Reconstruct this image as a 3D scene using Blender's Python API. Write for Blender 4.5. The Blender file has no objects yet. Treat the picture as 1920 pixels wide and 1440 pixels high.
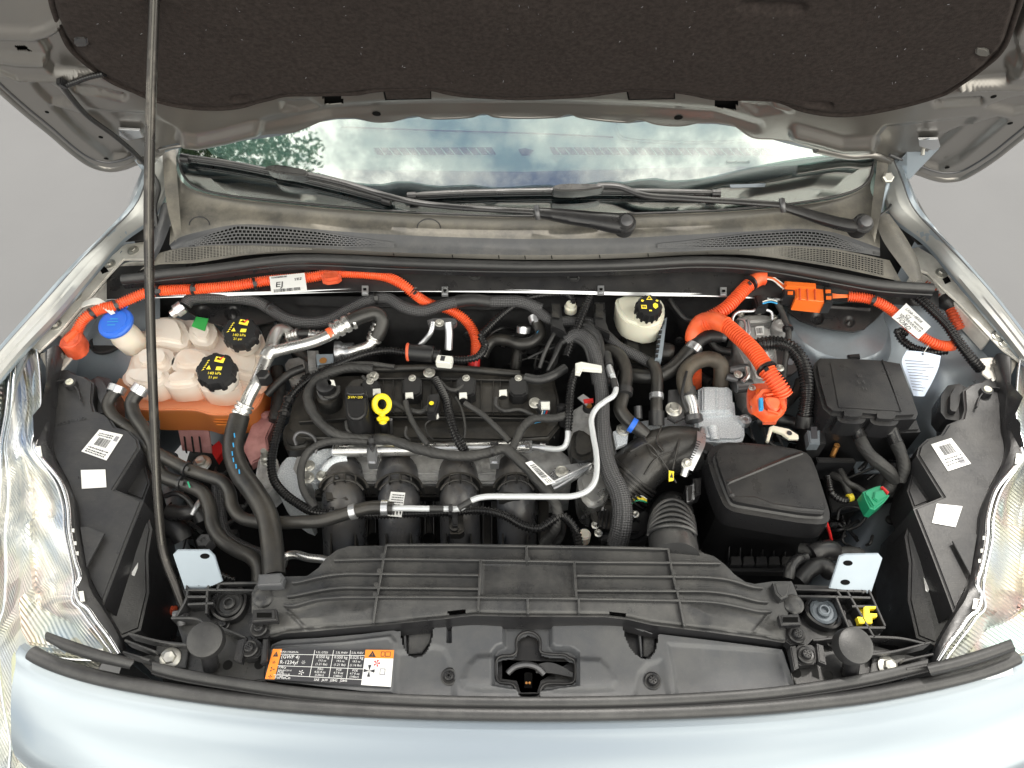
import bpy, bmesh, math, random
import numpy as np
from mathutils import Vector, Matrix
from mathutils.bvhtree import BVHTree
random.seed(7); rng = np.random.default_rng(7)
R = math.radians
SC = bpy.context.scene
COL = SC.collection

# ---------------------------------------------------------------- camera
F = 1387.0; PITCH = 52.0
CAM = Vector((0.0, 0.0, 1.95))
cd = bpy.data.cameras.new('camera'); cam = bpy.data.objects.new('camera', cd); COL.objects.link(cam)
cd.sensor_width = 36.0; cd.lens = 36.0*F/1920.0; cd.clip_start = 0.02; cd.clip_end = 500
cam.location = CAM; cam.rotation_euler = (R(90-PITCH), 0, 0)
SC.camera = cam
# ---------------------------------------------------------------- sky and sun
SUN_EL, SUN_AZ = 70.0, 12.0      # azimuth measured from +Y clockwise
w = bpy.data.worlds.new('World'); SC.world = w; w.use_nodes = True
nt = w.node_tree; N = nt.nodes; L = nt.links
bg = N['Background']; bg.inputs[1].default_value = 0.12
sky = N.new('ShaderNodeTexSky'); sky.sky_type = 'NISHITA'; sky.sun_disc = False
sky.sun_elevation = R(SUN_EL); sky.sun_rotation = R(SUN_AZ)
tc = N.new('ShaderNodeTexCoord'); mp = N.new('ShaderNodeMapping'); mp.inputs['Scale'].default_value = (1, 1, 1.6)
mp.inputs['Location'].default_value = (0.03, 0.1, 0.0)
n1 = N.new('ShaderNodeTexNoise'); n1.inputs['Scale'].default_value = 4.6; n1.inputs['Detail'].default_value = 9; n1.inputs['Roughness'].default_value = 0.68
cr = N.new('ShaderNodeValToRGB'); cr.color_ramp.elements[0].position = 0.36; cr.color_ramp.elements[1].position = 0.60
cm = N.new('ShaderNodeMix'); cm.data_type = 'RGBA'; cm.inputs[7].default_value = (13.0, 12.7, 11.9, 1)
cb = N.new('ShaderNodeMapRange'); cb.inputs[1].default_value = .52; cb.inputs[2].default_value = .78; cb.inputs[3].default_value = 1.0; cb.inputs[4].default_value = 2.6   # thick sunlit cloud cores
cc0 = N.new('ShaderNodeVectorMath'); cc0.operation = 'SCALE'; cc0.inputs[0].default_value = (12.0, 11.6, 10.4); L.new(cb.outputs[0], cc0.inputs['Scale']); L.new(cc0.outputs[0], cm.inputs[7])
L.new(tc.outputs['Generated'], mp.inputs[0]); L.new(mp.outputs[0], n1.inputs['Vector'])
n2 = N.new('ShaderNodeTexNoise'); n2.inputs['Scale'].default_value = 1.5; n2.inputs['Detail'].default_value = 2; mp2 = N.new('ShaderNodeMapping'); mp2.inputs['Location'].default_value = (0.0, 0.0, 0.0)
ma = N.new('ShaderNodeMath'); ma.operation = 'MULTIPLY_ADD'; ma.inputs[1].default_value = 1.3; L.new(tc.outputs['Generated'], mp2.inputs[0]); L.new(mp2.outputs[0], n2.inputs['Vector']); L.new(n2.outputs[0], ma.inputs[0])
mb = N.new('ShaderNodeMath'); mb.operation = 'ADD'; mb.inputs[1].default_value = -0.515; L.new(n1.outputs[0], ma.inputs[2]); L.new(ma.outputs[0], mb.inputs[0]); L.new(mb.outputs[0], cr.inputs[0]); L.new(mb.outputs[0], cb.inputs[0]); L.new(cr.outputs[0], cm.inputs[0]); L.new(sky.outputs[0], cm.inputs[6]); L.new(cm.outputs[2], bg.inputs[0])
sd = bpy.data.lights.new('sun', 'SUN'); sd.energy = 3.0; sd.angle = R(2.5); sd.color = (1.0, 0.95, 0.88)
sun = bpy.data.objects.new('sun', sd); COL.objects.link(sun)
_a, _e = R(SUN_AZ), R(SUN_EL)
_d = Vector((math.sin(_a)*math.cos(_e), math.cos(_a)*math.cos(_e), math.sin(_e)))
sun.rotation_euler = _d.to_track_quat('Z', 'Y').to_euler(); sun.location = _d*8
SC.view_settings.view_transform = 'Standard'; SC.view_settings.look = 'None'
SC.view_settings.exposure = 0.36; SC.view_settings.gamma = 1.0

# ---------------------------------------------------------------- pixel helpers: a point of the photo plus its height above ground
_c, _s = math.cos(R(PITCH)), math.sin(R(PITCH))
def ray(u, v):
    a = (u-960)/F; b = -(v-720)/F
    return Vector((a, _c + b*_s, -_s + b*_c))
def P(u, v, z):
    d = ray(u, v); t = (z-CAM.z)/d.z
    return CAM + d*t
def PY(u, v, y):
    d = ray(u, v); return CAM + d*(y/d.y)
def PP(u, v, o, n):
    d = ray(u, v); return CAM + d*((o-CAM).dot(n)/d.dot(n))
def mpp(p):                       # metres per photo pixel at p
    d = p-CAM; return (d.y*_c - d.z*_s)/F
def Q(pts, z=None):
    out = []
    for p in pts:
        if isinstance(p, Vector): out.append(p)
        elif len(p) == 3: out.append(P(*p))
        else: out.append(P(p[0], p[1], z))
    return out
def mir(pts, du=1986, dv=12):
    return [(du-p[0], p[1]+dv) + tuple(p[2:]) for p in pts]

# ---------------------------------------------------------------- object plumbing
def thing(name, label, cat, loc, group=None):
    o = bpy.data.objects.new(name, None); COL.objects.link(o); o.location = loc
    o.empty_display_size = 0.02
    o['label'] = label; o['category'] = cat
    if group: o['group'] = group
    return o
def wloc(o):
    v = Vector((0, 0, 0))
    while o: v = v + o.location; o = o.parent
    return v
def put(name, me, mat, parent=None, label=None, kind=None, cat=None, group=None):
    """me: world-space mesh -> object under parent, or a top-level object with its own origin"""
    off = wloc(parent) if parent else None
    if off is None:
        n = len(me.vertices); co = np.empty(n*3, 'f'); me.vertices.foreach_get('co', co); co = co.reshape(-1, 3)
        off = Vector((float(co[:,0].mean()), float(co[:,1].mean()), float(co[:,2].min())))
    me.transform(Matrix.Translation(-off))
    me.materials.clear(); me.materials.append(M[mat] if isinstance(mat, str) else mat)
    o = bpy.data.objects.new(name, me); COL.objects.link(o)
    if parent: o.parent = parent
    else: o.location = off
    if label: o['label'] = label
    if kind: o['kind'] = kind
    if cat: o['category'] = cat
    if group: o['group'] = group
    return o
def inst(name, me, mat, loc, nrm, parent, spin=0.0, scale=1.0, label=None):
    """shared-mesh copy placed with its local Z along nrm"""
    if not me.materials: me.materials.append(M[mat])
    o = bpy.data.objects.new(name, me); COL.objects.link(o)
    q = Vector(nrm).to_track_quat('Z', 'Y')
    o.parent = parent
    o.location = Vector(loc) - (wloc(parent) if parent else Vector((0,0,0)))
    o.rotation_mode = 'QUATERNION'; o.rotation_quaternion = q @ Matrix.Rotation(spin, 3, 'Z').to_quaternion()
    o.scale = (scale,)*3
    if label: o['label'] = label
    return o
def fin(bm, ang=35, name='m'):
    me = bpy.data.meshes.new(name); bm.to_mesh(me); bm.free()
    me.shade_smooth(); me.set_sharp_from_angle(angle=R(ang)); return me
def raw(verts, faces, ang=35, uv=None):
    me = bpy.data.meshes.new('m'); me.from_pydata([tuple(v) for v in verts], [], faces); me.validate()
    if uv is not None:
        l = me.uv_layers.new(name='UVMap'); vi = np.empty(len(me.loops), 'i'); me.loops.foreach_get('vertex_index', vi)
        l.data.foreach_set('uv', np.asarray(uv, 'f')[vi].ravel())
    me.shade_smooth(); me.set_sharp_from_angle(angle=R(ang)); return me
def joinm(ms):
    bm = bmesh.new()
    for m in ms: bm.from_mesh(m); bpy.data.meshes.remove(m)
    me = bpy.data.meshes.new('m'); bm.to_mesh(me); bm.free(); return me

# ---------------------------------------------------------------- curves and surfaces
def cr_spline(pts, n):
    """n points evenly spaced along a Catmull-Rom curve through pts (any dimension)"""
    p = np.array([list(q) for q in pts], float)
    if len(p) == 2:
        t = np.linspace(0, 1, n)[:,None]; return p[0]*(1-t)+p[1]*t
    e = np.vstack([2*p[0]-p[1], p, 2*p[-1]-p[-2]])
    out = []
    for i in range(len(p)-1):
        p0, p1, p2, p3 = e[i:i+4]
        ta = np.linspace(0, 1, 24, endpoint=False)[:,None]
        d1 = max(np.linalg.norm(p1-p0), 1e-9)**.5; d2 = max(np.linalg.norm(p2-p1), 1e-9)**.5; d3 = max(np.linalg.norm(p3-p2), 1e-9)**.5
        m1 = (p1-p0)/d1-(p2-p0)/(d1+d2)+(p2-p1)/d2; m2 = (p2-p1)/d2-(p3-p1)/(d2+d3)+(p3-p2)/d3
        m1 *= d2; m2 *= d2
        out.append((2*ta**3-3*ta**2+1)*p1+(ta**3-2*ta**2+ta)*m1+(-2*ta**3+3*ta**2)*p2+(ta**3-ta**2)*m2)
    out = np.vstack(out+[p[-1:]])
    s = np.concatenate([[0], np.cumsum(np.linalg.norm(np.diff(out, axis=0), axis=1))])
    t = np.linspace(0, s[-1], n)
    return np.stack([np.interp(t, s, out[:,k]) for k in range(out.shape[1])], 1)
def lin_spline(pts, n):
    p = np.array([list(q) for q in pts], float)
    s = np.concatenate([[0], np.cumsum(np.linalg.norm(np.diff(p, axis=0), axis=1))])
    t = np.linspace(0, s[-1], n)
    return np.stack([np.interp(t, s, p[:,k]) for k in range(p.shape[1])], 1)
def clen(pts):
    p = np.array([list(q) for q in pts], float); return float(np.linalg.norm(np.diff(p, axis=0), axis=1).sum())
def tube(pts, rpx, mode=None, pitch=0.0054, seg=14, caps=True, flat=1.0, rad=None, taper=None, amp=None):
    """hose or wire through photo points (u,v,z); rpx = half width in photo pixels. mode 'corr' gives real rings"""
    w3 = Q(pts); mid = w3[len(w3)//2]
    r = rad if rad else rpx*mpp(mid)
    Ln = clen(w3)
    step = (pitch/4 if mode == 'corr' else max(r*0.45, 0.004))
    n = max(8, int(Ln/step))
    n = min(n, 2600)
    c = cr_spline(w3, n)
    T = np.gradient(c, axis=0); T /= np.linalg.norm(T, axis=1)[:,None]+1e-12
    up = np.array([0, 0, 1.0]);
    if abs(T[0]@up) > .95: up = np.array([1.0, 0, 0])
    nrm = up - T[0]*(T[0]@up); nrm /= np.linalg.norm(nrm)
    ths = np.linspace(0, 2*math.pi, seg, endpoint=False); V = []; UV = []
    s = np.concatenate([[0], np.cumsum(np.linalg.norm(np.diff(c, axis=0), axis=1))])
    a = amp if amp is not None else 0.26
    for i in range(n):
        if i: nrm = nrm - T[i]*(T[i]@nrm); nrm /= np.linalg.norm(nrm)+1e-12
        b = np.cross(T[i], nrm)
        rr = r
        if mode == 'corr':
            k = (i % 4); rr = r*(1.0 if k in (0, 1) else 1-a)
        elif mode == 'wrap':
            rr = r*(1+0.05*math.sin(s[i]*190)+0.04*math.sin(s[i]*77+1))
        if taper: rr *= float(np.interp(s[i]/s[-1], taper[0], taper[1]))
        V.append(c[i] + rr*(np.cos(ths)[:,None]*nrm + flat*np.sin(ths)[:,None]*b))
        UV += [(t/(2*math.pi), s[i]) for t in ths]
    V = np.vstack(V); Fc = []
    for i in range(n-1):
        for k in range(seg):
            k2 = (k+1) % seg; Fc.append((i*seg+k, i*seg+k2, (i+1)*seg+k2, (i+1)*seg+k))
    if caps: Fc.append(tuple(range(seg-1, -1, -1))); Fc.append(tuple((n-1)*seg+k for k in range(seg)))
    return raw(V, Fc, 50 if mode == 'corr' else 60, UV)
def loft(rows, nu=40, nv=None, smooth=True, thick=0.0, ang=40):
    """surface through rows of photo points (or world Vectors); linear across rows unless nv given"""
    rs = [(cr_spline if smooth else lin_spline)(Q(r), nu) for r in rows]
    if nv:
        G = np.array(rs); G = np.array([cr_spline(G[:,j], nv) for j in range(nu)]).transpose(1, 0, 2)
    else: G = np.array(rs)
    return gridmesh(G, thick, ang)
def gridmesh(G, thick=0.0, ang=40, keep=None):
    m, n = G.shape[:2]; V = [tuple(x) for x in G.reshape(-1, 3)]
    Fc = [(i*n+j, i*n+j+1, (i+1)*n+j+1, (i+1)*n+j) for i in range(m-1) for j in range(n-1) if keep is None or keep[i, j]]
    me = raw(V, Fc, ang)
    if thick:
        bm = bmesh.new(); bm.from_mesh(me); bpy.data.meshes.remove(me)
        bmesh.ops.recalc_face_normals(bm, faces=bm.faces)
        up = sum((f.normal.z*f.calc_area() - 0.5*f.normal.y*f.calc_area() for f in bm.faces))
        if up < 0: bmesh.ops.reverse_faces(bm, faces=bm.faces)
        bmesh.ops.solidify(bm, geom=bm.faces[:], thickness=thick)
        me = fin(bm, ang)
    return me
def prism(pts, z, h, bev=0.0, seg=2, vec=None, draft=0.0, bevall=False, rnd=0):
    """solid with the given outline (photo points at height z, or with their own z), going down by h"""
    w3 = Q(pts, z)
    if rnd: # rounded corners by chaikin
        for _ in range(rnd):
            q = []
            for i in range(len(w3)):
                a, b = w3[i], w3[(i+1) % len(w3)]; q += [a*0.78+b*0.22, a*0.22+b*0.78]
            w3 = q
    vec = Vector(vec) if vec is not None else Vector((0, 0, -h))
    bm = bmesh.new(); vs = [bm.verts.new(p) for p in w3]
    cen = sum(w3, Vector())/len(w3)
    low = [bm.verts.new(p+vec+(p-cen)*draft) for p in w3]
    n = len(vs); top = bm.faces.new(vs); bm.faces.new(low[::-1])
    for i in range(n): bm.faces.new((vs[i], low[i], low[(i+1) % n], vs[(i+1) % n]))
    bmesh.ops.recalc_face_normals(bm, faces=bm.faces)
    if bev > 0:
        es = list(top.edges) if not bevall else [e for e in bm.edges if e.calc_length() > bev*1.5]
        bmesh.ops.bevel(bm, geom=es, offset=bev, segments=seg, affect='EDGES', clamp_overlap=True)
    big = [f for f in bm.faces if len(f.verts) > 4]
    bmesh.ops.triangulate(bm, faces=big)
    return fin(bm, 38)
def bar(pts, wpx, h, z=None, smooth=True, up=(0, 0, 1), taper=None):
    """rectangular rib along photo points: wpx wide, standing h metres below its top line"""
    w3 = Q(pts, z); n = max(2, len(w3)) if not smooth else max(6, int(clen(w3)/0.008)+2)
    c = (cr_spline if smooth else (lambda a, k: np.array([list(q) for q in a])))(w3, n)
    T = np.gradient(c, axis=0); T /= np.linalg.norm(T, axis=1)[:,None]+1e-12
    up = np.array(up, float); W = wpx*mpp(w3[len(w3)//2])/2
    V = []; 
    for i in range(n):
        sd_ = np.cross(T[i], up); sd_ /= np.linalg.norm(sd_)+1e-12
        k = W*(float(np.interp(i/(n-1), taper[0], taper[1])) if taper else 1)
        e = min(k*0.5, h*.35)
        V += [c[i]-sd_*k-up*h, c[i]-sd_*k-up*e, c[i]-sd_*(k-e), c[i]+sd_*(k-e), c[i]+sd_*k-up*e, c[i]+sd_*k-up*h]
    Fc = [(i*6+j, i*6+(j+1) % 6, (i+1)*6+(j+1) % 6, (i+1)*6+j) for i in range(n-1) for j in range(6)]
    Fc += [(5, 4, 3, 2, 1, 0), tuple((n-1)*6+j for j in range(6))]
    bm = bmesh.new(); bm.from_mesh(raw(V, Fc)); bmesh.ops.recalc_face_normals(bm, faces=bm.faces); return fin(bm, 30)
def lathe(prof, o, ax=(0, 0, 1), seg=28, wob=None, ang=35):
    """prof: list of (radius, height along ax) from o"""
    q = Vector(ax).to_track_quat('Z', 'Y').to_matrix(); V = []; n = len(prof)
    for r, h in prof:
        for k in range(seg):
            t = 2*math.pi*k/seg; rr = r*(wob(t, h) if wob else 1)
            V.append(Vector(o) + q @ Vector((rr*math.cos(t), rr*math.sin(t), h)))
    Fc = [(i*seg+k, i*seg+(k+1) % seg, (i+1)*seg+(k+1) % seg, (i+1)*seg+k) for i in range(n-1) for k in range(seg)]
    Fc += [tuple(range(seg-1, -1, -1)), tuple((n-1)*seg+k for k in range(seg))]
    bm = bmesh.new(); bm.from_mesh(raw(V, Fc)); bmesh.ops.remove_doubles(bm, verts=bm.verts, dist=1e-6)
    bmesh.ops.recalc_face_normals(bm, faces=bm.faces); return fin(bm, ang)
def lat(u, v, z, prof_px, h_unit=None, ax=(0, 0, 1), seg=28, wob=None):
    """lathe at a photo point; radii in photo pixels, heights in metres"""
    o = P(u, v, z); m = mpp(o); return lathe([(r*m, h) for r, h in prof_px], o, ax, seg, wob)
def cylp(a, b, rpx, seg=20, bev=0.15):
    """cylinder between two photo points"""
    a, b = Q([a, b]); r = rpx*mpp(a); L_ = (b-a).length; e = min(r*bev, L_*.3)
    return lathe([(r-e, 0), (r, e), (r, L_-e), (r-e, L_)], a, (b-a), seg)
def boxp(a, b, wpx, h, bev=0.002, up=(0, 0, 1)):
    """box along a->b (photo points on its top), wpx wide, h deep"""
    a, b = Q([a, b]); t = (b-a).normalized(); s = t.cross(Vector(up)).normalized()*wpx*mpp(a)/2
    return prism([a-s, b-s, b+s, a+s], None, h, bev, 2, vec=-Vector(up)*h, bevall=True)
def quad4(c, z=None):
    return Q(c, z)

# ---- relief: stamped or moulded sheet, heights made from soft-edged shapes in photo pixels
def sdist(U, V, pts, closed):
    d = np.full(U.shape, 1e9); inside = np.zeros(U.shape, bool); n = len(pts)
    for i in range(n if closed else n-1):
        x1, y1 = pts[i][:2]; x2, y2 = pts[(i+1) % n][:2]
        dx, dy = x2-x1, y2-y1; t = np.clip(((U-x1)*dx+(V-y1)*dy)/(dx*dx+dy*dy+1e-9), 0, 1)
        d = np.minimum(d, np.hypot(U-x1-t*dx, V-y1-t*dy))
        if closed:
            c = ((y1 > V) != (y2 > V)) & (U < (x2-x1)*(V-y1)/((y2-y1) if abs(y2-y1) > 1e-9 else 1e-9)+x1); inside ^= c
    return np.where(inside, -d, d) if closed else d
def feat(U, V, fs):
    H = np.zeros(U.shape)
    for f in fs:
        if f[0] == 'poly': _, pts, h, wd = f; s = sdist(U, V, pts, True)
        else: _, pts, r_, h, wd = f; s = sdist(U, V, pts, False)-r_
        t = np.clip(0.5 - s/wd, 0, 1); H += h*t*t*(3-2*t)
    return H
def relief(us, vtop, vbot, pos, nrm, fs, nv, bias=1.0, cut=None, thick=0.0, ang=50):
    """us: columns; vtop/vbot: functions or tables of v; pos(u,v)->Vector; nrm: direction of +height"""
    fn = lambda t: (lambda u: np.interp(u, [p[0] for p in t], [p[1] for p in t])) if isinstance(t, list) else t
    vt, vb = fn(vtop)(us), fn(vbot)(us); k = np.linspace(0, 1, nv)**bias
    U = np.repeat(us[None,:], nv, 0); V = vt[None,:]*(1-k[:,None])+vb[None,:]*k[:,None]
    H = feat(U, V, fs); G = np.empty(U.shape+(3,))
    nrm = Vector(nrm)
    for i in range(nv):
        for j in range(len(us)):
            p = pos(U[i, j], V[i, j]); G[i, j] = (p + nrm*H[i, j])[:]
    keep = None
    if cut:
        keep = np.ones(U.shape, bool)
        for c in cut: keep &= sdist(U, V, c, True) > 0
    return gridmesh(G, thick, ang, keep)
_bv = {}
def bvh(o):
    if o.name not in _bv:
        off = wloc(o); me = o.data
        _bv[o.name] = BVHTree.FromPolygons([v.co+off for v in me.vertices], [tuple(p.vertices) for p in me.polygons])
    return _bv[o.name]
def hit(u, v, *objs, lift=0.0, zdef=0.8):
    best = None; d = ray(u, v).normalized()
    for o in objs:
        p, n, i, t = bvh(o).ray_cast(CAM, d)
        if p is not None and (best is None or t < best[2]): best = (p, n if n.dot(d) < 0 else -n, t)
    if best is None: return P(u, v, zdef), Vector((0, 0, 1))
    return best[0]+best[1]*lift, best[1]
def on(pts, *objs, lift=0.001, zdef=0.8):
    return [hit(p[0], p[1], *objs, lift=lift, zdef=zdef)[0] for p in pts]

# ---------------------------------------------------------------- flat print
def textobj(name, cu):
    t = bpy.data.objects.new('t', cu); me = bpy.data.meshes.new_from_object(t); bpy.data.objects.remove(t); bpy.data.curves.remove(cu)
    o = bpy.data.objects.new(name, me); COL.objects.link(o); return o
class Sheet:
    """a flat printed patch: corners TL, TR, BR, BL as world points; items in 0..1 coordinates, y down"""
    def __init__(s, name, corners, mat, parent, label=None, thick=0.0006, rnd=0, curl=0):
        s.c = [Vector(c) for c in corners]; tl, tr, br, bl = s.c
        s.ex = (tr-tl+br-bl)*.5; s.ey = (bl-tl+br-tr)*.5
        n = s.ey.cross(s.ex).normalized(); n = n if n.dot(CAM-tl) > 0 else -n
        s.n = n; s.W = s.ex.length; s.Hh = s.ey.length
        s.o = put(name, prism([p+n*thick for p in s.c], None, 0, vec=-n*thick, rnd=rnd), mat, parent, label); s.t = thick
    def at(s, x, y, k=1.6):
        tl, tr, br, bl = s.c; return (tl*(1-x)+tr*x)*(1-y)+(bl*(1-x)+br*x)*y + s.n*(s.t*k)
    def rects(s, rs, mat, name='print', k=1.4, parent=None):
        V = []; Fc = []
        for (x0, y0, x1, y1) in rs:
            b = len(V); V += [s.at(x0, y0, k), s.at(x1, y0, k), s.at(x1, y1, k), s.at(x0, y1, k)]; Fc.append((b, b+1, b+2, b+3))
        return put(name, raw(V, Fc), mat, parent or s.o)
    def text(s, x, y, txt, size, mat='ink', align='LEFT', name='lettering', k=2.4, rot=0, sx=1.0):
        cu = bpy.data.curves.new('text', 'FONT'); cu.body = txt; cu.size = size*s.Hh; cu.align_x = align; cu.align_y = 'CENTER'
        cu.resolution_u = 2; cu.materials.append(M[mat])
        o = textobj(name, cu); o.parent = s.o
        X = s.ex.normalized(); Y = s.n.cross(X).normalized()
        m = Matrix((X, Y, s.n)).transposed() @ Matrix.Rotation(rot, 3, 'Z')
        o.rotation_euler = m.to_euler(); o.location = s.at(x, y, k)-wloc(s.o); o.scale = (sx, 1, 1)
        return o
    def barcode(s, x0, y0, x1, y1, n=22, mat='ink', vert=False):
        rs = []; r = random.Random(n)
        for i in range(n):
            a = i/n; b = a+(0.3+0.5*r.random())/n
            rs.append((x0+(x1-x0)*a, y0, x0+(x1-x0)*b, y1) if not vert else (x0, y0+(y1-y0)*a, x1, y0+(y1-y0)*b))
        return s.rects(rs, mat, 'barcode')
    def lines(s, x0, x1, ys, h, mat='ink', seed=1):
        r = random.Random(seed); rs = []
        for y in ys:
            x = x0
            while x < x1-.02:
                l = r.uniform(.02, .09); rs.append((x, y, min(x1, x+l), y+h)); x += l+.02
        return s.rects(rs, mat, 'fine_print')
# ---------------------------------------------------------------- materials
M = {}
def mat(name, col, rough=0.5, metal=0.0, bump=None, var=None, dust=None, coat=0.0, spec=0.5, trans=0, alpha=1, emit=None, ior=None, sss=0, film=0, coords='Object', rvar=0, aniso=0, wave=None, scr=0):
    m = bpy.data.materials.new(name); m.use_nodes = True; n = m.node_tree.nodes; l = m.node_tree.links
    b = n['Principled BSDF']; b.inputs['Roughness'].default_value = rough; b.inputs['Metallic'].default_value = metal
    b.inputs['Specular IOR Level'].default_value = spec; b.inputs['Coat Weight'].default_value = coat; b.inputs['Coat Roughness'].default_value = 0.13
    b.inputs['Transmission Weight'].default_value = trans; b.inputs['Alpha'].default_value = alpha
    if ior: b.inputs['IOR'].default_value = ior
    if film: b.inputs['Thin Film Thickness'].default_value = film; b.inputs['Thin Film IOR'].default_value = 1.6
    if sss: b.inputs['Subsurface Weight'].default_value = sss; b.inputs['Subsurface Scale'].default_value = 0.02; b.inputs['Subsurface Radius'].default_value = (1, .5, .3)
    c4 = (*col, 1); b.inputs['Base Color'].default_value = c4
    t = n.new('ShaderNodeTexCoord'); co = t.outputs[coords]; src = None
    def noise(scale, detail=5, rough_=0.55):
        q = n.new('ShaderNodeTexNoise'); q.inputs['Scale'].default_value = scale; q.inputs['Detail'].default_value = detail; q.inputs['Roughness'].default_value = rough_
        l.new(co, q.inputs['Vector']); return q.outputs[0]
    def ramp(x, a, bb):
        q = n.new('ShaderNodeMapRange'); q.inputs[1].default_value = a; q.inputs[2].default_value = bb; l.new(x, q.inputs[0]); return q.outputs[0]
    def mix(f, a, c):
        q = n.new('ShaderNodeMix'); q.data_type = 'RGBA'; l.new(f, q.inputs[0])
        for i, s_ in ((6, a), (7, c)):
            if isinstance(s_, tuple): q.inputs[i].default_value = (*s_[:3], 1)
            else: l.new(s_, q.inputs[i])
        return q.outputs[2]
    cur = tuple(col)
    if var: # (colour2, scale, lo, hi)
        cur = mix(ramp(noise(var[1]), var[2], var[3]), cur, var[0])
    if dust: # (colour, amount) settles on faces that look up, broken up by noise
        g = n.new('ShaderNodeNewGeometry'); sx = n.new('ShaderNodeSeparateXYZ'); l.new(g.outputs['Normal'], sx.inputs[0])
        up = ramp(sx.outputs[2], 0.2, 1.0); a = n.new('ShaderNodeMath'); a.operation = 'MULTIPLY'; l.new(up, a.inputs[0]); l.new(ramp(noise(14, 9, .72), .38, .68), a.inputs[1])
        a2 = n.new('ShaderNodeMath'); a2.operation = 'MULTIPLY'; l.new(a.outputs[0], a2.inputs[0]); a2.inputs[1].default_value = dust[1]
        cur = mix(a2.outputs[0], cur, dust[0])
        sp = ramp(noise(900, 2, .5), .73, .78); sp2 = n.new('ShaderNodeMath'); sp2.operation = 'MULTIPLY'; l.new(sp, sp2.inputs[0]); sp2.inputs[1].default_value = 0.5
        cur = mix(sp2.outputs[0], cur, (.42, .40, .36))
    if not isinstance(cur, tuple): l.new(cur, b.inputs['Base Color'])
    if rvar:
        q = n.new('ShaderNodeMapRange'); q.inputs[1].default_value = .3; q.inputs[2].default_value = .7; q.inputs[3].default_value = max(0, rough-rvar); q.inputs[4].default_value = min(1, rough+rvar)
        l.new(noise(22, 7, .65), q.inputs[0]); l.new(q.outputs[0], b.inputs['Roughness'])
    hs = []
    if bump: hs.append((noise(bump[0], 4, .6), bump[1]))
    if scr: # fine scratches
        q = n.new('ShaderNodeTexNoise'); mpn = n.new('ShaderNodeMapping'); mpn.inputs['Scale'].default_value = (9, 400, 60); mpn.inputs['Rotation'].default_value = (0, 0, .6)
        l.new(co, mpn.inputs[0]); l.new(mpn.outputs[0], q.inputs['Vector']); q.inputs['Scale'].default_value = 3; hs.append((q.outputs[0], scr))
    if wave: # (kind, scale, strength, axis)
        if wave[0] == 'braid':
            sx = n.new('ShaderNodeSeparateXYZ'); l.new(t.outputs['UV'], sx.inputs[0])
            def lin(a_, b_):
                m1 = n.new('ShaderNodeMath'); m1.operation = 'MULTIPLY'; l.new(sx.outputs[0], m1.inputs[0]); m1.inputs[1].default_value = a_
                m2 = n.new('ShaderNodeMath'); m2.operation = 'MULTIPLY_ADD'; l.new(sx.outputs[1], m2.inputs[0]); m2.inputs[1].default_value = b_; l.new(m1.outputs[0], m2.inputs[2])
                m3 = n.new('ShaderNodeMath'); m3.operation = 'SINE'; l.new(m2.outputs[0], m3.inputs[0]); return m3.outputs[0]
            k = wave[1]; A = lin(2*math.pi*10, 2*math.pi*k); B = lin(-2*math.pi*10, 2*math.pi*k)
            mm = n.new('ShaderNodeMath'); mm.operation = 'MULTIPLY'; l.new(A, mm.inputs[0]); l.new(B, mm.inputs[1]); hs.append((mm.outputs[0], wave[2]))
            f = ramp(mm.outputs[0], -1, 1)
            src = mix(f, tuple(c*0.35 for c in col), tuple(min(1, c*2.4+.01) for c in col)); l.new(src, b.inputs['Base Color'])
        else:
            q = n.new('ShaderNodeTexWave'); q.inputs['Scale'].default_value = wave[1]; q.bands_direction = wave[3]; q.inputs['Distortion'].default_value = wave[4] if len(wave) > 4 else 0; l.new(co, q.inputs['Vector']); hs.append((q.outputs[0], wave[2]))
    prev = None
    for h_, st in hs:
        bp = n.new('ShaderNodeBump'); bp.inputs['Strength'].default_value = st; bp.inputs['Distance'].default_value = 0.001; l.new(h_, bp.inputs['Height'])
        if prev: l.new(prev, bp.inputs['Normal'])
        prev = bp.outputs[0]
    if prev: l.new(prev, b.inputs['Normal'])
    if emit: b.inputs['Emission Color'].default_value = (*emit[:3], 1); b.inputs['Emission Strength'].default_value = emit[3]
    M[name] = m; return m
DUST = (.15, .14, .125)
mat('paint', (.245, .285, .322), .30, .5, coat=.7)
mat('paint_inner', (.225, .213, .198), .30, .75, coat=.3)  # warm light reflected from the ground is put into this base colour
mat('paint_bay', (.27, .31, .35), .36, .45, bump=(300, .04), coat=.3, rvar=.1, dust=(DUST, .35))
mat('rail_steel', (.84, .82, .77), .45, .3, bump=(260, .12), rvar=.12, var=((.58, .56, .52), 30, .4, .7), dust=((.55, .50, .40), .3))
mat('felt', (.024, .019, .0175), .97, bump=(700, .9), var=((.042, .034, .031), 160, .35, .75), spec=.15)
mat('plastic', (.013, .013, .0145), .32, bump=(700, .2), dust=(DUST, .16), rvar=.1)
mat('plastic_dusty', (.028, .0285, .030), .32, bump=(500, .22), dust=((.15, .145, .135), .42), rvar=.12, scr=.15)
mat('plastic_grey', (.072, .075, .082), .40, bump=(900, .3), dust=((.15, .147, .14), .4), rvar=.1)
mat('plastic_housing', (.022, .022, .024), .36, bump=(260, .18), dust=((.10,.095,.085), .28), rvar=.12, scr=.2)
mat('plastic_engine', (.012, .012, .012), .46, bump=(220, .4), dust=((.075, .065, .052), .6), rvar=.15)
mat('cowl', (.088, .084, .076), .55, bump=(1100, .6), dust=((.30, .275, .225), .6))
mat('cowl_dark', (.050, .052, .058), .5, bump=(900, .4), dust=((.20, .19, .17), .4))
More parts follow.
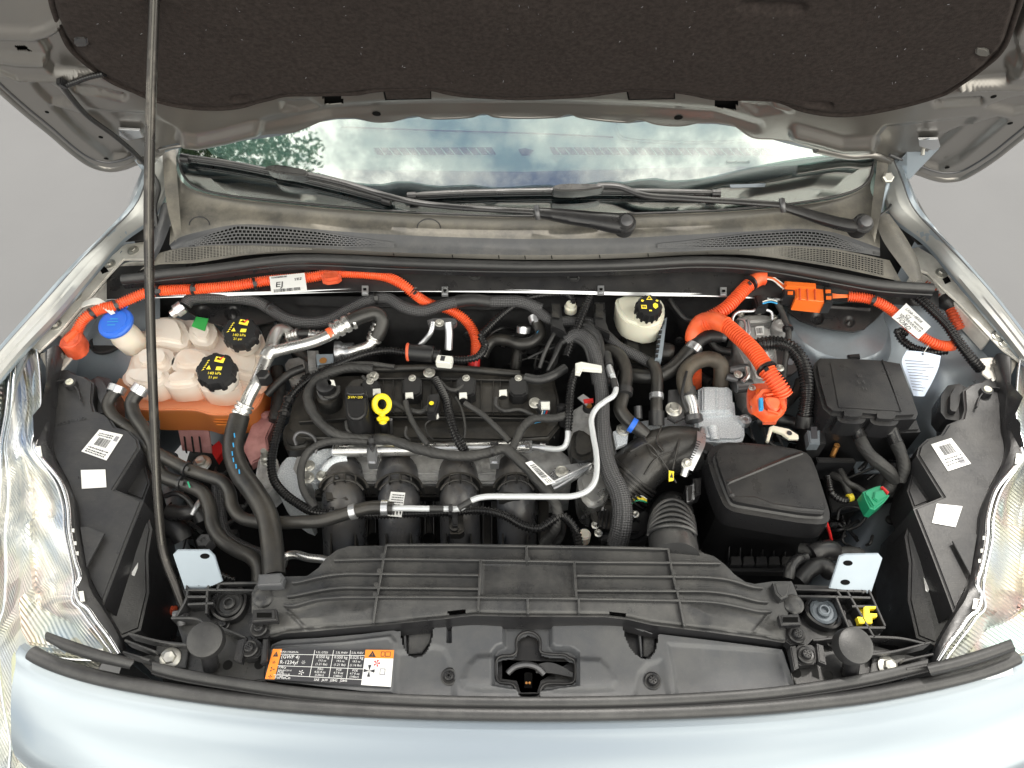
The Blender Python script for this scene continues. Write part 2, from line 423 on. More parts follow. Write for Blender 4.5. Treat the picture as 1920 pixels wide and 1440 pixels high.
mat('rubber', (.018, .018, .019), .42, bump=(420, .3), dust=((.10, .099, .096), .35))
mat('hose', (.015, .015, .015), .36, bump=(500, .25), dust=((.11, .095, .075), .35), rvar=.1)
mat('corrugated', (.010, .010, .011), .26, bump=(300, .1), dust=(DUST, .1))
mat('tape', (.022, .022, .0225), .58, bump=(160, .8), dust=((.10, .095, .085), .35), wave=('w', 60, .35, 'DIAGONAL', 2.0))
mat('braid', (.030, .030, .032), .5, wave=('braid', 150, .6))
mat('orange', (.84, .125, .035), .42, bump=(300, .15), rvar=.08, var=((.70, .085, .025), 40, .45, .7), dust=((.5, .2, .1), .35))
mat('orange_plug', (.78, .15, .02), .38, bump=(200, .15), rvar=.08)
mat('orange_dark', (.50, .07, .025), .5, bump=(90, .5), var=((.70, .12, .05), 60, .4, .65))
mat('alloy', (.66, .66, .65), .30, .9, bump=(400, .18), rvar=.12, dust=((.35, .32, .27), .3))
mat('cast', (.50, .50, .50), .5, .35, bump=(330, .9), var=((.36, .36, .36), 60, .4, .65), dust=((.16, .14, .11), .45), rvar=.1)
mat('cast_blue', (.56, .60, .64), .5, .2, bump=(700, 1.0), var=((.80, .83, .86), 500, .45, .6), rvar=.1)
mat('steel', (.55, .56, .58), .32, .85, bump=(300, .1), rvar=.1)
mat('steel_dark', (.12, .12, .125), .4, .7, bump=(300, .2), rvar=.1)
mat('galv', (.27, .315, .36), .36, .4, bump=(500, .08), rvar=.08)
mat('rod', (.045, .042, .040), .30, .7, bump=(200, .15), var=((.17, .155, .135), 25, .55, .8), rvar=.1)
mat('white_pipe', (.60, .62, .64), .32, .3, rvar=.05)
mat('white_plastic', (.70, .70, .66), .5, bump=(300, .1))
mat('cream', (.68, .66, .55), .42, bump=(250, .15), sss=.15)
mat('paper', (.78, .78, .77), .6, bump=(60, .2))
mat('paper_blue', (.60, .68, .84), .6, bump=(60, .3))
mat('ink', (.03, .03, .035), .6)
mat('ink_grey', (.25, .25, .27), .6)
mat('ink_white', (.80, .80, .80), .5)
mat('ink_yellow', (.90, .72, .05), .5)
mat('ink_red', (.70, .03, .03), .5)
mat('ink_orange', (.90, .27, .03), .5)
mat('yellow', (.85, .66, .02), .35, bump=(300, .1))
mat('blue', (.02, .13, .62), .42, bump=(200, .2))
mat('green', (.02, .30, .15), .42, bump=(200, .1))
mat('green_label', (.04, .36, .08), .45)
mat('red', (.55, .02, .02), .4)
mat('cyan', (.03, .30, .60), .5)
mat('black_hole', (.004, .004, .004), .9, spec=.1)
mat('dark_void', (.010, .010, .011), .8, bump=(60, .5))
mat('chrome', (.80, .81, .83), .12, 1.0, bump=(90, .12))
mat('washer_neck', (.66, .60, .52), .4, sss=.4)
mat('asphalt', (.122, .123, .127), .95, bump=(300, .2), var=((.132, .133, .137), 2, .3, .7), spec=.1)
mat('dash', (.42, .55, .51), .6, bump=(500, .2))
mat('dash_dark', (.012, .022, .028), .6)
mat('frit', (.012, .018, .028), .12, spec=.7, coat=.5)
mat('radiator', (.05, .055, .06), .4, .5, wave=('w', 120, .8, 'X'))
mat('bolt', (.50, .49, .45), .36, .8, bump=(300, .1), rvar=.1)
mat('copper', (.55, .26, .08), .35, .8)
# translucent tank plastics: coolant colour and its orange glow painted into the frosted wall by height
def frosted(name, col, col2, zsplit, tr=.35):
    m = mat(name, col, .26, sss=.0, bump=(120, .12), coat=.3); n = m.node_tree.nodes; l = m.node_tree.links; b = n['Principled BSDF']
    g = n.new('ShaderNodeNewGeometry'); s_ = n.new('ShaderNodeSeparateXYZ'); l.new(g.outputs['Position'], s_.inputs[0])
    r_ = n.new('ShaderNodeMapRange'); r_.inputs[1].default_value = zsplit-.02; r_.inputs[2].default_value = zsplit+.086; r_.interpolation_type = 'SMOOTHERSTEP'; l.new(s_.outputs[2], r_.inputs[0])
    q = n.new('ShaderNodeTexNoise'); q.inputs['Scale'].default_value = 16; q.inputs['Detail'].default_value = 4
    tcn = n.new('ShaderNodeTexCoord'); l.new(tcn.outputs['Object'], q.inputs['Vector'])
    q2 = n.new('ShaderNodeMapRange'); q2.inputs[1].default_value = .5; q2.inputs[2].default_value = .8; q2.inputs[4].default_value = .7; l.new(q.outputs[0], q2.inputs[0])
    m0 = n.new('ShaderNodeMix'); m0.data_type = 'RGBA'; l.new(q2.outputs[0], m0.inputs[0]); m0.inputs[6].default_value = (*col, 1); m0.inputs[7].default_value = (.86, .62, .46, 1)
    mx = n.new('ShaderNodeMix'); mx.data_type = 'RGBA'; l.new(r_.outputs[0], mx.inputs[0]); mx.inputs[6].default_value = (*col2, 1); l.new(m0.outputs[2], mx.inputs[7])
    l.new(mx.outputs[2], b.inputs['Base Color'])
    tl = n.new('ShaderNodeBsdfTranslucent'); l.new(mx.outputs[2], tl.inputs[0]); ms = n.new('ShaderNodeMixShader'); ms.inputs[0].default_value = tr
    l.new(b.outputs[0], ms.inputs[1]); l.new(tl.outputs[0], ms.inputs[2]); l.new(ms.outputs[0], n['Material Output'].inputs[0]); return m
frosted('tank', (.95, .90, .83), (1.0, .36, .10), .806, .4)
# car glass: clear pane that tints what is behind and mirrors the sky
def glassy(name, tint, refl, rough=.02, bump=None, film=0, cap=1.0):
    m = bpy.data.materials.new(name); m.use_nodes = True; n = m.node_tree.nodes; l = m.node_tree.links; n.remove(n['Principled BSDF'])
    t = n.new('ShaderNodeBsdfTransparent'); t.inputs[0].default_value = (*tint, 1); g = n.new('ShaderNodeBsdfGlossy'); g.inputs['Roughness'].default_value = rough
    fr = n.new('ShaderNodeFresnel'); fr.inputs[0].default_value = 1.5; mr = n.new('ShaderNodeMapRange'); mr.inputs[1].default_value = .04; mr.inputs[2].default_value = 1; mr.inputs[3].default_value = refl; mr.inputs[4].default_value = cap
    l.new(fr.outputs[0], mr.inputs[0]); ms = n.new('ShaderNodeMixShader'); l.new(mr.outputs[0], ms.inputs[0]); l.new(t.outputs[0], ms.inputs[1]); l.new(g.outputs[0], ms.inputs[2]); l.new(ms.outputs[0], n['Material Output'].inputs[0])
    if bump:
        q = n.new('ShaderNodeTexNoise'); q.inputs['Scale'].default_value = bump[0]; c_ = n.new('ShaderNodeTexCoord'); l.new(c_.outputs['Object'], q.inputs['Vector'])
        bp = n.new('ShaderNodeBump'); bp.inputs['Strength'].default_value = bump[1]; bp.inputs['Distance'].default_value = .001; l.new(q.outputs[0], bp.inputs['Height']); l.new(bp.outputs[0], g.inputs['Normal'])
    M[name] = m; return m
glassy('windshield_glass', (.84, .95, .93), .33)
glassy('lens', (.90, .94, .96), .07, .03, None, cap=.35)
def reflector():
    m = mat('reflector', (.62, .63, .65), .30, .85, film=420); n = m.node_tree.nodes; l = m.node_tree.links; b = n['Principled BSDF']
    c_ = n.new('ShaderNodeTexCoord'); a = n.new('ShaderNodeTexWave'); a.inputs['Scale'].default_value = 62; a.bands_direction = 'DIAGONAL'; l.new(c_.outputs['Object'], a.inputs['Vector'])
    v_ = n.new('ShaderNodeTexVoronoi'); v_.inputs['Scale'].default_value = 13; l.new(c_.outputs['Object'], v_.inputs['Vector'])
    bp = n.new('ShaderNodeBump'); bp.inputs['Strength'].default_value = .7; bp.inputs['Distance'].default_value = .002; l.new(a.outputs[0], bp.inputs['Height'])
    bp2 = n.new('ShaderNodeBump'); bp2.inputs['Strength'].default_value = .15; bp2.inputs['Distance'].default_value = .02; l.new(v_.outputs[0], bp2.inputs['Height']); l.new(bp.outputs[0], bp2.inputs['Normal']); l.new(bp2.outputs[0], b.inputs['Normal'])
    q = n.new('ShaderNodeTexNoise'); q.inputs['Scale'].default_value = 9; l.new(c_.outputs['Object'], q.inputs['Vector']); r_ = n.new('ShaderNodeMapRange'); r_.inputs[3].default_value = 250; r_.inputs[4].default_value = 750; l.new(q.outputs[0], r_.inputs[0]); l.new(r_.outputs[0], b.inputs['Thin Film Thickness'])
    q3 = n.new('ShaderNodeTexNoise'); q3.inputs['Scale'].default_value = 260; q3.inputs['Detail'].default_value = 3; l.new(c_.outputs['Object'], q3.inputs['Vector'])
    bp3 = n.new('ShaderNodeBump'); bp3.inputs['Strength'].default_value = .2; bp3.inputs['Distance'].default_value = .001; l.new(q3.outputs[0], bp3.inputs['Height']); l.new(bp2.outputs[0], bp3.inputs['Normal']); l.new(bp3.outputs[0], b.inputs['Normal'])
    q4 = n.new('ShaderNodeTexNoise'); q4.inputs['Scale'].default_value = 7; l.new(c_.outputs['Object'], q4.inputs['Vector']); cr_ = n.new('ShaderNodeValToRGB'); e_ = cr_.color_ramp; e_.elements[0].color = (.42, .50, .66, 1); e_.elements[0].position = .3; e_.elements[1].color = (.60, .60, .58, 1); e_.elements[1].position = .45
    for ps, cc_ in ((.55, (.72, .66, .50, 1)), (.62, (.66, .50, .46, 1)), (.7, (.50, .64, .60, 1))): x_ = e_.elements.new(ps); x_.color = cc_
    l.new(q4.outputs[0], cr_.inputs[0]); l.new(cr_.outputs[0], b.inputs['Base Color'])
reflector()

# ---------------------------------------------------------------- small shared hardware (local meshes, Z up)
def hexbolt(r=.0055, h=.005, fl=1.6):
    a = lathe([(r*fl, 0), (r*fl, .0012), (r*fl*.85, .002), (0.0001, .0022)], (0, 0, 0), seg=20)
    b = lathe([(r, .0015), (r, h), (r*.86, h+.0008), (r*.5, h+.0006), (.0001, h)], (0, 0, 0), seg=6, ang=20); return joinm([a, b])
BOLT = hexbolt(); NUT = joinm([hexbolt(.0055, .006), lathe([(.0032, .004), (.0032, .016), (.002, .017)], (0, 0, 0), seg=10)])
def torx():
    a = lathe([(.0125, 0), (.0125, .0018), (.0105, .0028), (.0085, .0022), (.0001, .0022)], (0, 0, 0), seg=28)
    b = lathe([(.0072, .002), (.0072, .0055), (.0062, .0072), (.0042, .0078), (.0038, .005), (.0001, .005)], (0, 0, 0), seg=24, wob=None)
    bm = bmesh.new()
    for k in range(3):
        m_ = Matrix.Rotation(k*math.pi/3+.2, 4, 'Z') @ Matrix.Translation((0, 0, .0068)) @ Matrix.Diagonal((.0105, .0022, .0022, 1)); bmesh.ops.create_cube(bm, size=1, matrix=m_)
    return joinm([a, b, fin(bm)])
SCREW = torx()
STUD = joinm([lathe([(.0075, 0), (.0075, .005), (.0045, .006), (.0045, .014), (.0038, .018), (.0001, .018)], (0, 0, 0), seg=12)])
BUTTON = lathe([(.0145, 0), (.0145, .001), (.0125, .003), (.006, .0042), (.0001, .0044)], (0, 0, 0), seg=28)
RIVET = lathe([(.004, 0), (.0038, .0012), (.0001, .0018)], (0, 0, 0), seg=12)

mat('runner', (.050, .051, .056), .32, bump=(200, .3), dust=((.13, .11, .085), .6), rvar=.12, var=((.07, .08, .10), 12, .5, .8))
mat('hose_brown', (.045, .038, .030), .5, bump=(500, .3), dust=((.16, .13, .09), .7), rvar=.08)
mat('alloy_cast', (.62, .62, .61), .40, .5, bump=(300, .6), rvar=.12)
mat('galv_dark', (.13, .15, .17), .45, .3, bump=(300, .2))

mat('elbow_rubber', (.016, .016, .017), .32, bump=(300, .25), dust=((.12, .105, .085), .38), rvar=.12)

mat('ink_lint', (.30, .29, .27), .9)
mat('signal', (.62, .60, .30), .3, .3, bump=(200, .4))

mat('insulation', (.020, .020, .022), .75, bump=(90, 1.0), var=((.034, .034, .036), 30, .4, .7))
mat('leaf', (.045, .085, .022), .5, var=((.08, .13, .035), 2, .4, .6))
mat('bark', (.10, .075, .055), .9, bump=(20, 1.0))

mat('paint_flange', (.30, .31, .31), .42, .55, bump=(300, .05), coat=.2, rvar=.1, var=((.36, .36, .345), 9, .35, .7), dust=((.34, .31, .25), .3))
# ---------------------------------------------------------------- ground
put('ground', gridmesh(np.array([[(x, y, 0) for x in (-150, -20, 20, 150)] for y in (-150, -10, 30, 250)], float)), 'asphalt', kind='structure')

# ================================================================ car body
body = thing('car_body', 'silver blue car body around the open engine bay, its fenders, front panel and inner walls', 'car', (0.028, .7, .3))
# front skin below the seals
fe = [(30,1215),(58,1236),(110,1258),(175,1279),(292,1303),(437,1323),(554,1333),(700,1343),(840,1348),(985,1350),(1130,1350),(1280,1346),(1430,1338),(1535,1328),(1640,1315),(1797,1283),(1880,1260),(1940,1238)]
rows = [[(u, v, .840) for u, v in fe]]
def drop(pts, dx, dy, dz):
    c = P(985, 1350, .84).x
    return [Vector((p.x+(p.x-c)*dx, p.y+dy-abs(p.x-c)**2*.0, p.z+dz)) for p in Q(pts)]
b0 = rows[0]
rows = [drop(b0, -.004, .012, -.012), drop(b0, -.002, .003, -.002), drop(b0, 0, -.002, -.001), drop(b0, -.004, -.018, -.008), drop(b0, -.008, -.05, -.016), drop(b0, -.014, -.09, -.036), drop(b0, -.016, -.13, -.075), drop(b0, -.016, -.14, -.25), drop(b0, -.016, -.15, -.45)]
put('front_panel', loft(rows, 90, 46, thick=.001), 'paint', body)

def corner(pts): return loft(pts, 24, 24, thick=.002)
put('bumper_corner', corner([[(-300,1250,.62),(-250,1450,.60),(-100,1650,.58),(150,1700,.58)], [(-200,1250,.60),(-150,1400,.60),(-60,1500,.62),(120,1560,.66)], [(-120,1280,.56),(-80,1380,.58),(-10,1440,.62),(90,1480,.68)]]), 'paint', body)
put('bumper_corner', corner([[(2300,1250,.62),(2250,1450,.60),(2080,1650,.58),(1840,1700,.58)], [(2190,1250,.60),(2140,1400,.60),(2040,1500,.62),(1860,1560,.66)], [(2110,1280,.56),(2070,1380,.58),(1990,1440,.62),(1890,1480,.68)]]), 'paint', body)
def fender(sky_, inn, sgn):
    w_ = Q(sky_); n_ = len(w_)
    lowr = [p+Vector((sgn*.06, 0, -.09)) for p in w_]; low2 = [p+Vector((sgn*.10, 0, -.50)) for p in w_]
    e1 = [p+Vector((sgn*.012, 0, -.012)) for p in w_]
    i = Q(inn); mid = [a*.55+b*.45-Vector((0, 0, .003)) for a, b in zip(w_, i)]; m2 = [a*.15+b*.85-Vector((0, 0, .002)) for a, b in zip(w_, i)]
    i2 = [p-Vector((0, 0, .006)) for p in i]; i3 = [p-Vector((-sgn*.003, 0, .016)) for p in i]
    return loft([low2, lowr, e1, w_, mid, m2, i, i2, i3], 60, 60, thick=.001)
skL = [(300,250,1.13),(270,317,1.10),(247,380,1.07),(200,433,1.045),(150,482,1.02),(75,565,.985),(0,650,.96),(-90,760,.93),(-160,860,.90)]
inL = [(345,260,1.12),(318,330,1.08),(290,395,1.05),(226,446,1.02),(182,498,1.0),(108,585,.97),(30,668,.95),(-55,775,.92),(-120,870,.89)]
skR = [(1660,250,1.13),(1700,335,1.10),(1720,385,1.07),(1762,437,1.045),(1806,483,1.02),(1862,546,.985),(1922,624,.96),(2010,740,.93),(2080,850,.90)]
inR = [(1620,260,1.12),(1652,330,1.08),(1672,395,1.05),(1738,450,1.02),(1780,500,1.0),(1832,562,.97),(1896,640,.95),(1980,755,.92),(2040,860,.89)]
put('fender', fender(skL, inL, -1), 'paint', body)
put('fender', fender(skR, inR, 1), 'paint', body)

for a_, b_, s_ in ((skL, inL, -1), (skR, inR, 1)):     # dull inner flange of each fender with its two beads
    w_, i_ = Q(a_), Q(b_); mk = lambda k, h: [p*(1-k)+q*k+Vector((0, 0, h)) for p, q in zip(w_, i_)]
    fl_ = put('fender_flange', loft([mk(.24, -.001), mk(.27, .0035), mk(.34, .003), mk(.37, .0015), mk(.60, .0015), mk(.63, .004), mk(.68, .004), mk(.72, .001), mk(.99, .0015), mk(1.02, -.006)], 60), 'paint_flange', body)
    put('sealer_seam', tube(mk(.22, .001), 1, rad=.0016, seg=6), 'cowl_dark', fl_)
# bay walls, floor and firewall
def wall(pts_top, zb, mat_, name, nz=6, thick=.002):
    t = Q(pts_top); rows = [[Vector((p.x, p.y, p.z*(1-k)+zb*k)) for p in t] for k in np.linspace(0, 1, nz)]
    return put(name, loft(rows, 30, thick=thick), mat_, body)
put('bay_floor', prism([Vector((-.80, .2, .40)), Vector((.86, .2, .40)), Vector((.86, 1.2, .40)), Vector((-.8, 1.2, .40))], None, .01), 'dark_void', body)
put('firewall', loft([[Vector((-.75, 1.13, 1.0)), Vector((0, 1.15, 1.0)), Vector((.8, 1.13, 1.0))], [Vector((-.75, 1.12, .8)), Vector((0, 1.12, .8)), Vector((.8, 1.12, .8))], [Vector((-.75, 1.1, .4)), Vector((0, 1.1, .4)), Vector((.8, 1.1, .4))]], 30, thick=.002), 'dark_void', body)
wall([(228,470,.96),(150,560,.94),(90,640,.92),(60,720,.90),(110,900,.80),(190,1200,.70)], .42, 'paint_bay', 'inner_fender')
wall([(1740,480,.96),(1800,555,.94),(1880,640,.92),(1915,720,.90),(1880,900,.80),(1800,1200,.70)], .42, 'paint_bay', 'inner_fender')
# strut tower left: mostly dark cover plus blue grey shoulder; right one is in plain view
def tower(c, r, ztop, name, prof=None):
    p = P(*c); prof = prof or [(1.28, -.30), (1.22, -.12), (1.12, -.03), (1.0, -.006), (.93, 0), (.55, .004), (.0001, .004)]
    return put(name, lathe([(r*a, h) for a, h in prof], p, seg=48), 'paint_bay', body)
tR = tower((1572, 606, .895), .098, .9, 'strut_tower')
tL = tower((400, 600, .84), .10, .84, 'strut_tower')
put('shoulder_panel', loft([[(205,520,.90),(250,515,.91),(300,520,.91)], [(170,570,.89),(235,560,.89),(300,560,.89)], [(150,640,.86),(230,640,.86),(300,640,.86)], [(130,720,.80),(220,740,.80),(300,760,.80)], [(130,860,.66),(220,880,.66),(300,880,.66)]], 24, 30), 'paint_bay', body)
put('shoulder_panel', loft([[(1660,560,.88),(1740,560,.90),(1830,580,.91)], [(1655,640,.84),(1750,640,.85),(1860,660,.88)], [(1655,720,.80),(1770,740,.80),(1860,760,.84)], [(1660,860,.70),(1770,880,.70),(1880,880,.78)], [(1660,960,.62),(1770,960,.62),(1880,960,.70)]], 24, 30), 'paint_bay', body)
# right long frame rail: a rounded box section running forward
put('frame_rail', tube([(1745,640,.74),(1715,760,.70),(1705,850,.67),(1672,930,.64),(1625,1000,.62),(1575,1075,.60),(1520,1160,.58)], 46, seg=28, flat=.8), 'paint_bay', body)
put('frame_rail', tube([(300,860,.60),(322,1000,.56),(350,1100,.54),(365,1180,.52)], 34, seg=24), 'paint_bay', body)
for (u, v) in [(1669, 976)]:
    put('grommet', lat(u, v, .675, [(9, 0), (9, .004), (5, .006), (.1, .003)]), 'rubber', body)
# fender rails with tabs and bolts
railL = [(276,452,.965),(236,457,.962),(214,470,.96),(196,489,.957),(163,527,.95),(117,574,.94),(90,606,.935),(50,645,.93),(72,660,.93),(111,624,.935),(150,578,.94),(204,515,.952),(232,486,.957),(270,486,.96)]
rL = put('fender_rail', prism(railL, None, .004, .0015), 'rail_steel', body)
railR = [(1698,469,.96),(1722,462,.965),(1748,478,.962),(1768,497,.96),(1815,548,.95),(1868,604,.94),(1925,665,.93),(1912,678,.93),(1880,655,.93),(1856,630,.935),(1798,568,.945),(1768,541,.95),(1739,512,.955),(1712,503,.958)]
rR = put('fender_rail', prism(railR, None, .004, .0015), 'rail_steel', body)
for o_, pts in ((rL, [(250,470),(206,495),(143,555),(105,610)]), (rR, [(1765,512),(1870,630),(1884,644)])):
    for u, v in pts:
        p, n_ = hit(u, v, o_, zdef=.95); inst('bolt', BOLT, 'bolt', p, n_, o_, random.random(), 1.25)
for o_, pts in ((rL, [(195,507,9),(180,470,0)]), (rR, [(1775,526,8),(1726,495,0)])):
    for u, v, r in pts[:1]:
        q = on([(u-r,v-3),(u+2,v-8),(u+r,v+2),(u-3,v+7)], o_, lift=.0006, zdef=.95); put('slot', prism(q, None, .0004), 'black_hole', o_)
# folded spikes and inner flange of the rail
for o_, pts in ((rL, [((163,522),(150,508)),((112,574),(98,561)),((214,466),(203,455))]), (rR, [((1815,540),(1830,527)),((1868,596),(1884,583)),((1770,490),(1782,478))])):
    for (a, b) in pts:
        s_ = 8 if o_ is rL else -8
        put('tab', prism([P(a[0]-s_, a[1]+8, .952), P(a[0]+s_*1.2, a[1]-8, .952), P(b[0], b[1], .965)], None, .002, .0008, bevall=True), 'rail_steel', o_)
put('rail_flange', bar([(270,490,.945),(234,494,.94),(206,520,.935),(152,582,.925),(112,628,.915)], 5, .03), 'rail_steel', rL)
put('rail_flange', bar([(1712,507,.94),(1739,518,.94),(1768,546,.935),(1798,574,.93),(1856,636,.92)], 5, .03), 'rail_steel', rR)
# corner brackets ahead of the rails
put('corner_bracket', prism([(108,650),(138,648),(137,668),(118,690),(106,700),(98,690)], .905, .004, .001), 'rail_steel', body)
cbr = put('corner_bracket', prism([(1838,672),(1875,668),(1895,676),(1893,700),(1862,716),(1843,700)], .905, .004, .001), 'rail_steel', body)
# dark gutter channels beside the windshield
for s_ in (0, 1):
    a = [(300,320,1.07),(292,370,1.05),(285,430,1.02),(268,450,1.0)]; b = [(262,352,1.03),(240,400,1.01),(222,442,.985),(215,455,.98)]
    if s_: a = [(1672,320,1.07),(1690,370,1.05),(1700,430,1.02),(1722,458,1.0)]; b = [(1708,352,1.03),(1735,400,1.01),(1760,440,.985),(1770,462,.98)]
    put('gutter', loft([a, b], 16, thick=.002), 'plastic', body)
# A pillar foot panels
apL = put('pillar_foot', loft([[(303,262,1.12),(306,310,1.10),(312,380,1.075),(330,455,1.04)], [(316,268,1.125),(319,312,1.105),(323,360,1.08),(332,444,1.045)], [(329,273,1.12),(331,316,1.10),(334,356,1.078),(340,436,1.045)]], 24, 9), 'cowl', body)
apR = put('pillar_foot', loft([[(1668,275,1.12),(1664,320,1.10),(1655,380,1.075),(1640,455,1.04)], [(1657,272,1.125),(1654,314,1.105),(1648,360,1.08),(1638,446,1.045)], [(1645,280,1.12),(1643,320,1.10),(1638,358,1.078),(1630,436,1.045)]], 24, 9), 'cowl', body)
# plastic corner duct right and left of the cowl
put('cowl_corner', loft([[(1640,410,1.05),(1655,450,1.03),(1690,500,1.0),(1712,530,.98)], [(1655,400,1.06),(1680,440,1.045),(1712,490,1.01),(1722,525,.985)], [(1668,402,1.05),(1695,440,1.03),(1722,490,1.0),(1730,528,.975)]], 24, 12), 'cowl', body)
put('cowl_corner', loft([[(330,385,1.06),(320,420,1.04),(300,470,1.01),(284,498,.985)], [(312,380,1.065),(304,420,1.05),(290,465,1.02),(278,497,.99)], [(303,384,1.05),(292,420,1.03),(280,465,1.0),(270,500,.975)]], 24, 12), 'cowl_dark', body)
# steel lip of the plenum with clips
lip = put('plenum_lip', loft([[(200,556,.935),(320,552,.94),(520,546,.945),(690,541,.945),(960,543,.945),(1180,548,.945),(1380,552,.94),(1560,566,.93)], [(200,562,.93),(320,558,.935),(520,552,.94),(690,547,.94),(960,549,.94),(1180,554,.94),(1380,558,.935),(1560,572,.925)]], 60, thick=.002), 'steel', body)
put('plenum_face', loft([[(200,500,.95),(520,490,.96),(960,500,.965),(1380,505,.96),(1760,545,.94)], [(200,560,.935),(520,549,.942),(960,545,.944),(1380,555,.94),(1760,575,.93)]], 40, thick=.002), 'plastic', body)
for u, v in [(684,541),(834,543),(1127,541),(1357,544)]:
    put('clip', prism([(u-6,v-7,.955),(u+6,v-7,.955),(u+6,v+9,.95),(u-6,v+9,.95)], None, .006, .002), 'steel', lip)
    put('clip_window', prism([(u-3,v-1,.9565),(u+3,v-1,.9565),(u+3,v+3,.9555),(u-3,v+3,.9555)], None, .001), 'black_hole', lip)
for u, v in [(1075,521),(1390,508),(890,518)]:
    put('grommet', lat(u, v, .953, [(12, 0), (12, .003), (9, .004), (8, .002), (.1, .002)], seg=20), 'rubber', body)
# left: washed white cylinder of the wiper linkage under the gutter
put('linkage_housing', tube([(232,440,.985),(250,432,.99),(282,420,.99),(298,418,.99)], 20, seg=20, taper=([0, .3, 1], [.7, 1, 1])), 'white_plastic', body)

# ================================================================ windshield, dashboard, cowl
GO = P(975, 398, 1.06); gt = R(29); GN = Vector((0, -math.sin(gt), math.cos(gt)))
def G(u, v, off=0.0): return PP(u, v, GO+GN*off, GN)
ws = thing('windshield', 'tinted windshield mirroring bright clouds, seen between the hood edge and the wipers', 'windshield', GO)
gb = [(333,240),(335,300),(342,325),(358,345),(385,357),(433,367),(533,378),(640,388),(760,397),(860,402),(985,405),(1110,403),(1280,397),(1380,392),(1497,380),(1575,366),(1612,352),(1630,335),(1639,305),(1640,240)]
pane = put('glass', prism([G(u, v) for u, v in gb]+[G(1640, 110), G(333, 110)], None, 0, vec=-GN*.004), 'windshield_glass', ws)
fr_in = [(372,240),(374,262),(400,292),(470,312),(620,318),(985,322),(1280,314),(1440,312),(1520,309),(1562,300),(1573,290),(1560,270),(1556,240)]
fr = [G(u, v, -.006) for u, v in gb]+[G(u, v, -.006) for u, v in fr_in[::-1]]
put('black_border', prism(fr, None, 0, vec=-GN*.001), 'frit', ws)
put('rubber_seal', tube([G(u, v, .001) for u, v in gb[1:-1]], 2.2, rad=.0022, seg=8), 'rubber', ws)
put('blue_strip', prism([G(1368,346,.0015), G(1436,344,.0015), G(1434,350,.0015), G(1370,352,.0015)], None, 0, vec=-GN*.001), 'galv_dark', ws)
def gtext(u, v, txt, h, mat_, parent, off=.002):
    cu = bpy.data.curves.new('text', 'FONT'); cu.body = txt; cu.size = h; cu.materials.append(M[mat_]); cu.align_x = 'CENTER'
    o = textobj('lettering', cu); o.parent = parent; o.rotation_euler = (gt, 0, 0); o.location = G(u, v, off)-wloc(parent); return o
gtext(1384, 306, 'SoundScreen®', .0075, 'ink', ws)
dash = thing('dashboard', 'pale teal dashboard top behind the windshield with a row of slatted air vents', 'dashboard', G(985, 290, -.12))
D = lambda u, v, o=0: G(u, v, -.045+o)
dtop = put('dash_top', loft([[D(300,120),D(985,110),D(1700,120)], [D(300,235),D(985,240),D(1700,240)], [D(300,300),D(985,300),D(1700,300)], [D(300,400),D(985,400),D(1700,400)]], 30, 20, thick=.004), 'dash', dash)
put('instrument_hood', prism([D(1150,215,.004), D(1155,245,.006), D(1162,258,.008), D(1200,265,.008), D(1330,268,.008), D(1430,262,.008), D(1448,252,.006), D(1440,215,.004)], None, 0, .004, vec=-GN*.02, rnd=1), 'dash', dash)
put('seam', tube([D(640,238,.001), D(800,244,.001), D(1000,250,.001), D(1150,257,.001)], 1, rad=.0016, seg=6), 'dash_dark', dash)
for (a, b, n_) in ((700, 930, 14), (1030, 1520, 30)):
    va = 283 if a < 1000 else 282; vb = 283 if a < 1000 else 285
    slot = put('vent_slot', prism([D(a,va-6,.002), D(b-8,vb-7,.002), D(b,vb+6,.002), D(a+8,va+7,.002)], None, 0, vec=-GN*.002), 'dash_dark', dash)
    for k in range(1, n_):
        x = a+(b-a)*k/n_; vv = va+(vb-va)*k/n_
        put('slat', bar([D(x-5,vv-6,.005), D(x+6,vv+7,.005)], 2, .003, smooth=False, up=GN), 'dash', slot)
put('sensor', prism([D(972,279,.004), D(985,277,.004), D(1000,281,.004), D(992,290,.004), D(978,290,.004)], None, 0, .001, vec=-GN*.004), 'dash_dark', dash)

cowl = thing('cowl_panel', 'dusty grey plastic cowl panel below the windshield with two mesh vents', 'cowl panel', P(985, 470, .95))
r0 = [(328,290,1.075),(333,330,1.07),(352,352,1.066),(385,364,1.062),(433,373,1.058),(533,384,1.056),(640,394,1.054),(760,402,1.052),(985,409,1.052),(1200,404,1.052),(1380,397,1.056),(1497,386,1.06),(1580,371,1.064),(1622,352,1.068),(1636,332,1.072),(1646,295,1.077)]
r1 = [(318,452,1.020),(333,440,1.026),(380,426,1.034),(445,414,1.038),(530,417,1.036),(640,427,1.034),(760,434,1.032),(860,438,1.031),(985,441,1.030),(1110,440,1.031),(1200,438,1.032),(1290,433,1.034),(1400,427,1.036),(1500,422,1.038),(1560,428,1.034),(1650,458,1.015)]
r2 = [(u, v+7, z-.004) for u, v, z in r1]
r3 = [(322,468,1.005),(345,463,1.006),(400,460,1.007),(470,460,1.008),(560,463,1.008),(660,469,1.006),(760,474,1.005),(860,476,1.004),(985,478,1.004),(1110,477,1.004),(1200,474,1.005),(1300,471,1.005),(1400,466,1.006),(1480,461,1.007),(1560,466,1.005),(1650,480,1.0)]
def mixr(a, b, t, dz=0): return [tuple(x*(1-t)+y*t for x, y in zip(p, q))[:2]+(p[2]*(1-t)+q[2]*t+dz,) for p, q in zip(a, b)]
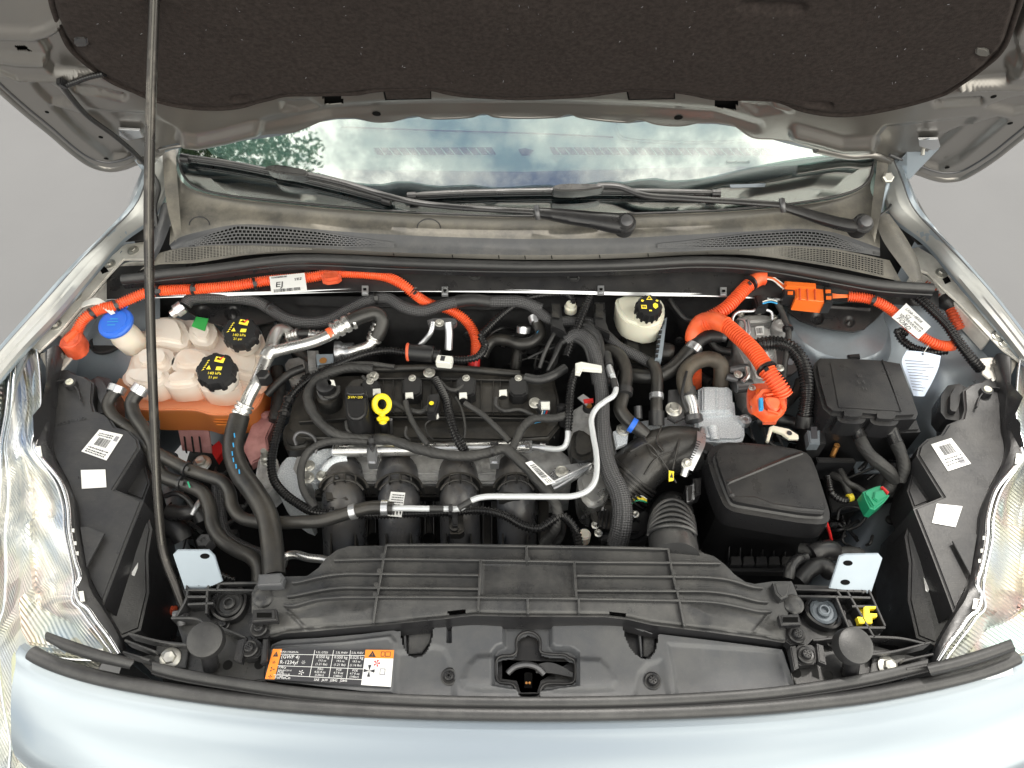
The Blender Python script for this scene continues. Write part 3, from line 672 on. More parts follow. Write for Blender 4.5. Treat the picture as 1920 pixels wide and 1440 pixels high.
ctop = put('cowl_top', loft([r0, mixr(r0, r1, .12, -.004), mixr(r0, r1, .5, -.006), mixr(r0, r1, .85, -.002), r1, r2], 110, 24, thick=.002), 'cowl', cowl)
cface = put('cowl_face', loft([r2, mixr(r2, r3, .5, -.002), r3], 110, 8, thick=.002), 'cowl_dark', cowl)
r4 = [(262,507,.978),(292,497,.985),(365,493,.99),(467,478,.993),(560,474,.995),(660,477,.996),(760,481,.996),(860,484,.996),(985,487,.996),(1110,486,.996),(1200,483,.996),(1290,478,.996),(1400,478,.994),(1477,487,.990),(1580,504,.985),(1690,528,.975)]
r3b = [(u, v, z) for u, v, z in r3]; r3b[0] = (300,474,1.0); r3b[-1] = (1668,488,.995)
shelf = put('cowl_shelf', loft([r3b, mixr(r3b, r4, .5), r4], 110, 8, thick=.002), 'cowl', cowl)
def interp_row(row, u): return float(np.interp(u, [p[0] for p in row], [p[1] for p in row])), float(np.interp(u, [p[0] for p in row], [p[2] for p in row]))
def lattice(ra, rb, u0, u1, du, nv, wpx, tri=None, name='mesh_grille', mat_='cowl_dark', target=None, skew=0, lift=.003):
    """dark backing with a raised net of thin ribs between two edge rows"""
    def pt(u, t, off=0):
        va, za = interp_row(ra, u); vb, zb = interp_row(rb, u)
        if tri: 
            lo, hi = tri(u); t = lo+(hi-lo)*t
        p, n_ = hit(u, va*(1-t)+vb*t, target, zdef=za); return p+n_*off
    us = np.arange(u0, u1+.1, du); V = []; Fc = []
    def quad(a, b, c, d): k = len(V); V.extend([a, b, c, d]); Fc.append((k, k+1, k+2, k+3))
    back = []; G_ = np.array([[pt(u, t, .0008)[:] for u in us] for t in np.linspace(0, 1, 4)]); put('vent_opening', gridmesh(G_), 'black_hole', target)
    for t in np.linspace(0, 1, nv+1):
        for i in range(len(us)-1):
            a, b = pt(us[i], t, lift), pt(us[i+1], t, lift); m_ = mpp(a)*wpx/2; n_ = (CAM-a).normalized(); s_ = (b-a).cross(n_).normalized()*m_
            quad(a-s_, b-s_, b+s_, a+s_); quad(a+s_, b+s_, b+s_-n_*lift*.8, a+s_-n_*lift*.8)
    for i, u in enumerate(us):
        for k in range(nv):
            sh = skew*(k % 2)*du/2
            a, b = pt(min(u+sh, u1), k/nv, lift+.0003), pt(min(u+sh, u1), (k+1)/nv, lift+.0003); m_ = mpp(a)*wpx/2; n_ = (CAM-a).normalized(); s_ = (b-a).cross(n_)
            if s_.length < 1e-7: continue
            s_ = s_.normalized()*m_; quad(a-s_, b-s_, b+s_, a+s_); quad(a+s_, b+s_, b+s_-n_*lift*.8, a+s_-n_*lift*.8)
    put(name, raw(V, Fc), mat_, target, kind='stuff')
triL = lambda u: (.12+.0*u, float(np.interp(u, [345, 470, 745], [.95, .95, .62]))) if u > 470 else (float(np.interp(u, [345, 400, 470], [.55, .2, .12])), .95)
triLL = lambda u: (float(np.interp(u, [345, 400, 445, 600, 745], [.62, .2, .05, .12, .5])), float(np.interp(u, [345, 470, 600, 745], [.98, .95, .9, .72])))
triRR = lambda u: (float(np.interp(u, [1232, 1400, 1530, 1600, 1640], [.5, .14, .05, .3, .6])), float(np.interp(u, [1232, 1400, 1530, 1640], [.72, .92, .95, .98])))
lattice(r2, r3, 345, 742, 7.6, 5, 2.0, triLL, target=cface, skew=1)
lattice(r2, r3, 1232, 1640, 7.6, 5, 2.0, triRR, target=cface, skew=1)
lattice(r3b, r4, 310, 590, 6, 7, 1.6, lambda u: (.1, float(np.interp(u, [310, 480, 590], [.85, .8, .15]))), target=shelf, mat_='cowl', lift=.002)
lattice(r3b, r4, 1385, 1660, 6, 7, 1.6, lambda u: (.1, float(np.interp(u, [1385, 1480, 1660], [.2, .85, .9]))), target=shelf, mat_='cowl', lift=.002)
for u in (738, 848, 935, 984, 1034, 1124, 1215, 1326):
    va, za = interp_row(r3b, u); vb, zb = interp_row(r4, u); q = on([(u, va+1), (u+1, vb-2)], shelf, lift=.0015)
    put('seam', bar(q, 1.6, .001, smooth=False), 'black_hole', shelf)
for u, v, r in ((374, 422, 19), (804, 428, 22)):
    c = [hit(u+r*math.cos(a), v-abs(r*.8*math.sin(a)), ctop, lift=.0006, zdef=1.04)[0] for a in np.linspace(0, math.pi, 20)]
    put('round_seam', tube(c, 1, rad=.0010, seg=6), 'ink', ctop)
seal = put('cowl_seal', tube([(230,524,.978),(262,521,.98),(310,514,.985),(380,507,.99),(440,499,.993),(500,491,.995),(560,486,.996),(660,488,.996),(760,493,.996),(860,496,.996),(985,499,.996),(1110,498,.996),(1200,495,.996),(1300,490,.996),(1380,492,.995),(1440,498,.992),(1500,507,.989),(1580,522,.984),(1650,534,.978),(1748,541,.972)], 9.5, seg=16), 'rubber', cowl)
put('seal_lip', bar([(230,531,.968),(310,523,.975),(380,515,.98),(440,507,.983),(500,500,.985),(560,495,.986),(760,503,.986),(985,508,.986),(1200,504,.986),(1300,499,.986),(1380,501,.985),(1440,507,.982),(1500,517,.979),(1580,532,.974),(1650,544,.968),(1748,551,.962)], 6, .012), 'plastic', cowl)

# ================================================================ wipers
def wiper(name, label, blade, arm, joint, wide, piv, cover):
    t = thing(name, label, 'wiper', G(piv[0], piv[1], .0), 'windshield wipers')
    g = lambda p, o: G(p[0], p[1], o)
    bl = put('blade', tube([g(p, .012) for p in blade], 5, rad=.0055, seg=10, flat=.7, taper=([0, .05, .5, .95, 1], [.6, 1, 1.1, 1, .6])), 'plastic', t)
    put('squeegee', bar([g(p, .008) for p in blade], 3, .008, up=GN), 'plastic', bl)
    put('spoiler', tube([g((p[0], p[1]-4), .02) for p in blade], 5, rad=.0045, seg=8, flat=1.2, taper=([0, .05, .95, 1], [.4, 1, 1, .4])), 'plastic_dusty', bl)
    e0, e1 = blade[0], blade[-1]
    for e, f in ((blade[0], blade[1]), (blade[-1], blade[-2])):
        k = 16/max(1, math.hypot(f[0]-e[0], f[1]-e[1])); b = (e[0]+(f[0]-e[0])*k, e[1]+(f[1]-e[1])*k)
        put('end_cap', tube([g((e[0], e[1]-1), .016), g((b[0], b[1]-1), .016)], 7, rad=.0085, seg=12), 'plastic', bl)
    put('arm', tube([g(p, .034 if i else .03) for i, p in enumerate(arm)], 5, rad=.0048, seg=10, flat=1.5), 'plastic', t)
    h_ = put('arm_head', loft([[g((p[0], p[1]-w_), .026) for p, w_ in wide], [g((p[0], p[1]-w_*.7), .036) for p, w_ in wide], [g((p[0], p[1]+w_*.5), .036) for p, w_ in wide], [g((p[0], p[1]+w_), .024) for p, w_ in wide], [g((p[0], p[1]+w_*1.05), .008) for p, w_ in wide]], 40, 14), 'plastic', t)
    put('joint', tube([g((joint[0]-1, joint[1]-11), .034), g(joint, .036), g((joint[0]+2, joint[1]+11), .028)], 7, rad=.0055, seg=12), 'steel_dark', h_)
    c = g(piv, .03); m_ = mpp(c)
    put('pivot_base', lathe([(19*m_, -.025), (19*m_, .004), (16*m_, .007), (.0001, .007)], c, GN, 30), 'plastic', t)
    put('pivot_cap', lathe([(13*m_, .004), (13*m_, .012), (11*m_, .016), (5*m_, .0175), (.0001, .0175)], c, GN, 30), 'steel_dark', t)
    put('blade_clip', prism([g(p, .045) for p in cover], None, 0, .003, vec=-GN*.03, rnd=1), 'plastic_dusty', t)
wiper('wiper', 'left black windshield wiper whose tip reaches the left corner of the glass', [(340,297),(420,308),(500,323),(620,350),(733,379)],
      [(500,318),(560,325),(640,342),(725,367),(770,378),(840,387),(1000,397)], (1007,399), [((1000,398),9),((1050,404),13),((1110,412),16),((1160,419),19),((1182,421),16)], (1173,419), [(497,310),(520,307),(570,316),(578,322),(573,330),(520,324),(498,318)])
wiper('wiper', 'right black windshield wiper lying nearly level, pivoting at the right end of the cowl', [(764,370),(860,365),(1035,361),(1200,362),(1350,365)],
      [(1120,348),(1160,350),(1207,366),(1280,372),(1380,378),(1460,384)], (1467,385), [((1462,385),9),((1500,397),10),((1547,412),12),((1597,423),12.5),((1625,422),12)], (1617,420), [(1036,348),(1055,343),(1130,344),(1134,351),(1090,358),(1040,358)])

# ================================================================ hood
HT = R(60); HO = Vector((0, 1.18, 1.12)); HN = Vector((0, -math.sin(HT), -math.cos(HT)))   # HN looks down at the bay
def Hd(u, v, off=0.0): return PP(u, v, HO+HN*off, HN)
hood = thing('hood', 'open silver hood seen from below with its dark felt insulation', 'hood', Hd(985, 250))
he = [(-260,-110),(-120,40),(-60,100),(0,162),(50,207),(100,248),(140,283),(167,302),(187,310),(207,313),(232,309),(253,301),(275,296),(300,281),(333,274),(400,272),(450,260),(500,249),(550,245),(580,234),(610,222),(640,218),(673,219),(690,224),(713,227),(735,225),(753,221),(765,216),(780,214),(800,220),(887,217),(900,211),(910,210),(927,217),(1047,217),(1060,212),(1072,212),(1087,218),(1180,227),(1195,222),(1206,223),(1227,230),(1260,234),(1285,233),(1313,227),(1350,228),(1375,233),(1413,256),(1453,259),(1480,262),(1530,277),(1597,290),(1637,288),(1668,299),(1700,312),(1727,321),(1750,329),(1773,333),(1800,330),(1830,315),(1863,293),(1892,270),(1920,247),(1980,195),(2060,110),(2200,-60)]
ml = lambda pts: pts
hf = [('line', [(-60,62),(0,57),(60,60),(90,52),(118,36)], 9, .010, 16),
      ('poly', [(72,70),(90,98),(84,122),(99,138),(150,142),(190,140),(300,180),(320,60),(150,-60),(120,30),(105,60)], -.012, 10),
      ('line', [(-10,103),(30,110),(78,112)], 8, .008, 16),
      ('line', [(-40,118),(0,133),(33,146),(90,147),(147,145)], 2.0, .006, 7),
      ('line', [(143,163),(185,169),(230,180)], 6, -.008, 7), ('line', [(143,163),(185,169),(230,180)], 1, .004, 5),
      ('poly', [(60,156),(88,154),(108,165),(132,192),(97,195),(75,175)], -.009, 6),
      ('poly', [(97,199),(160,216),(225,268),(243,298),(210,300),(143,247)], -.011, 7),
      ('line', [(-20,172),(40,228),(100,272),(150,306),(200,318)], 1, .005, 8),
      ('line', [(345,262),(370,265),(420,255),(477,240)], 9, .013, 18),
      ('poly', [(165,207),(277,213),(330,240),(345,262),(330,300),(250,300),(205,240)], -.007, 10),
      ('poly', [(527,190),(580,186),(600,200),(560,210),(530,205)], -.006, 12),
      ('line', [(500,232),(620,206),(760,198),(985,196),(1210,203),(1340,212),(1420,236)], 6, -.006, 22),
      ('line', [(1493,247),(1540,259),(1580,271),(1633,268)], 9, .013, 18),
      ('line', [(1758,193),(1800,189),(1838,187)], 6, -.008, 7), ('line', [(1758,193),(1800,189),(1838,187)], 1, .004, 5),
      ('poly', [(1640,262),(1660,238),(1720,232),(1830,220),(1800,250),(1720,318),(1640,300)], -.007, 10),
      ('poly', [(1765,262),(1830,232),(1868,220),(1890,225),(1800,300),(1760,318),(1730,312)], -.011, 7),
      ('poly', [(1800,162),(1890,155),(1915,110),(1905,70),(1960,-60),(1700,-60),(1600,120),(1740,180)], -.012, 10),
      ('line', [(1800,166),(1860,163),(1930,165)], 2, .006, 7),
      ('poly', [(1850,200),(1890,185),(1920,180),(1960,200),(1900,212)], -.009, 8),
      ('line', [(1780,338),(1840,318),(1930,246)], 1, .005, 8),
      ('poly', [(1395,193),(1440,193),(1470,205),(1420,212)], -.006, 12), ('line', [(1455,196),(1480,200)], 6, .006, 12),
      ('line', [(1906,128),(1935,112)], 14, .012, 20)]
us = np.linspace(-260, 2200, 616)
inner = put('inner_panel', relief(us, lambda u: np.full(len(u), -130.0), he, Hd, HN, hf, 110, bias=.62, cut=[[(22,80),(46,81),(57,92),(33,91)], [(602,172),(632,172),(643,186),(640,194),(606,195)], [(1340,180),(1383,177),(1378,204),(1336,200)]], thick=.0015), 'paint_inner', hood)
put('inner_panel_front', loft([[Hd(u, v, -.004) for u in (-260, 400, 1500, 2200)] for v in (-128, -400, -1200)], 30, 20, thick=.002), 'felt', hood)
# outer skin behind the inner panel with its folded rim
put('outer_skin', loft([[Hd(u, v+3, -.020) for u, v in he[::2]], [Hd(u, v-10, -.030) for u, v in he[::2]], [Hd(u, -130, -.055) for u, v in he[::2]], [Hd(975+(u-975)*1.15, -420, -.05) for u, v in he[::2]], [Hd(975+(u-975)*1.5, -1220, -.03) for u, v in he[::2]]], 90, 12, thick=.002), 'paint', hood)
put('folded_rim', tube([Hd(u, v+1, -.008) for u, v in he[:14]], 6, rad=.009, seg=10), 'paint_inner', hood)
put('folded_rim', tube([Hd(u, v+1, -.008) for u, v in he[-16:]], 6, rad=.009, seg=10), 'paint_inner', hood)
put('folded_rim', tube([Hd(u, v, -.003) for u, v in he[13:-15]], 3, rad=.003, seg=8), 'paint_inner', hood)
put('sealer_bead', tube([Hd(u-3 if u < 900 else u+3, v-9, .001) for u, v in he[:12]], 2, rad=.0026, seg=8), 'steel_dark', hood)
put('sealer_bead', tube([Hd(u, v-9, .001) for u, v in he[-13:]], 2, rad=.0026, seg=8), 'steel_dark', hood)
pe = [(96,-140),(97,0),(103,25),(110,43),(130,87),(152,110),(180,132),(213,154),(253,171),(287,186),(330,197),(367,202),(410,203),(450,199),(480,190),(505,184),(533,177),(590,176),(640,175),(670,174),(707,168),(808,166),(840,173),(873,178),(920,181),(973,183),(1050,181),(1107,177),(1180,167),(1267,170),(1300,175),(1340,183),(1395,184),(1453,187),(1475,193),(1497,203),(1530,211),(1563,215),(1590,215),(1613,213),(1655,206),(1697,197),(1747,183),(1775,173),(1800,157),(1825,140),(1847,123),(1865,108),(1880,90),(1890,70),(1897,50),(1905,25),(1913,0),(1935,-140)]
pu = [p for p in pe]
pus = np.linspace(97.5, 1912, 520)
padrim = [(u, v) for u, v in pe]
pf = [('poly', [(110,-100),(106,0),(118,40),(140,82),(190,126),(260,162),(330,186),(410,193),(470,184),(530,168),(640,167),(707,160),(808,158),(900,172),(973,175),(1100,168),(1180,159),(1267,162),(1340,174),(1453,178),(1500,194),(1563,205),(1613,203),(1700,186),(1760,168),(1800,146),(1850,108),(1878,70),(1900,0),(1910,-100)], .012, 16),
      ('line', [(441,174),(465,172)], 7, -.005, 8), ('line', [(1518,182),(1555,184)], 5, -.006, 6), ('line', [(1395,-5),(1500,-2)], 8, -.006, 20),
      ('line', [(144,79),(160,80)], 14, -.004, 18), ('line', [(1838,98),(1848,98)], 14, -.004, 18),
      ('line', [(900,30),(1040,20)], 60, .004, 120), ('line', [(600,60),(700,90)], 70, -.003, 140), ('line', [(1300,70),(1500,90)], 70, .003, 140)]
pad = put('insulation_pad', relief(pus, lambda u: np.interp(u, [97, 98, 1911, 1913], [-140, -130, -130, -140]), [(u, v) for u, v in pe if 0 <= v or u in (97,)][0:], lambda u, v: Hd(u, v, .004), HN, pf, 120, bias=.8), 'felt', hood)
put('pad_edge', tube([Hd(u, v, .0035) for u, v in pe], 3, rad=.0042, seg=8), 'felt', hood)
for a, b in ((719, 807), (1175, 1264)):
    put('pad_flap', prism([Hd(a+1,166,.005), Hd(b-1,164,.005), Hd(b,184,.004), Hd(a+6,186,.004)], None, 0, vec=-HN*.003), 'felt', pad)
    put('flap_slot', prism([Hd(a-2,164,.003), Hd(b+1,163,.003), Hd(b+2,186,.0028), Hd(a+3,188,.0028)], None, 0, vec=-HN*.002), 'black_hole', inner)
put('backing', prism([Hd(590,160,-.012), Hd(660,160,-.012), Hd(660,206,-.012), Hd(590,206,-.012)], None, 0, vec=-HN*.002), 'black_hole', inner)
put('backing', prism([Hd(1320,165,-.012), Hd(1400,165,-.012), Hd(1400,212,-.012), Hd(1320,212,-.012)], None, 0, vec=-HN*.002), 'black_hole', inner)
put('backing', prism([Hd(5,70,-.012), Hd(75,70,-.012), Hd(75,102,-.012), Hd(5,102,-.012)], None, 0, vec=-HN*.002), 'black_hole', inner)
for u, v, r in ((706,213,8),(1272,220,8),(88,210,3.5),(189,257,4),(199,297,4),(1863,181,5),(1894,231,4.5),(1776,314,4)):
    p, n_ = hit(u, v, inner, zdef=1.1); m_ = mpp(p); put('hole', lathe([(r*m_, 0), (r*m_, .0008), (r*m_*.9, .001), (.0001, .001)], p, HN, 18), 'black_hole', inner)
for u, v, s_ in ((152, 80, 1), (1842, 99, -1)):   # square push-in clips of the pad
    c = [Hd(u-14, v-10, .018), Hd(u+12, v-8-s_*2, .018), Hd(u+14, v+9, .018), Hd(u-13, v+8+s_, .018)]
    put('pad_clip', prism(c, None, 0, .002, vec=-HN*.006, rnd=1), 'plastic_dusty' if s_ > 0 else 'cowl', pad)
r_ = random.Random(4)                      # lint caught in the felt
V = []; Fc = []
for k in range(70):
    u, v = r_.uniform(150, 1850), r_.uniform(-5, 165); a = r_.uniform(0, 6.28); l_ = r_.uniform(1, 4.5); b = len(V); dx, dy = math.cos(a)*l_, math.sin(a)*l_
    q = [(u, v), (u+dx, v+dy), (u+dx+.6, v+dy+.7), (u+.6, v+.8)]; q = [hit(x, y, pad, lift=.0006, zdef=1.3)[0] for x, y in q]; V += q; Fc.append((b, b+1, b+2, b+3))
put('lint', raw(V, Fc), 'ink_grey', pad, kind='stuff')
# hinges
hR = put('hinge', prism([Hd(1735,258,.008)-Vector((0,.004,0)), P(1761,262,1.165), P(1762,276,1.15), P(1700,341,1.08), P(1687,352,1.06), P(1672,348,1.06), P(1668,320,1.09), P(1700,285,1.14), P(1715,268,1.165)], None, .0, .001, vec=(0.004, .003, 0)), 'paint_bay', hood)
hL = put('hinge', prism([Hd(228,250,.008), P(255,247,1.17), P(278,262,1.16), P(297,300,1.10), P(304,345,1.07), P(290,352,1.06), P(268,320,1.09), P(240,285,1.13), P(226,262,1.15)], None, .0, .001, vec=(-.004, .003, 0)), 'paint_bay', hood)
for u, v, o_ in ((1731,270,hR),(1699,297,hR),(247,255,hL),(282,300,hL)):
    p = P(u, v, 1.155 if v < 280 else 1.11); put('washer', lathe([(.0125, 0), (.012, .002), (.0001, .002)], p, HN, 24), 'steel', o_)
    inst('hinge_nut', NUT, 'bolt', p+HN*.002, HN+Vector((0, 0, -.4)), o_, .3, 1.1)
put('hinge_plate', prism([Hd(1722,262,.005), Hd(1759,261,.005), Hd(1763,276,.005), Hd(1752,283,.005), Hd(1724,275,.005)], None, 0, .001, vec=-HN*.004), 'steel', hR)
put('hinge_plate', prism([Hd(222,243,.005), Hd(262,245,.005), Hd(270,258,.005), Hd(240,264,.005), Hd(224,255,.005)], None, 0, .001, vec=-HN*.004), 'steel', hL)
link = put('hinge_arm', tube([(1662,328,1.10),(1664,345,1.08),(1655,372,1.06),(1650,400,1.05)], 5, seg=10, flat=.5), 'galv', hood)
put('pivot_bolt', lathe([(.011, 0), (.011, .006), (.008, .008), (.0001, .008)], P(1663,334,1.10), (0, -.5, .8), 6, ang=20), 'bolt', link)
# washer hose clipped to the hood and running down the hinge
hh = thing('washer_hose', 'thin black washer hose running from the hood down beside the left hinge', 'hose', P(290, 330, 1.08))
put('hose', tube([Hd(115,158,.010), Hd(135,185,.012), Hd(165,218,.012), Hd(215,255,.014), Hd(255,290,.016), P(285,325,1.10), P(297,350,1.08), P(290,390,1.06), P(296,430,1.03)], 4.5, seg=10), 'rubber', hh)
put('sleeve', tube([Hd(117,162,.011), Hd(140,154,.011), Hd(165,145,.012), Hd(196,138,.014)], 5.5, 'corr', seg=10), 'corrugated', hh)
put('clip', boxp(Hd(108,158,.016), Hd(126,168,.016), 14, .012, up=HN), 'plastic', hh)
hw = thing('washer_hose', 'short black washer hose between hood hinge and right cowl corner', 'hose', P(1640, 400, 1.05))
put('hose', tube([(1640,413,1.055),(1655,400,1.06),(1665,392,1.06),(1672,380,1.055)], 2.2, seg=8), 'rubber', hw)

# prop rod
rod = thing('prop_rod', 'long dark steel prop rod standing at the left front and holding the hood', 'prop rod', P(345, 1150, .83))
def rz(u, v, dz=0):     # the rod is straight between its foot and the hood: height on that line for a photo row
    d = ray(u, v); y0, z0, k = .492, .90, .679; return CAM + d*((y0+k*(CAM.z-z0))/(d.y-k*d.z)) + Vector((0, -.6, .75))*dz
put('rod', tube([rz(291,-130), rz(290,-60), rz(289,0), rz(283,200), rz(279,400), rz(281,560), rz(288,760), rz(297,950), (307,1037,.90), (330,1100,.865), (352,1155,.84)], 9, seg=10), 'rod', rod)
put('groove', bar([rz(296,-60,.009), rz(294,0,.009), rz(287,200,.009), rz(284,400,.009), rz(286,560,.009), rz(293,760,.009), rz(301,950,.009), rz(308,1020,.009)], 3.4, .004, up=(0, -.6, .75)), 'cowl', rod)
put('pivot', tube([(326,1153,.85),(338,1152,.85),(352,1156,.848)], 8, seg=12), 'steel_dark', rod)
# ================================================================ radiator air guide
ZG = .885
guide = thing('radiator_cover', 'wide ribbed black plastic air guide across the front of the engine bay', 'radiator cover', P(985, 1110, .84))
go = [(486,1085),(531,1081),(576,1080),(597,1065),(611,1047),(632,1031),(655,1024),(722,1023),(728,1020),(987,1022),(1217,1026),(1307,1034),(1339,1043),(1360,1059),(1377,1077),(1397,1091),(1415,1095),(1450,1090),(1485,1090),(1495,1115),(1503,1140),(1458,1149),(1473,1204),(1467,1205),(1432,1199),(1310,1183),(1222,1172),(1179,1162),(1135,1157),(960,1156),(888,1154),(830,1161),(713,1172),(597,1183),(538,1187),(506,1196),(518,1150),(472,1148),(478,1110)]
def zg(u, v): return ZG + .012*math.exp(-((u-985)/260)**2) - max(0, abs(u-985)-380)*.00010 - max(0, v-1120)*.00012
vt = [(p[0], p[1]) for p in go[:21]]; vb = sorted([(p[0], p[1]) for p in go[21:]]+[(1503,1141)], key=lambda p: p[0])
vt = [(472,1112)]+vt
vb = [(472,1149),(506,1192),(538,1187),(597,1183),(713,1172),(830,1161),(888,1154),(960,1156),(1135,1157),(1179,1162),(1222,1172),(1310,1183),(1432,1199),(1467,1205),(1474,1204),(1475,1149),(1503,1141)]
gf = [('poly', [(905,1055),(1074,1055),(1078,1116),(903,1116)], -.003, 4),
      ('poly', [(560,1160),(640,1135),(695,1140),(690,1160),(600,1174)], .004, 30), ('poly', [(1300,1140),(1400,1150),(1440,1185),(1330,1175)], .004, 30),
      ('line', [(540,1146),(555,1160),(573,1180)], 1.5, .004, 6), ('line', [(1442,1150),(1428,1168),(1412,1186)], 1.5, .004, 6),
      ('line', [(506,1190),(538,1180),(597,1176),(713,1166),(830,1154),(888,1147),(960,1149),(1135,1150),(1179,1155),(1222,1165),(1310,1176),(1432,1192),(1467,1199)], 2, -.003, 5)]
gtop = put('guide_panel', relief(np.linspace(472, 1503, 330), vt, vb, lambda u, v: P(u, v, zg(u, v)), (0, 0, 1), gf, 60, cut=[[(838,1144),(872,1142),(873,1149),(839,1151)],[(1140,1146),(1171,1148),(1173,1155),(1141,1153)]], thick=.0025), 'plastic_dusty', guide)
put('guide_skirt', loft([[P(u, v, zg(u, v)-.001) for u, v in vb[1:15]], [P(u, v, zg(u, v)-.001)+Vector((0, -.001, -.02)) for u, v in vb[1:15]], [P(u, v, zg(u, v))+Vector((0, -.006, -.035)) for u, v in vb[1:15]]], 80, 6, thick=.002), 'plastic', guide)
def zp(pts, d): return [(u, v, zg(u, v)+d) for u, v in pts]
ribs = [[(725,1021),(860,1021),(987,1023),(1120,1025),(1253,1028)], [(626,1049),(719,1047),(900,1049),(1077,1052),(1265,1054),(1351,1055)],
 [(547,1091),(559,1090),(597,1081),(640,1075),(713,1075),(897,1077)], [(538,1117),(553,1115),(597,1106),(632,1101),(707,1101),(897,1103)], [(532,1134),(550,1134),(591,1123),(632,1119),(705,1118),(987,1120),(1275,1125),(1339,1128),(1380,1135),(1427,1145),(1447,1145)],
 [(1081,1078),(1262,1080),(1327,1081),(1368,1086),(1412,1099),(1431,1101)], [(1082,1106),(1268,1107),(1333,1108),(1380,1115),(1424,1126),(1441,1127)],
 [(724,1021),(719,1047),(710,1100),(705,1126),(699,1168)], [(901,1049),(899,1090),(896,1145)], [(1077,1051),(1079,1090),(1081,1121)], [(1253,1028),(1262,1077),(1273,1120),(1284,1174)], [(987,1022),(988,1054)], [(989,1120),(990,1151)], [(1085,1122),(1086,1150)]]
for r in ribs: put('rib', bar(zp(r, .0095), 4.6, .012, smooth=len(r) > 2), 'plastic_dusty', guide)
for u, v in ((719,1047),(713,1075),(707,1101),(705,1119),(1262,1078),(1268,1107),(1275,1125),(988,1052)):
    put('rib_knot', lat(u, v, zg(u, v), [(5.5, 0), (5.5, .009), (4.5, .0105), (.1, .0105)], seg=14), 'plastic_dusty', guide)
put('end_block', prism([(484,1076),(526,1073),(532,1080),(528,1096),(482,1098)], .897, .02, .003, 3), 'plastic_grey', guide)
put('end_block', prism([(1450,1091),(1484,1090),(1478,1118),(1466,1123),(1455,1112)], .893, .02, .003, 3), 'plastic_dusty', guide)
for u, v in ((493,1121),(1488,1133)):
    inst('push_pin', BUTTON, 'plastic_dusty', P(u, v, zg(u, v)+.001), (0, 0, 1), guide, scale=1.05)
# belt-buckle catches at both ends
for c in ([(473,1142),(517,1140),(520,1163),(471,1166)], [(1461,1152),(1498,1150),(1504,1170),(1466,1172)]):
    b_ = put('catch', prism(c, .895, .014, .003, 3), 'plastic', guide)
    cx = sum(p[0] for p in c)/4; cy = sum(p[1] for p in c)/4
    put('catch_slot', prism([(cx-14,cy-4),(cx+14,cy-4),(cx+14,cy+5),(cx-14,cy+5)], .8957, .0006), 'black_hole', b_)

# ================================================================ latch cover panel with the warning label
ZL = .862
latch = thing('latch_panel', 'smooth dark grey plastic cover ahead of the air guide with a cross shaped latch opening', 'panel', P(985, 1240, .82))
lt = [(497,1268),(500,1240),(509,1209),(530,1200),(600,1196),(680,1189),(737,1182),(746,1184),(815,1171),(825,1168),(944,1162),(1033,1165),(1161,1169),(1190,1175),(1233,1191),(1237,1189),(1320,1199),(1400,1209),(1467,1218),(1488,1281)]
lb = [(497,1275),(600,1288),(681,1297),(734,1300),(853,1306),(970,1309),(1100,1309),(1252,1305),(1380,1296),(1488,1283)]
cross = [(968,1206),(970,1196),(977,1188),(990,1184),(1003,1188),(1011,1196),(1013,1206),(1014,1222),(1030,1226),(1060,1228),(1066,1232),(1077,1238),(1077,1276),(1070,1281),(1022,1283),(1014,1292),(1011,1306),(973,1306),(968,1293),(962,1283),(936,1279),(931,1272),(931,1236),(940,1230),(962,1228),(968,1222)]
uL = [(750,1178),(751,1198),(755,1214),(764,1227),(776,1231),(790,1228),(801,1217),(808,1200),(813,1172)]; uR = [(1166,1171),(1170,1192),(1179,1213),(1190,1226),(1204,1235),(1217,1234),(1227,1222),(1231,1208),(1233,1190)]
lf = [('poly', [(499,1275),(506,1222),(516,1211),(640,1203),(733,1192),(742,1204),(738,1300),(600,1300)], .004, 7), ('poly', [(502,1275),(508,1224),(516,1215),(640,1208),(728,1198),(735,1206),(731,1292),(600,1284)], -.002, 4),
      ('poly', [(944,1150),(1033,1150),(1033,1206),(1040,1213),(1072,1215),(1084,1224),(1084,1285),(1020,1292),(960,1290),(924,1285),(924,1222),(932,1212),(945,1207)], -.014, 8),
      ('poly', [(925,1230),(895,1232),(880,1246),(868,1274),(873,1288),(900,1293),(965,1293),(965,1230)], .005, 14), ('poly', [(1080,1236),(1125,1238),(1142,1255),(1154,1276),(1150,1291),(1100,1294),(1040,1294),(1040,1236)], .005, 14),
      ('poly', [(815,1212),(832,1217),(843,1237),(848,1256),(853,1310),(740,1310),(745,1225)], -.004, 12), ('poly', [(1190,1310),(1200,1262),(1215,1245),(1240,1238),(1255,1305)], -.004, 12),
      ('poly', [(1254,1207),(1463,1221),(1486,1290),(1270,1304),(1262,1245)], -.004, 9), ('line', [(842,1176),(842,1201)], 3.4, -.012, 3)]
lp = put('cover_panel', relief(np.linspace(497, 1488, 360), lt, lb, lambda u, v: P(u, v, ZL-max(0, abs(u-985)-330)*.00006), (0, 0, 1), lf, 84, cut=[cross, uL, uR], thick=.002), 'plastic_grey', latch)
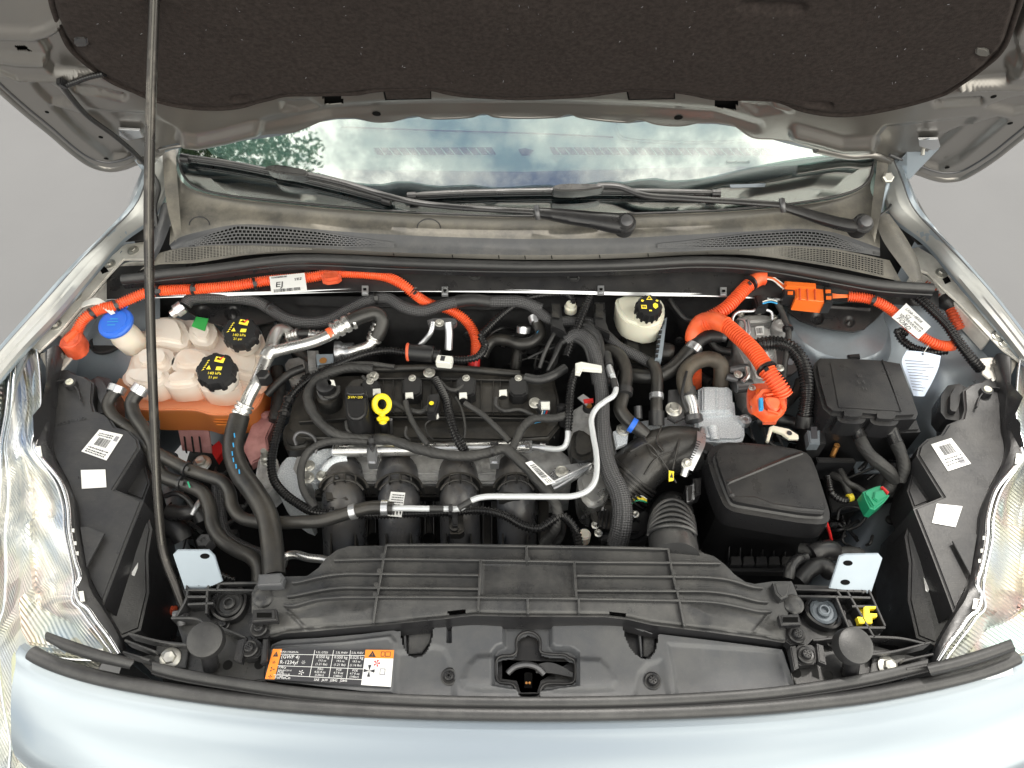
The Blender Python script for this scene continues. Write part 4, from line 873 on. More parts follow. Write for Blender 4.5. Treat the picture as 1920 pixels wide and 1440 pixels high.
# what is under the openings
put('under_tray', prism([(740,1165),(1245,1175),(1250,1245),(1100,1300),(880,1300),(740,1240)], .835, .002), 'plastic', latch)
for a, b in (((758,1178),(760,1226)),((1199,1176),(1203,1232))):
    put('under_rib', bar([(a[0], a[1], .848), (b[0], b[1], .848)], 4, .012, smooth=False), 'plastic_grey', latch)
put('under_block', prism([(766,1180),(812,1174),(806,1204),(790,1224),(766,1226)], .842, .004, .001), 'cowl_dark', latch)
put('under_block', prism([(1206,1184),(1228,1192),(1226,1220),(1214,1231),(1207,1230)], .842, .004, .001), 'plastic_dusty', latch)
put('opening_lip', tube([(u, v, .853) for u, v in cross[3:]+cross[:4]], 3, seg=8), 'plastic', latch)
lk = thing('hood_latch', 'black hood latch mechanism inside the cross shaped opening', 'latch', P(990, 1270, .80))
put('latch_plate', prism([(940,1236),(1070,1240),(1070,1276),(1015,1278),(1008,1300),(975,1300),(968,1278),(940,1274)], .835, .004, .001), 'steel_dark', lk)
put('latch_hook', tube([(952,1262,.846),(966,1250,.85),(990,1246,.852),(1008,1252,.85),(1020,1264,.846)], 6, seg=10), 'steel_dark', lk)
put('latch_lever', loft([[(1005,1246,.851),(1030,1242,.853),(1055,1250,.852),(1074,1262,.85)], [(1005,1262,.846),(1030,1262,.848),(1055,1266,.848),(1074,1270,.847)]], 16, thick=.003), 'plastic', lk)
put('striker_slot', prism([(983,1262),(990,1260),(998,1262),(998,1290),(983,1290)], .8395, .001), 'black_hole', lk)
for u in (987, 993): put('spring', lat(u, 1281, .842, [(2.4, 0), (2.4, .002), (.1, .002)], seg=8), 'copper', lk)
rad = thing('radiator', 'finned radiator core glimpsed through the latch opening', 'radiator', P(990, 1215, .60))
rb_ = put('core', prism([(940,1190),(1045,1190),(1045,1240),(940,1240)], .80, .15, 0), 'radiator', rad)
for k in range(22): put('fin', boxp((950+k*4, 1228, .806), (950+k*4, 1240, .806), 1.5, .006, .0002), 'steel', rad)
for u, v in ((843,1269),(1223,1277),(486,1178),(468,1216),(1494,1190),(1511,1228)):
    t = latch
    p, n_ = hit(u, v, lp, zdef=.872); inst('screw', SCREW, 'plastic', p, n_, t, u)
# warning label
lab_c = Q([(512,1217),(739,1219),(733,1288),(497,1273)], .8665)
wl = Sheet('warning_label', lab_c, 'ink', lp, 'black, orange and white air conditioning warning label', thick=.0004)
wl.rects([(.0, .0, .075, 1.0), (.765, .0, 1.0, .24)], 'ink_orange', 'orange_field', 1.3)
wl.rects([(.765, .24, 1.0, 1.0)], 'ink_white', 'white_field', 1.3)
wl.rects([(.075,.165,.765,.18),(.075,.545,.765,.56),(.06,.845,.765,.86),(.345,.02,.349,.85),(.50,.02,.504,.85),(.64,.02,.644,.85)], 'ink_white', 'ruling', 1.35)
for x, y, s_, h_ in ((.14,.10,'TUNA-19A289-PA',.065),(.41,.10,'1.5L GTDI',.075),(.572,.10,'2.5L PHEV',.075),(.702,.10,'2.5L FHEV',.075),(.424,.24,'0.550 kg',.105),(.572,.24,'0.550 kg',.105),(.702,.24,'0.525 kg',.105),(.424,.35,'19.5 oz',.075),(.572,.35,'19.5 oz',.075),(.702,.35,'18.5 oz',.075),(.424,.46,'(1.21 lbs)',.085),(.572,.46,'(1.21 lbs)',.085),(.702,.46,'(1.16 lbs)',.085),(.424,.61,'PAG',.08),(.572,.61,'POE',.08),(.702,.61,'POE',.08),(.424,.70,'4.05 fl oz',.08),(.572,.70,'4.7 fl oz',.08),(.702,.70,'4.7 fl oz',.08),(.424,.79,'(120cc)',.08),(.572,.79,'(140cc)',.08),(.702,.79,'(140cc)',.08),(.52,.925,'SAE   J639   J2842   J2845',.085)):
    wl.text(x, y, s_, h_*1.15, 'ink_white', 'CENTER')
for x, y, s_, h_ in ((.085,.26,'(GWP 4)',.14),(.085,.44,'R-1234yf',.14),(.085,.60,'PAG',.11),(.085,.70,'WSH-M1C231-B',.055),(.085,.76,'POE',.10),(.085,.83,'WSS-M2C31-B2',.055),(.075,.935,'FoMoCo',.12)):
    wl.text(x, y, s_, h_*1.1, 'ink_white', 'LEFT')
def tri(sheet, cx, cy, w_, h_, m_):
    V = [sheet.at(cx, cy-h_, 2), sheet.at(cx+w_, cy+h_, 2), sheet.at(cx-w_, cy+h_, 2)]; put('warning_triangle', raw(V, [(0, 1, 2)]), m_, sheet.o)
tri(wl, .037, .17, .022, .09, 'ink'); tri(wl, .825, .12, .032, .09, 'ink')
wl.text(.825, .15, '!', .12, 'ink_orange', 'CENTER', k=3); wl.text(.037, .20, '!', .10, 'ink_orange', 'CENTER', k=3)
def starburst(sheet, cx, cy, r, n_, m_, w_=.3, name='fan_symbol'):
    V = []; Fc = []; ar = sheet.Hh/sheet.W
    for k in range(n_):
        a = 2*math.pi*k/n_; b = len(V); V += [sheet.at(cx, cy, 2.2)]
        for da in (-w_, 0, w_): V.append(sheet.at(cx+r*ar*math.cos(a+da), cy+r*math.sin(a+da), 2.2))
        Fc += [(b, b+1, b+2), (b, b+2, b+3)]
    put(name, raw(V, Fc), m_, sheet.o)
starburst(wl, .815, .60, .17, 4, 'ink'); starburst(wl, .275, .42, .06, 6, 'ink_white', .12, 'snowflake_symbol'); starburst(wl, .275, .74, .08, 5, 'ink_white', .2, 'service_symbol')
starburst(wl, .87, .38, .10, 5, 'ink_red', .3, 'crossed_out_symbol'); starburst(wl, .037, .45, .05, 5, 'ink', .25, 'hazard_symbol'); starburst(wl, .037, .68, .08, 3, 'ink', .3, 'flame_symbol'); starburst(wl, .037, .92, .06, 4, 'ink', .3, 'hazard_symbol')
wl.rects([(.895,.05,.925,.19),(.93,.05,.975,.19)], 'ink', 'book_symbol', 2); wl.rects([(.90,.07,.922,.17),(.935,.07,.97,.17)], 'ink_orange', 'book_page', 2.6)
wl.rects([(.90,.52,.945,.70)], 'ink_grey', 'hand_symbol', 2); wl.rects([(.907,.545,.938,.675)], 'ink_white', 'hand_inside', 2.6)

# ================================================================ front weatherstrips
sl = [(60,1224),(75,1233),(110,1248),(175,1268),(292,1291),(437,1311),(554,1322),(700,1331),(840,1336),(985,1338),(1130,1337),(1280,1333),(1430,1325),(1535,1315),(1640,1302),(1797,1270),(1870,1248),(1905,1232)]
ft = thing('front_weatherstrip', 'long black rubber hood seal curving along the top edge of the silver front panel', 'weatherstrip', P(985, 1338, .84))
put('seal_tube', tube([(u, v, .852) for u, v in sl], 13.5, seg=20, flat=1.05), 'rubber', ft)
sl2 = [(285,1250),(330,1262),(440,1281),(560,1298),(700,1309),(840,1315),(985,1317),(1130,1316),(1280,1311),(1430,1301),(1535,1288),(1640,1270),(1740,1246)]
put('seal_flange', loft([[(u, v-11, .868) for u, v in sl2], [(u, v-9, .871) for u, v in sl2], [(u, v+5, .869) for u, v in sl2], [(u, v+13, .858) for u, v in sl2]], 90, 10, thick=.003), 'rubber', ft)
put('seal_groove', tube([(u, v+12, .8605) for u, v in sl2], 2.2, seg=8), 'dark_void', ft)
fl = thing('corner_weatherstrip', 'short black rubber seal piece at the left front corner below the headlight', 'weatherstrip', P(165, 1215, .86))
put('seal', loft([[(88,1184,.888),(120,1196,.888),(180,1216,.886),(252,1236,.884)], [(84,1190,.892),(118,1203,.892),(178,1223,.890),(250,1243,.888)], [(85,1200,.889),(116,1214,.889),(176,1233,.887),(244,1250,.885)], [(92,1204,.870),(118,1220,.870),(176,1240,.868),(243,1255,.866)]], 40, 12, thick=.004), 'rubber', fl)
fr_ = thing('corner_weatherstrip', 'short black rubber seal piece at the right front corner below the headlight', 'weatherstrip', P(1820, 1230, .86))
put('seal', loft([[(1738,1244,.884),(1790,1232,.886),(1850,1214,.888),(1895,1198,.888)], [(1740,1251,.888),(1792,1239,.890),(1852,1221,.892),(1899,1205,.892)], [(1744,1262,.885),(1796,1250,.887),(1855,1232,.889),(1903,1214,.889)], [(1748,1268,.866),(1798,1256,.868),(1857,1238,.870),(1904,1220,.870)]], 40, 12, thick=.004), 'rubber', fr_)

# ================================================================ front bolster ends
def rowz(pts, z): return [(u, v, z) for u, v in pts]
bL = thing('bolster_end', 'ribbed black plastic bolster end at the left front with a round rubber isolator', 'bolster', P(420, 1180, .80), 'bolster ends')
bR = thing('bolster_end', 'ribbed black plastic bolster end at the right front holding the yellow clip', 'bolster', P(1560, 1190, .80), 'bolster ends')
put('base_plate', prism([(345,1100),(480,1090),(520,1145),(506,1196),(497,1275),(420,1285),(285,1262),(255,1232),(345,1215),(330,1165)], .845, .02, .002), 'plastic_dusty', bL)
put('base_plate', prism([(1490,1095),(1625,1100),(1660,1170),(1640,1210),(1722,1232),(1735,1250),(1650,1275),(1500,1292),(1488,1282),(1473,1205),(1503,1150)], .845, .02, .002), 'plastic', bR)
for t, rr in ((bL, [[(347,1093),(400,1093),(485,1092)],[(347,1105),(400,1105),(484,1106)],[(349,1118),(388,1118)],[(362,1080),(352,1096)],[(380,1079),(372,1098)],[(396,1084),(388,1104)],[(413,1086),(406,1106)],[(350,1095),(349,1120),(330,1155)],[(388,1106),(386,1150)],[(321,1158),(370,1160),(388,1172)],[(240,1187),(300,1202),(350,1208)],[(234,1200),(292,1222)],[(230,1222),(280,1237)],[(404,1172),(460,1195)],[(352,1132),(400,1130)]]),
              (bR, [[(1492,1104),(1560,1106),(1625,1108)],[(1496,1117),(1560,1118),(1632,1120)],[(1568,1104),(1578,1118)],[(1587,1104),(1640,1195)],[(1630,1106),(1660,1173)],[(1568,1118),(1598,1190)],[(1598,1136),(1644,1136)],[(1595,1176),(1660,1176)],[(1575,1092),(1582,1106)],[(1592,1093),(1602,1110)],[(1607,1094),(1620,1112)],[(1525,1200),(1565,1196)],[(1634,1226),(1680,1220),(1745,1204)],[(1694,1238),(1750,1226)],[(1700,1254),(1758,1244)],[(1630,1193),(1690,1196),(1735,1206)]])):
    for r in rr: put('rib', bar(rowz(r, .872), 4.5, .028, smooth=len(r) > 2), 'plastic_dusty' if t is bL else 'plastic', t)
for t, c in ((bL, (431,1133)), (bR, (1543,1147))):
    put('isolator_housing', lat(c[0], c[1], .856, [(34, -.01), (34, .006), (30, .008), (28, .004), (26, -.004), (.1, -.004)], seg=36, wob=lambda a, h: 1+.05*math.cos(3*a)), 'plastic', t)
    q = put('isolator', lat(c[0], c[1], .853, [(25, 0), (25, .004), (21, .006), (19, .001), (12, .001), (12, .007), (9, .009), (7, .009), (7, .002), (.1, .002)], seg=36), 'rubber' if t is bL else 'galv_dark', t)
for u, v in ((419, 1171), (1560, 1203)):
    p = P(u, v, .852); inst('small_screw', SCREW, 'plastic', p, (0, 0, 1), bL if u < 900 else bR, .4, .75)
for u, v, t in ((320,1234,bL),(1664,1250,bR)):
    put('bolt_plate', prism([(u-26,v-24),(u+34,v-22),(u+28,v+18),(u-32,v+16)], .853, .006, .001), 'plastic_dusty', t)
    inst('flange_bolt', BOLT, 'bolt', P(u, v, .854), (.1, -.1, 1), t, .5, 1.7)
put('ribbed_post', tube([(338,1152,.862),(342,1170,.852)], 9, seg=12), 'steel_dark', bL)
for t, u, v in ((bL, 486, 1178), (bL, 468, 1216), (bR, 1494, 1190), (bR, 1511, 1228)):
    put('screw_boss', prism([(u-22,v-18),(u+20,v-20),(u+24,v+16),(u-20,v+20)], .868, .02, .002, rnd=1), 'plastic', t)
for t, pts in ((bL, [(445,1200),(462,1195),(452,1242),(437,1236)]), (bL, [(493,1198),(502,1198),(500,1238),(488,1244)]), (bR, [(1482,1212),(1492,1210),(1498,1252),(1490,1256)]), (bR, [(1532,1206),(1544,1210),(1550,1246),(1536,1240)])):
    put('snap_arm', prism(pts, .878, .014, .0015), 'plastic', t)
for u, v in ((427,1247),(486,1246),(1493,1262),(1553,1266)):
    put('keyhole', lat(u, v, .8665, [(9, 0), (9, .0006), (.1, .0006)], seg=18), 'black_hole', bL if u < 900 else bR)
def stop(u, v, r, t_label, un, vn):
    t = thing('hood_bumper', t_label, 'bumper stop', P(un, vn, .85), 'hood bump stops')
    top = P(u, v, .905); m_ = mpp(top)
    put('rubber_head', lathe([(r*.86*m_, -.016), (r*m_, -.012), (r*1.0*m_, .004), (r*.95*m_, .0085), (r*.75*m_, .011), (.0001, .0115)], top, (.16, -.22, 1) if u < 900 else (.05, -.2, 1), 40), 'rubber', t)
    put('threaded_post', lathe([(.0115, 0), (.0115, .05)]+[(.0115 if k % 2 else .0135, .004*k) for k in range(0)], P(un, vn, .85), top-P(un, vn, .85), 20), 'plastic', t)
stop(386, 1200, 33, 'round black rubber hood bump stop at the left front beside the prop rod foot', 396, 1250)
stop(1600, 1211, 34, 'round black rubber hood bump stop at the right front below the yellow clip', 1594, 1262)
yc = thing('yellow_clip', 'bright yellow plastic clip in the right bolster end', 'clip', P(1627, 1155, .85))
put('clip_body', prism([(1620,1134),(1644,1135),(1644,1140),(1631,1141),(1631,1149),(1645,1150),(1645,1156),(1636,1157),(1636,1168),(1612,1168),(1608,1156),(1620,1156)], .872, .012, .0012), 'yellow', yc)
put('clip_back', prism([(1602,1135),(1620,1134),(1620,1146),(1608,1154)], .862, .003, .0005), 'yellow', yc)

# grey steel hood-lock brackets
for nm, lab, pts, z0, h1, h2 in (('bracket', 'pale grey steel bracket behind the left bolster end with one oval hole', [(324,1040),(333,1031),(391,1031),(402,1042),(417,1090),(372,1110),(347,1108)], .88, (384,1043), None),
                     ('bracket', 'pale grey steel bracket behind the right bolster end with two holes', [(1574,1043),(1584,1039),(1647,1038),(1655,1047),(1633,1114),(1555,1103)], .88, (1590,1056), (1585,1092))):
    o0 = P(pts[1][0], pts[1][1], .915); n_ = Vector((0, -.75, .66))
    c = [PP(u, v, o0, n_) for u, v in pts]
    t = thing(nm, lab, 'bracket', min(c, key=lambda p: p.z), 'hood lock brackets')
    pl = put('plate', prism(c, None, 0, .001, vec=-n_*.003), 'galv', t)
    for h_ in (h1, h2):
        if h_: 
            q = [PP(h_[0]+9*math.cos(a), h_[1]+5*math.sin(a), o0+n_*.0006, n_) for a in np.linspace(0, 6.28, 16, endpoint=False)]; put('hole', prism(q, None, 0, vec=-n_*.0005), 'black_hole', pl)
st = thing('sensor_nut', 'black hexagonal plastic cap on top of the left grey bracket', 'cap', P(382, 1022, .86))
put('hex_cap', lat(382, 1014, .90, [(15, -.02), (15, 0), (13, .003), (6, .003), (5, .001), (.1, .001)], seg=6), 'plastic', st)

# ================================================================ headlights
def headlight(side):
    mr = (lambda pts: pts) if side < 0 else (lambda pts: mir(pts, 1982, 14))
    lab = ('left' if side < 0 else 'right')
    t = thing('headlight', f'{lab} headlight with clear lens, bright faceted reflector and black rear housing', 'headlight', Q(mr([(60, 1000, .70)]))[0], 'headlights')
    inn0 = mr([(70,655,.935),(76,700,.93),(78,770,.92),(62,837,.912),(78,864,.908),(108,907,.902),(122,951,.897),(125,995,.893),(137,1053,.888),(143,1091,.884),(140,1126,.88),(155,1141,.876),(175,1167,.873),(198,1196,.868),(216,1226,.863)])
    inn = inn0 + mr([(150,1230,.855),(85,1222,.85),(48,1240,.84),(56,1320,.80),(80,1440,.73),(96,1500,.70)])
    out = mr([(6,655,.925),(-4,700,.91),(-14,770,.89),(-22,837,.87),(-28,864,.86),(-40,907,.84),(-50,951,.82),(-60,995,.80),(-66,1053,.77),(-70,1091,.75),(-74,1150,.73),(-100,1200,.71),(-110,1300,.68),(-110,1400,.66),(-100,1500,.64),(-60,1600,.62),(40,1640,.62)])
    def mixp(a, b, k, dz): return [tuple(x*(1-k)+y*k for x, y in zip(p, q))[:2]+(p[2]*(1-k)+q[2]*k+dz,) for p, q in zip(a, b)]
    lens = put('lens', loft([mixp(inn, out, 0, .0), mixp(inn, out, .25, .008), mixp(inn, out, .6, .010), mixp(inn, out, .8, .006), out, mixp(inn, out, 1.2, -.05)], 70, 24), 'lens', t)
    rr = [mixp(inn, out, 0, -.006), mixp(inn, out, .10, -.010), mixp(inn, out, .16, -.030), mixp(inn, out, .33, -.034), mixp(inn, out, .36, -.018), mixp(inn, out, .44, -.018), mixp(inn, out, .5, -.05), mixp(inn, out, .75, -.07), mixp(inn, out, .8, -.03), mixp(inn, out, .95, -.02), mixp(inn, out, 1.1, -.10)]
    rows = [cr_spline(Q(r), 90) for r in rr]
    G_ = np.array(rows)
    for j in range(90):                      # facets: step the bowl along its length
        k = [0, .006, -.004, .008, -.002, .005][(j//15) % 6]
        G_[2:8, j, 2] += k
    put('reflector', gridmesh(np.array([lin_spline(G_[:, j], 44) for j in range(90)]).transpose(1, 0, 2), .001, 20), 'reflector', t)
    # long lens edges
    for k, w_ in ((.02, 2.4), (.62, 3), (.72, 3)):
        put('lens_rib', tube(mixp(inn, out, k, .006 if k > .1 else .001), w_, seg=8), 'chrome', t)
    # small inner details: turn signal wedge and lower bezel
    bz = mr([(30,1100,.83),(95,1150,.83),(140,1165,.84),(190,1222,.84),(100,1215,.83),(40,1205,.81)])
    put('bezel', prism(bz, None, .02, .003, 2, rnd=1), 'reflector', t)
    sg = mr([(20,1215,.76),(42,1240,.78),(70,1330,.74),(72,1420,.70),(50,1400,.70),(20,1300,.72)]); put('turn_signal', prism(sg, None, .02, .003, rnd=1), 'signal', t)
    # black flange
    fi = mr([(112,650,.93),(100,705,.925),(92,790,.915),(90,820,.91),(100,860,.905),(122,900,.90),(140,944,.895),(144,985,.892),(155,1042,.887),(164,1084,.883),(181,1119,.879),(192,1140,.876),(206,1163,.872),(222,1195,.868),(231,1228,.863)])
    fo2 = mr([(84,660,.94),(85,702,.935),(86,780,.926),(66,820,.918),(62,840,.916),(76,862,.914),(110,905,.908),(124,951,.903),(127,995,.899),(138,1053,.894),(146,1082,.89),(138,1100,.888),(144,1128,.885),(160,1141,.882),(178,1167,.878),(200,1196,.874),(218,1226,.868)])
    n2 = cr_spline(Q(fo2), 60); n1_ = cr_spline(Q(fi), 60)
    put('flange', loft([[Vector(p)+Vector((0, 0, -.012)) for p in n2], [Vector(p) for p in n2], [Vector(p)+Vector((0, 0, .004)) for p in n1_], [Vector(p)+Vector((0, 0, -.02)) for p in n1_]], 60, 8, thick=.002), 'plastic_housing', t)
    put('lens_edge', tube([Vector(p)+Vector((-.004*(-side)*-1, 0, .0)) for p in n2[18:]], 3, rad=.0035, seg=8), 'chrome', t)
    for (u, v) in [(72,846),(152,1118)]:
        q = mr([(u-5,v-9),(u+4,v-10),(u+7,v+9),(u-1,v+10)]); z_ = .921 if v < 900 else .892; put('tab_window', prism(Q(q, z_), None, .001), 'white_plastic', t)
    for (u, v) in [(137,994),(141,1018),(145,1037)]:
        q = mr([(u-2,v-3),(u+2,v-3),(u+2,v+4),(u-2,v+3)]); put('tab_window', prism(Q(q, .906), None, .001), 'white_plastic', t)
    # rear housing, top and lower tiers
    hz = .898
    ho = mr([(92,693,.905),(125,691,.905),(143,702,.905),(160,705,.90),(175,716,.90),(172,752,.895),(177,769,.895),(204,780,.892),(216,799,.89),(242,807,.888),(258,822,.885),(262,838,.885),(214,916,.88),(268,938,.875),(236,1018,.872),(205,1100,.868),(192,1136,.866),(180,1116,.868),(162,1080,.872),(154,1040,.875),(143,985,.88),(140,944,.883),(122,900,.888),(100,860,.893),(90,820,.896),(92,760,.90)])
    H_ = put('housing_top', prism(ho, None, .11, .004, 3, draft=-.03), 'plastic_housing', t)
    put('housing_step', prism(mr([(262,838),(280,905),(268,938),(214,916)]), .845, .08, .003), 'plastic_housing', t)
    put('housing_side', prism(mr([(268,938,.85),(284,990,.83),(276,1040,.82),(278,1110,.80),(262,1180,.79),(225,1195,.80),(192,1138,.83),(236,1018,.85)]), None, .14, .004, 2), 'plastic_housing', t)
    put('bulb_cap', prism(mr([(164,706),(178,698),(200,702),(212,722),(213,752),(203,765),(180,768),(172,752)]), .885, .05, .012, 4), 'plastic_housing', t)
    put('housing_rib', bar(mr([(88,718,.912),(120,712,.912),(142,726,.91),(150,748,.908)]), 3, .008), 'plastic_housing', t)
    put('housing_fin', prism(mr([(150,988,.888),(165,987,.888),(196,1000,.886),(162,1064,.884)]), None, .003, .0005), 'plastic_housing', t)
    put('top_bracket', prism(mr([(73,662,.925),(112,652,.925),(118,664,.922),(86,690,.918)]), None, .01, .002), 'cowl', t)
    sc = mr([(131,717)])[0]; pz = P(sc[0], sc[1], .912); m_ = mpp(pz)
    put('adjuster_boss', lathe([(11*m_, -.012), (11*m_, .001), (.0001, .001)], pz, (0, 0, 1), 20), 'plastic_housing', t); put('adjuster_screw', lathe([(7*m_, 0), (7*m_, .0024), (4*m_, .0035), (3*m_, .002), (.0001, .002)], pz+Vector((0, 0, .001)), (0, 0, 1), 18), 'cream', t)
    for c in ([(188,1040),(200,1034),(196,1085),(185,1090)],): put('housing_groove', bar(mr([(196,1120,.80),(228,1060,.82),(250,1000,.835)]), 3, .004), 'plastic_housing', t)
    return t, H_
hlL, HL_ = headlight(-1)
hlR, HR_ = headlight(1)
def sticker(nm, pts, o_, lab, zdef=.88): return Sheet(nm, on(pts, o_, lift=.001, zdef=zdef), 'paper', o_, lab, thick=.0005)
s1 = sticker('barcode_label', [(187,806),(231,816),(200,864),(153,847)], HL_, 'tilted white barcode label')
s1.barcode(.22, .3, .72, .62, 20); s1.lines(.1, .9, [.72, .82, .90], .05); s1.lines(.1, .7, [.12, .2], .045, seed=4); s1.rects([(.78,.1,.94,.3)], 'ink_grey', 'print_block')
s2 = sticker('white_sticker', [(152,882),(198,881),(200,914),(154,917)], HL_, 'plain torn white sticker'); s2.lines(.1, .9, [.2, .35, .5, .65, .8], .03, 'paper_blue')
s3 = sticker('barcode_label', [(1745,834),(1783,822),(1820,870),(1777,884)], HR_, 'tilted white barcode label')
s3.barcode(.25, .15, .8, .5, 20); s3.lines(.1, .9, [.6, .7, .8], .05); s3.rects([(.62,.72,.85,.92)], 'ink_grey', 'print_block')
s4 = sticker('white_sticker', [(1756,945),(1804,950),(1791,989),(1747,981)], HR_, 'plain torn white sticker'); s4.lines(.1, .85, [.2, .4, .6, .8], .03, 'paper_blue')
for pts, o_, tt in (([(253,1050),(259,1053),(258,1065),(252,1080),(247,1078),(248,1064)], hlL, -1), ([(1731,1078),(1737,1077),(1741,1090),(1743,1104),(1740,1110),(1736,1108)], hlR, 1)):
    put('paint_mark', prism(Q(pts, .824), None, .0005), 'paper', o_)
def embossed(o_, u, v, txt, hpx, rot, m_='plastic_dusty'):
    p, n_ = hit(u, v, o_, lift=.0006); cu = bpy.data.curves.new('text', 'FONT'); cu.body = txt; cu.size = hpx*mpp(p); cu.extrude = .0004; cu.materials.append(M[m_])
    q = textobj('embossed_text', cu); q.parent = o_; q.location = p-wloc(o_); q.rotation_mode = 'QUATERNION'; q.rotation_quaternion = Vector(n_).to_track_quat('Z', 'Y') @ Matrix.Rotation(rot, 3, 'Z').to_quaternion()
embossed(HL_, 105, 800, 'MADE IN USA', 9, -.5)
# ================================================================ helpers for engine bay things
def hosething(name, label, cat, pts, rpx, mode=None, m_='hose', group=None, **kw):
    mid = Q(pts)[len(pts)//2]; t = thing(name, label, cat, mid, group)
    put(kw.pop('part', 'hose'), tube(pts, rpx, mode, **kw), m_, t); return t
def clamp(t, a, b, rpx, m_='steel', name='clamp', ear=True):
    a3, b3 = Q([a, b]); r = rpx*mpp(a3); d = (b3-a3)
    o = put(name, lathe([(r*.96, 0), (r*1.08, .0004), (r*1.08, d.length-.0004), (r*.96, d.length)], a3, d, 24), m_, t)
    if ear:
        s_ = d.normalized(); n_ = (CAM-a3).normalized(); c = (a3+b3)/2+n_*r*1.05; w_ = s_*d.length*.45; q = s_.cross(n_).normalized()*.004
        put('clamp_ear', prism([c-w_-q+n_*.005, c+w_-q+n_*.005, c+w_+q+n_*.005, c-w_+q+n_*.005], None, 0, .0008, vec=-n_*.008), m_, o)
    return o
def tie(t, u, v, z, d, rpx, m_='plastic'):
    c = P(u, v, z); dv = (P(u+d[0], v+d[1], z)-c).normalized(); r = rpx*mpp(c)
    o = put('cable_tie', lathe([(r*1.0, -.0025), (r*1.1, -.0022), (r*1.1, .0022), (r*1.0, .0025)], c, dv, 20), m_, t)
    n_ = (CAM-c).normalized(); e = c+n_*r*1.0; q = dv*.0035; s_ = dv.cross(n_).normalized()*.004
    put('tie_head', prism([e-q-s_+n_*.004, e+q-s_+n_*.004, e+q+s_+n_*.004, e-q+s_+n_*.004], None, 0, .0006, vec=-n_*.006), m_, o)
def crimp(t, a, b, rpx, m_='alloy'):
    a3, b3 = Q([a, b]); r = rpx*mpp(a3); L_ = (b3-a3).length; pr = [(r*.7, 0), (r, L_*.04)]
    for k in range(3):
        h = L_*(.12+.3*k); pr += [(r, h), (r*.82, h+L_*.05), (r*.82, h+L_*.10), (r, h+L_*.15)]
    pr += [(r, L_*.97), (r*.75, L_)]; return put('crimp_collar', lathe(pr, a3, b3-a3, 26), m_, t)
def part_prism(nm, pts, z, h, m_, t, bev=.002, **kw): return put(nm, prism(pts, z, h, bev, **kw), m_, t)
def bolt(t, u, v, z, s_=1.2, n=(0, -.1, 1), nm='bolt'): return inst(nm, BOLT, 'bolt', P(u, v, z), n, t, u*.37, s_)
def disc(t, nm, u, v, z, prof, m_, ax=(0, 0, 1), seg=28, wob=None): return put(nm, lat(u, v, z, prof, None, ax, seg, wob), m_, t)
def screwcap(t, u, v, z, r, h=.026, ax=(0, 0, 1), nm='cap', neck='tank', teeth=9):
    wob = lambda a, hh: 1+.035*(1 if math.cos(teeth*a) > .2 else -1)
    o = P(u, v, z); m_ = mpp(o); ax = Vector(ax).normalized()
    put('neck', lathe([(r*.9*m_, -h*1.9), (r*.9*m_, -h), (r*.98*m_, -h), (r*.98*m_, -h*.85), (.0001, -h*.8)], o, ax, 32), neck, t)
    c = put(nm, lathe([(r*m_, -h), (r*1.0*m_, -h*.3), (r*.93*m_, -.003), (r*.9*m_, 0), (r*.55*m_, .0005), (.0001, .001)], o, ax, 72, wob), 'plastic_cap', t)
    return c, o+ax*.0015, ax, m_
def facetext(o_, p, ax, txt, h, m_, rot=0, dx=0, dy=0, sx=1):
    cu = bpy.data.curves.new('text', 'FONT'); cu.body = txt; cu.size = h; cu.align_x = 'CENTER'; cu.align_y = 'CENTER'; cu.materials.append(M[m_])
    q = textobj('lettering', cu); q.parent = o_; x = Vector((1, 0, 0)); x = (x-ax*x.dot(ax)).normalized(); y = ax.cross(x)
    mt = Matrix((x, y, ax)).transposed() @ Matrix.Rotation(rot, 3, 'Z'); q.rotation_euler = mt.to_euler()
    q.location = p+x*dx+y*dy-wloc(o_); q.scale = (sx, 1, 1)
def facequads(o_, p, ax, rs, m_, nm='symbol', lift=.0008):
    x = Vector((1, 0, 0)); x = (x-ax*x.dot(ax)).normalized(); y = ax.cross(x); V = []; Fc = []
    for poly in rs:
        b = len(V); V += [p+x*a+y*c+ax*lift for a, c in poly]; Fc.append(tuple(range(b, len(V))))
    put(nm, raw(V, Fc), m_, o_)
mat('plastic_cap', (.010, .010, .011), .42, bump=(300, .2))
mat('pink_plastic', (.50, .26, .25), .45, bump=(80, .3), var=((.30, .13, .13), 30, .4, .7))

# ================================================================ coolant tank
tank = thing('coolant_tank', 'translucent white plastic coolant tank half full of orange coolant with two black caps', 'coolant tank', P(350, 760, .74))
ZT = .868
body_o = [(258,618),(266,600),(290,589),(322,586),(345,594),(360,592),(392,594),(408,612),(440,640),(480,634),(496,652),(497,690),(487,715),(472,727),(440,732),(405,735),(370,727),(330,724),(285,726),(248,724),(226,714),(222,700),(232,690),(243,655)]
part_prism('tank_body', body_o, ZT, .055, 'tank', tank, .012, draft=-.06, seg=4, rnd=2)
seam_o = [(252,640),(262,618),(290,606),(400,612),(470,655),(500,668),(502,712),(490,750),(474,770),(435,776),(395,777),(368,768),(330,767),(280,768),(240,764),(217,750),(213,728),(226,700)]
part_prism('seam_flange', seam_o, .822, .006, 'tank', tank, .002, rnd=2)
low_o = [(256,640),(290,612),(400,620),(470,660),(496,672),(497,712),(484,752),(470,768),(430,774),(395,775),(370,766),(330,765),(282,766),(242,762),(221,748),(218,728),(230,700)]
part_prism('lower_tank', low_o, .816, .078, 'tank', tank, .006, draft=-.05, rnd=2)
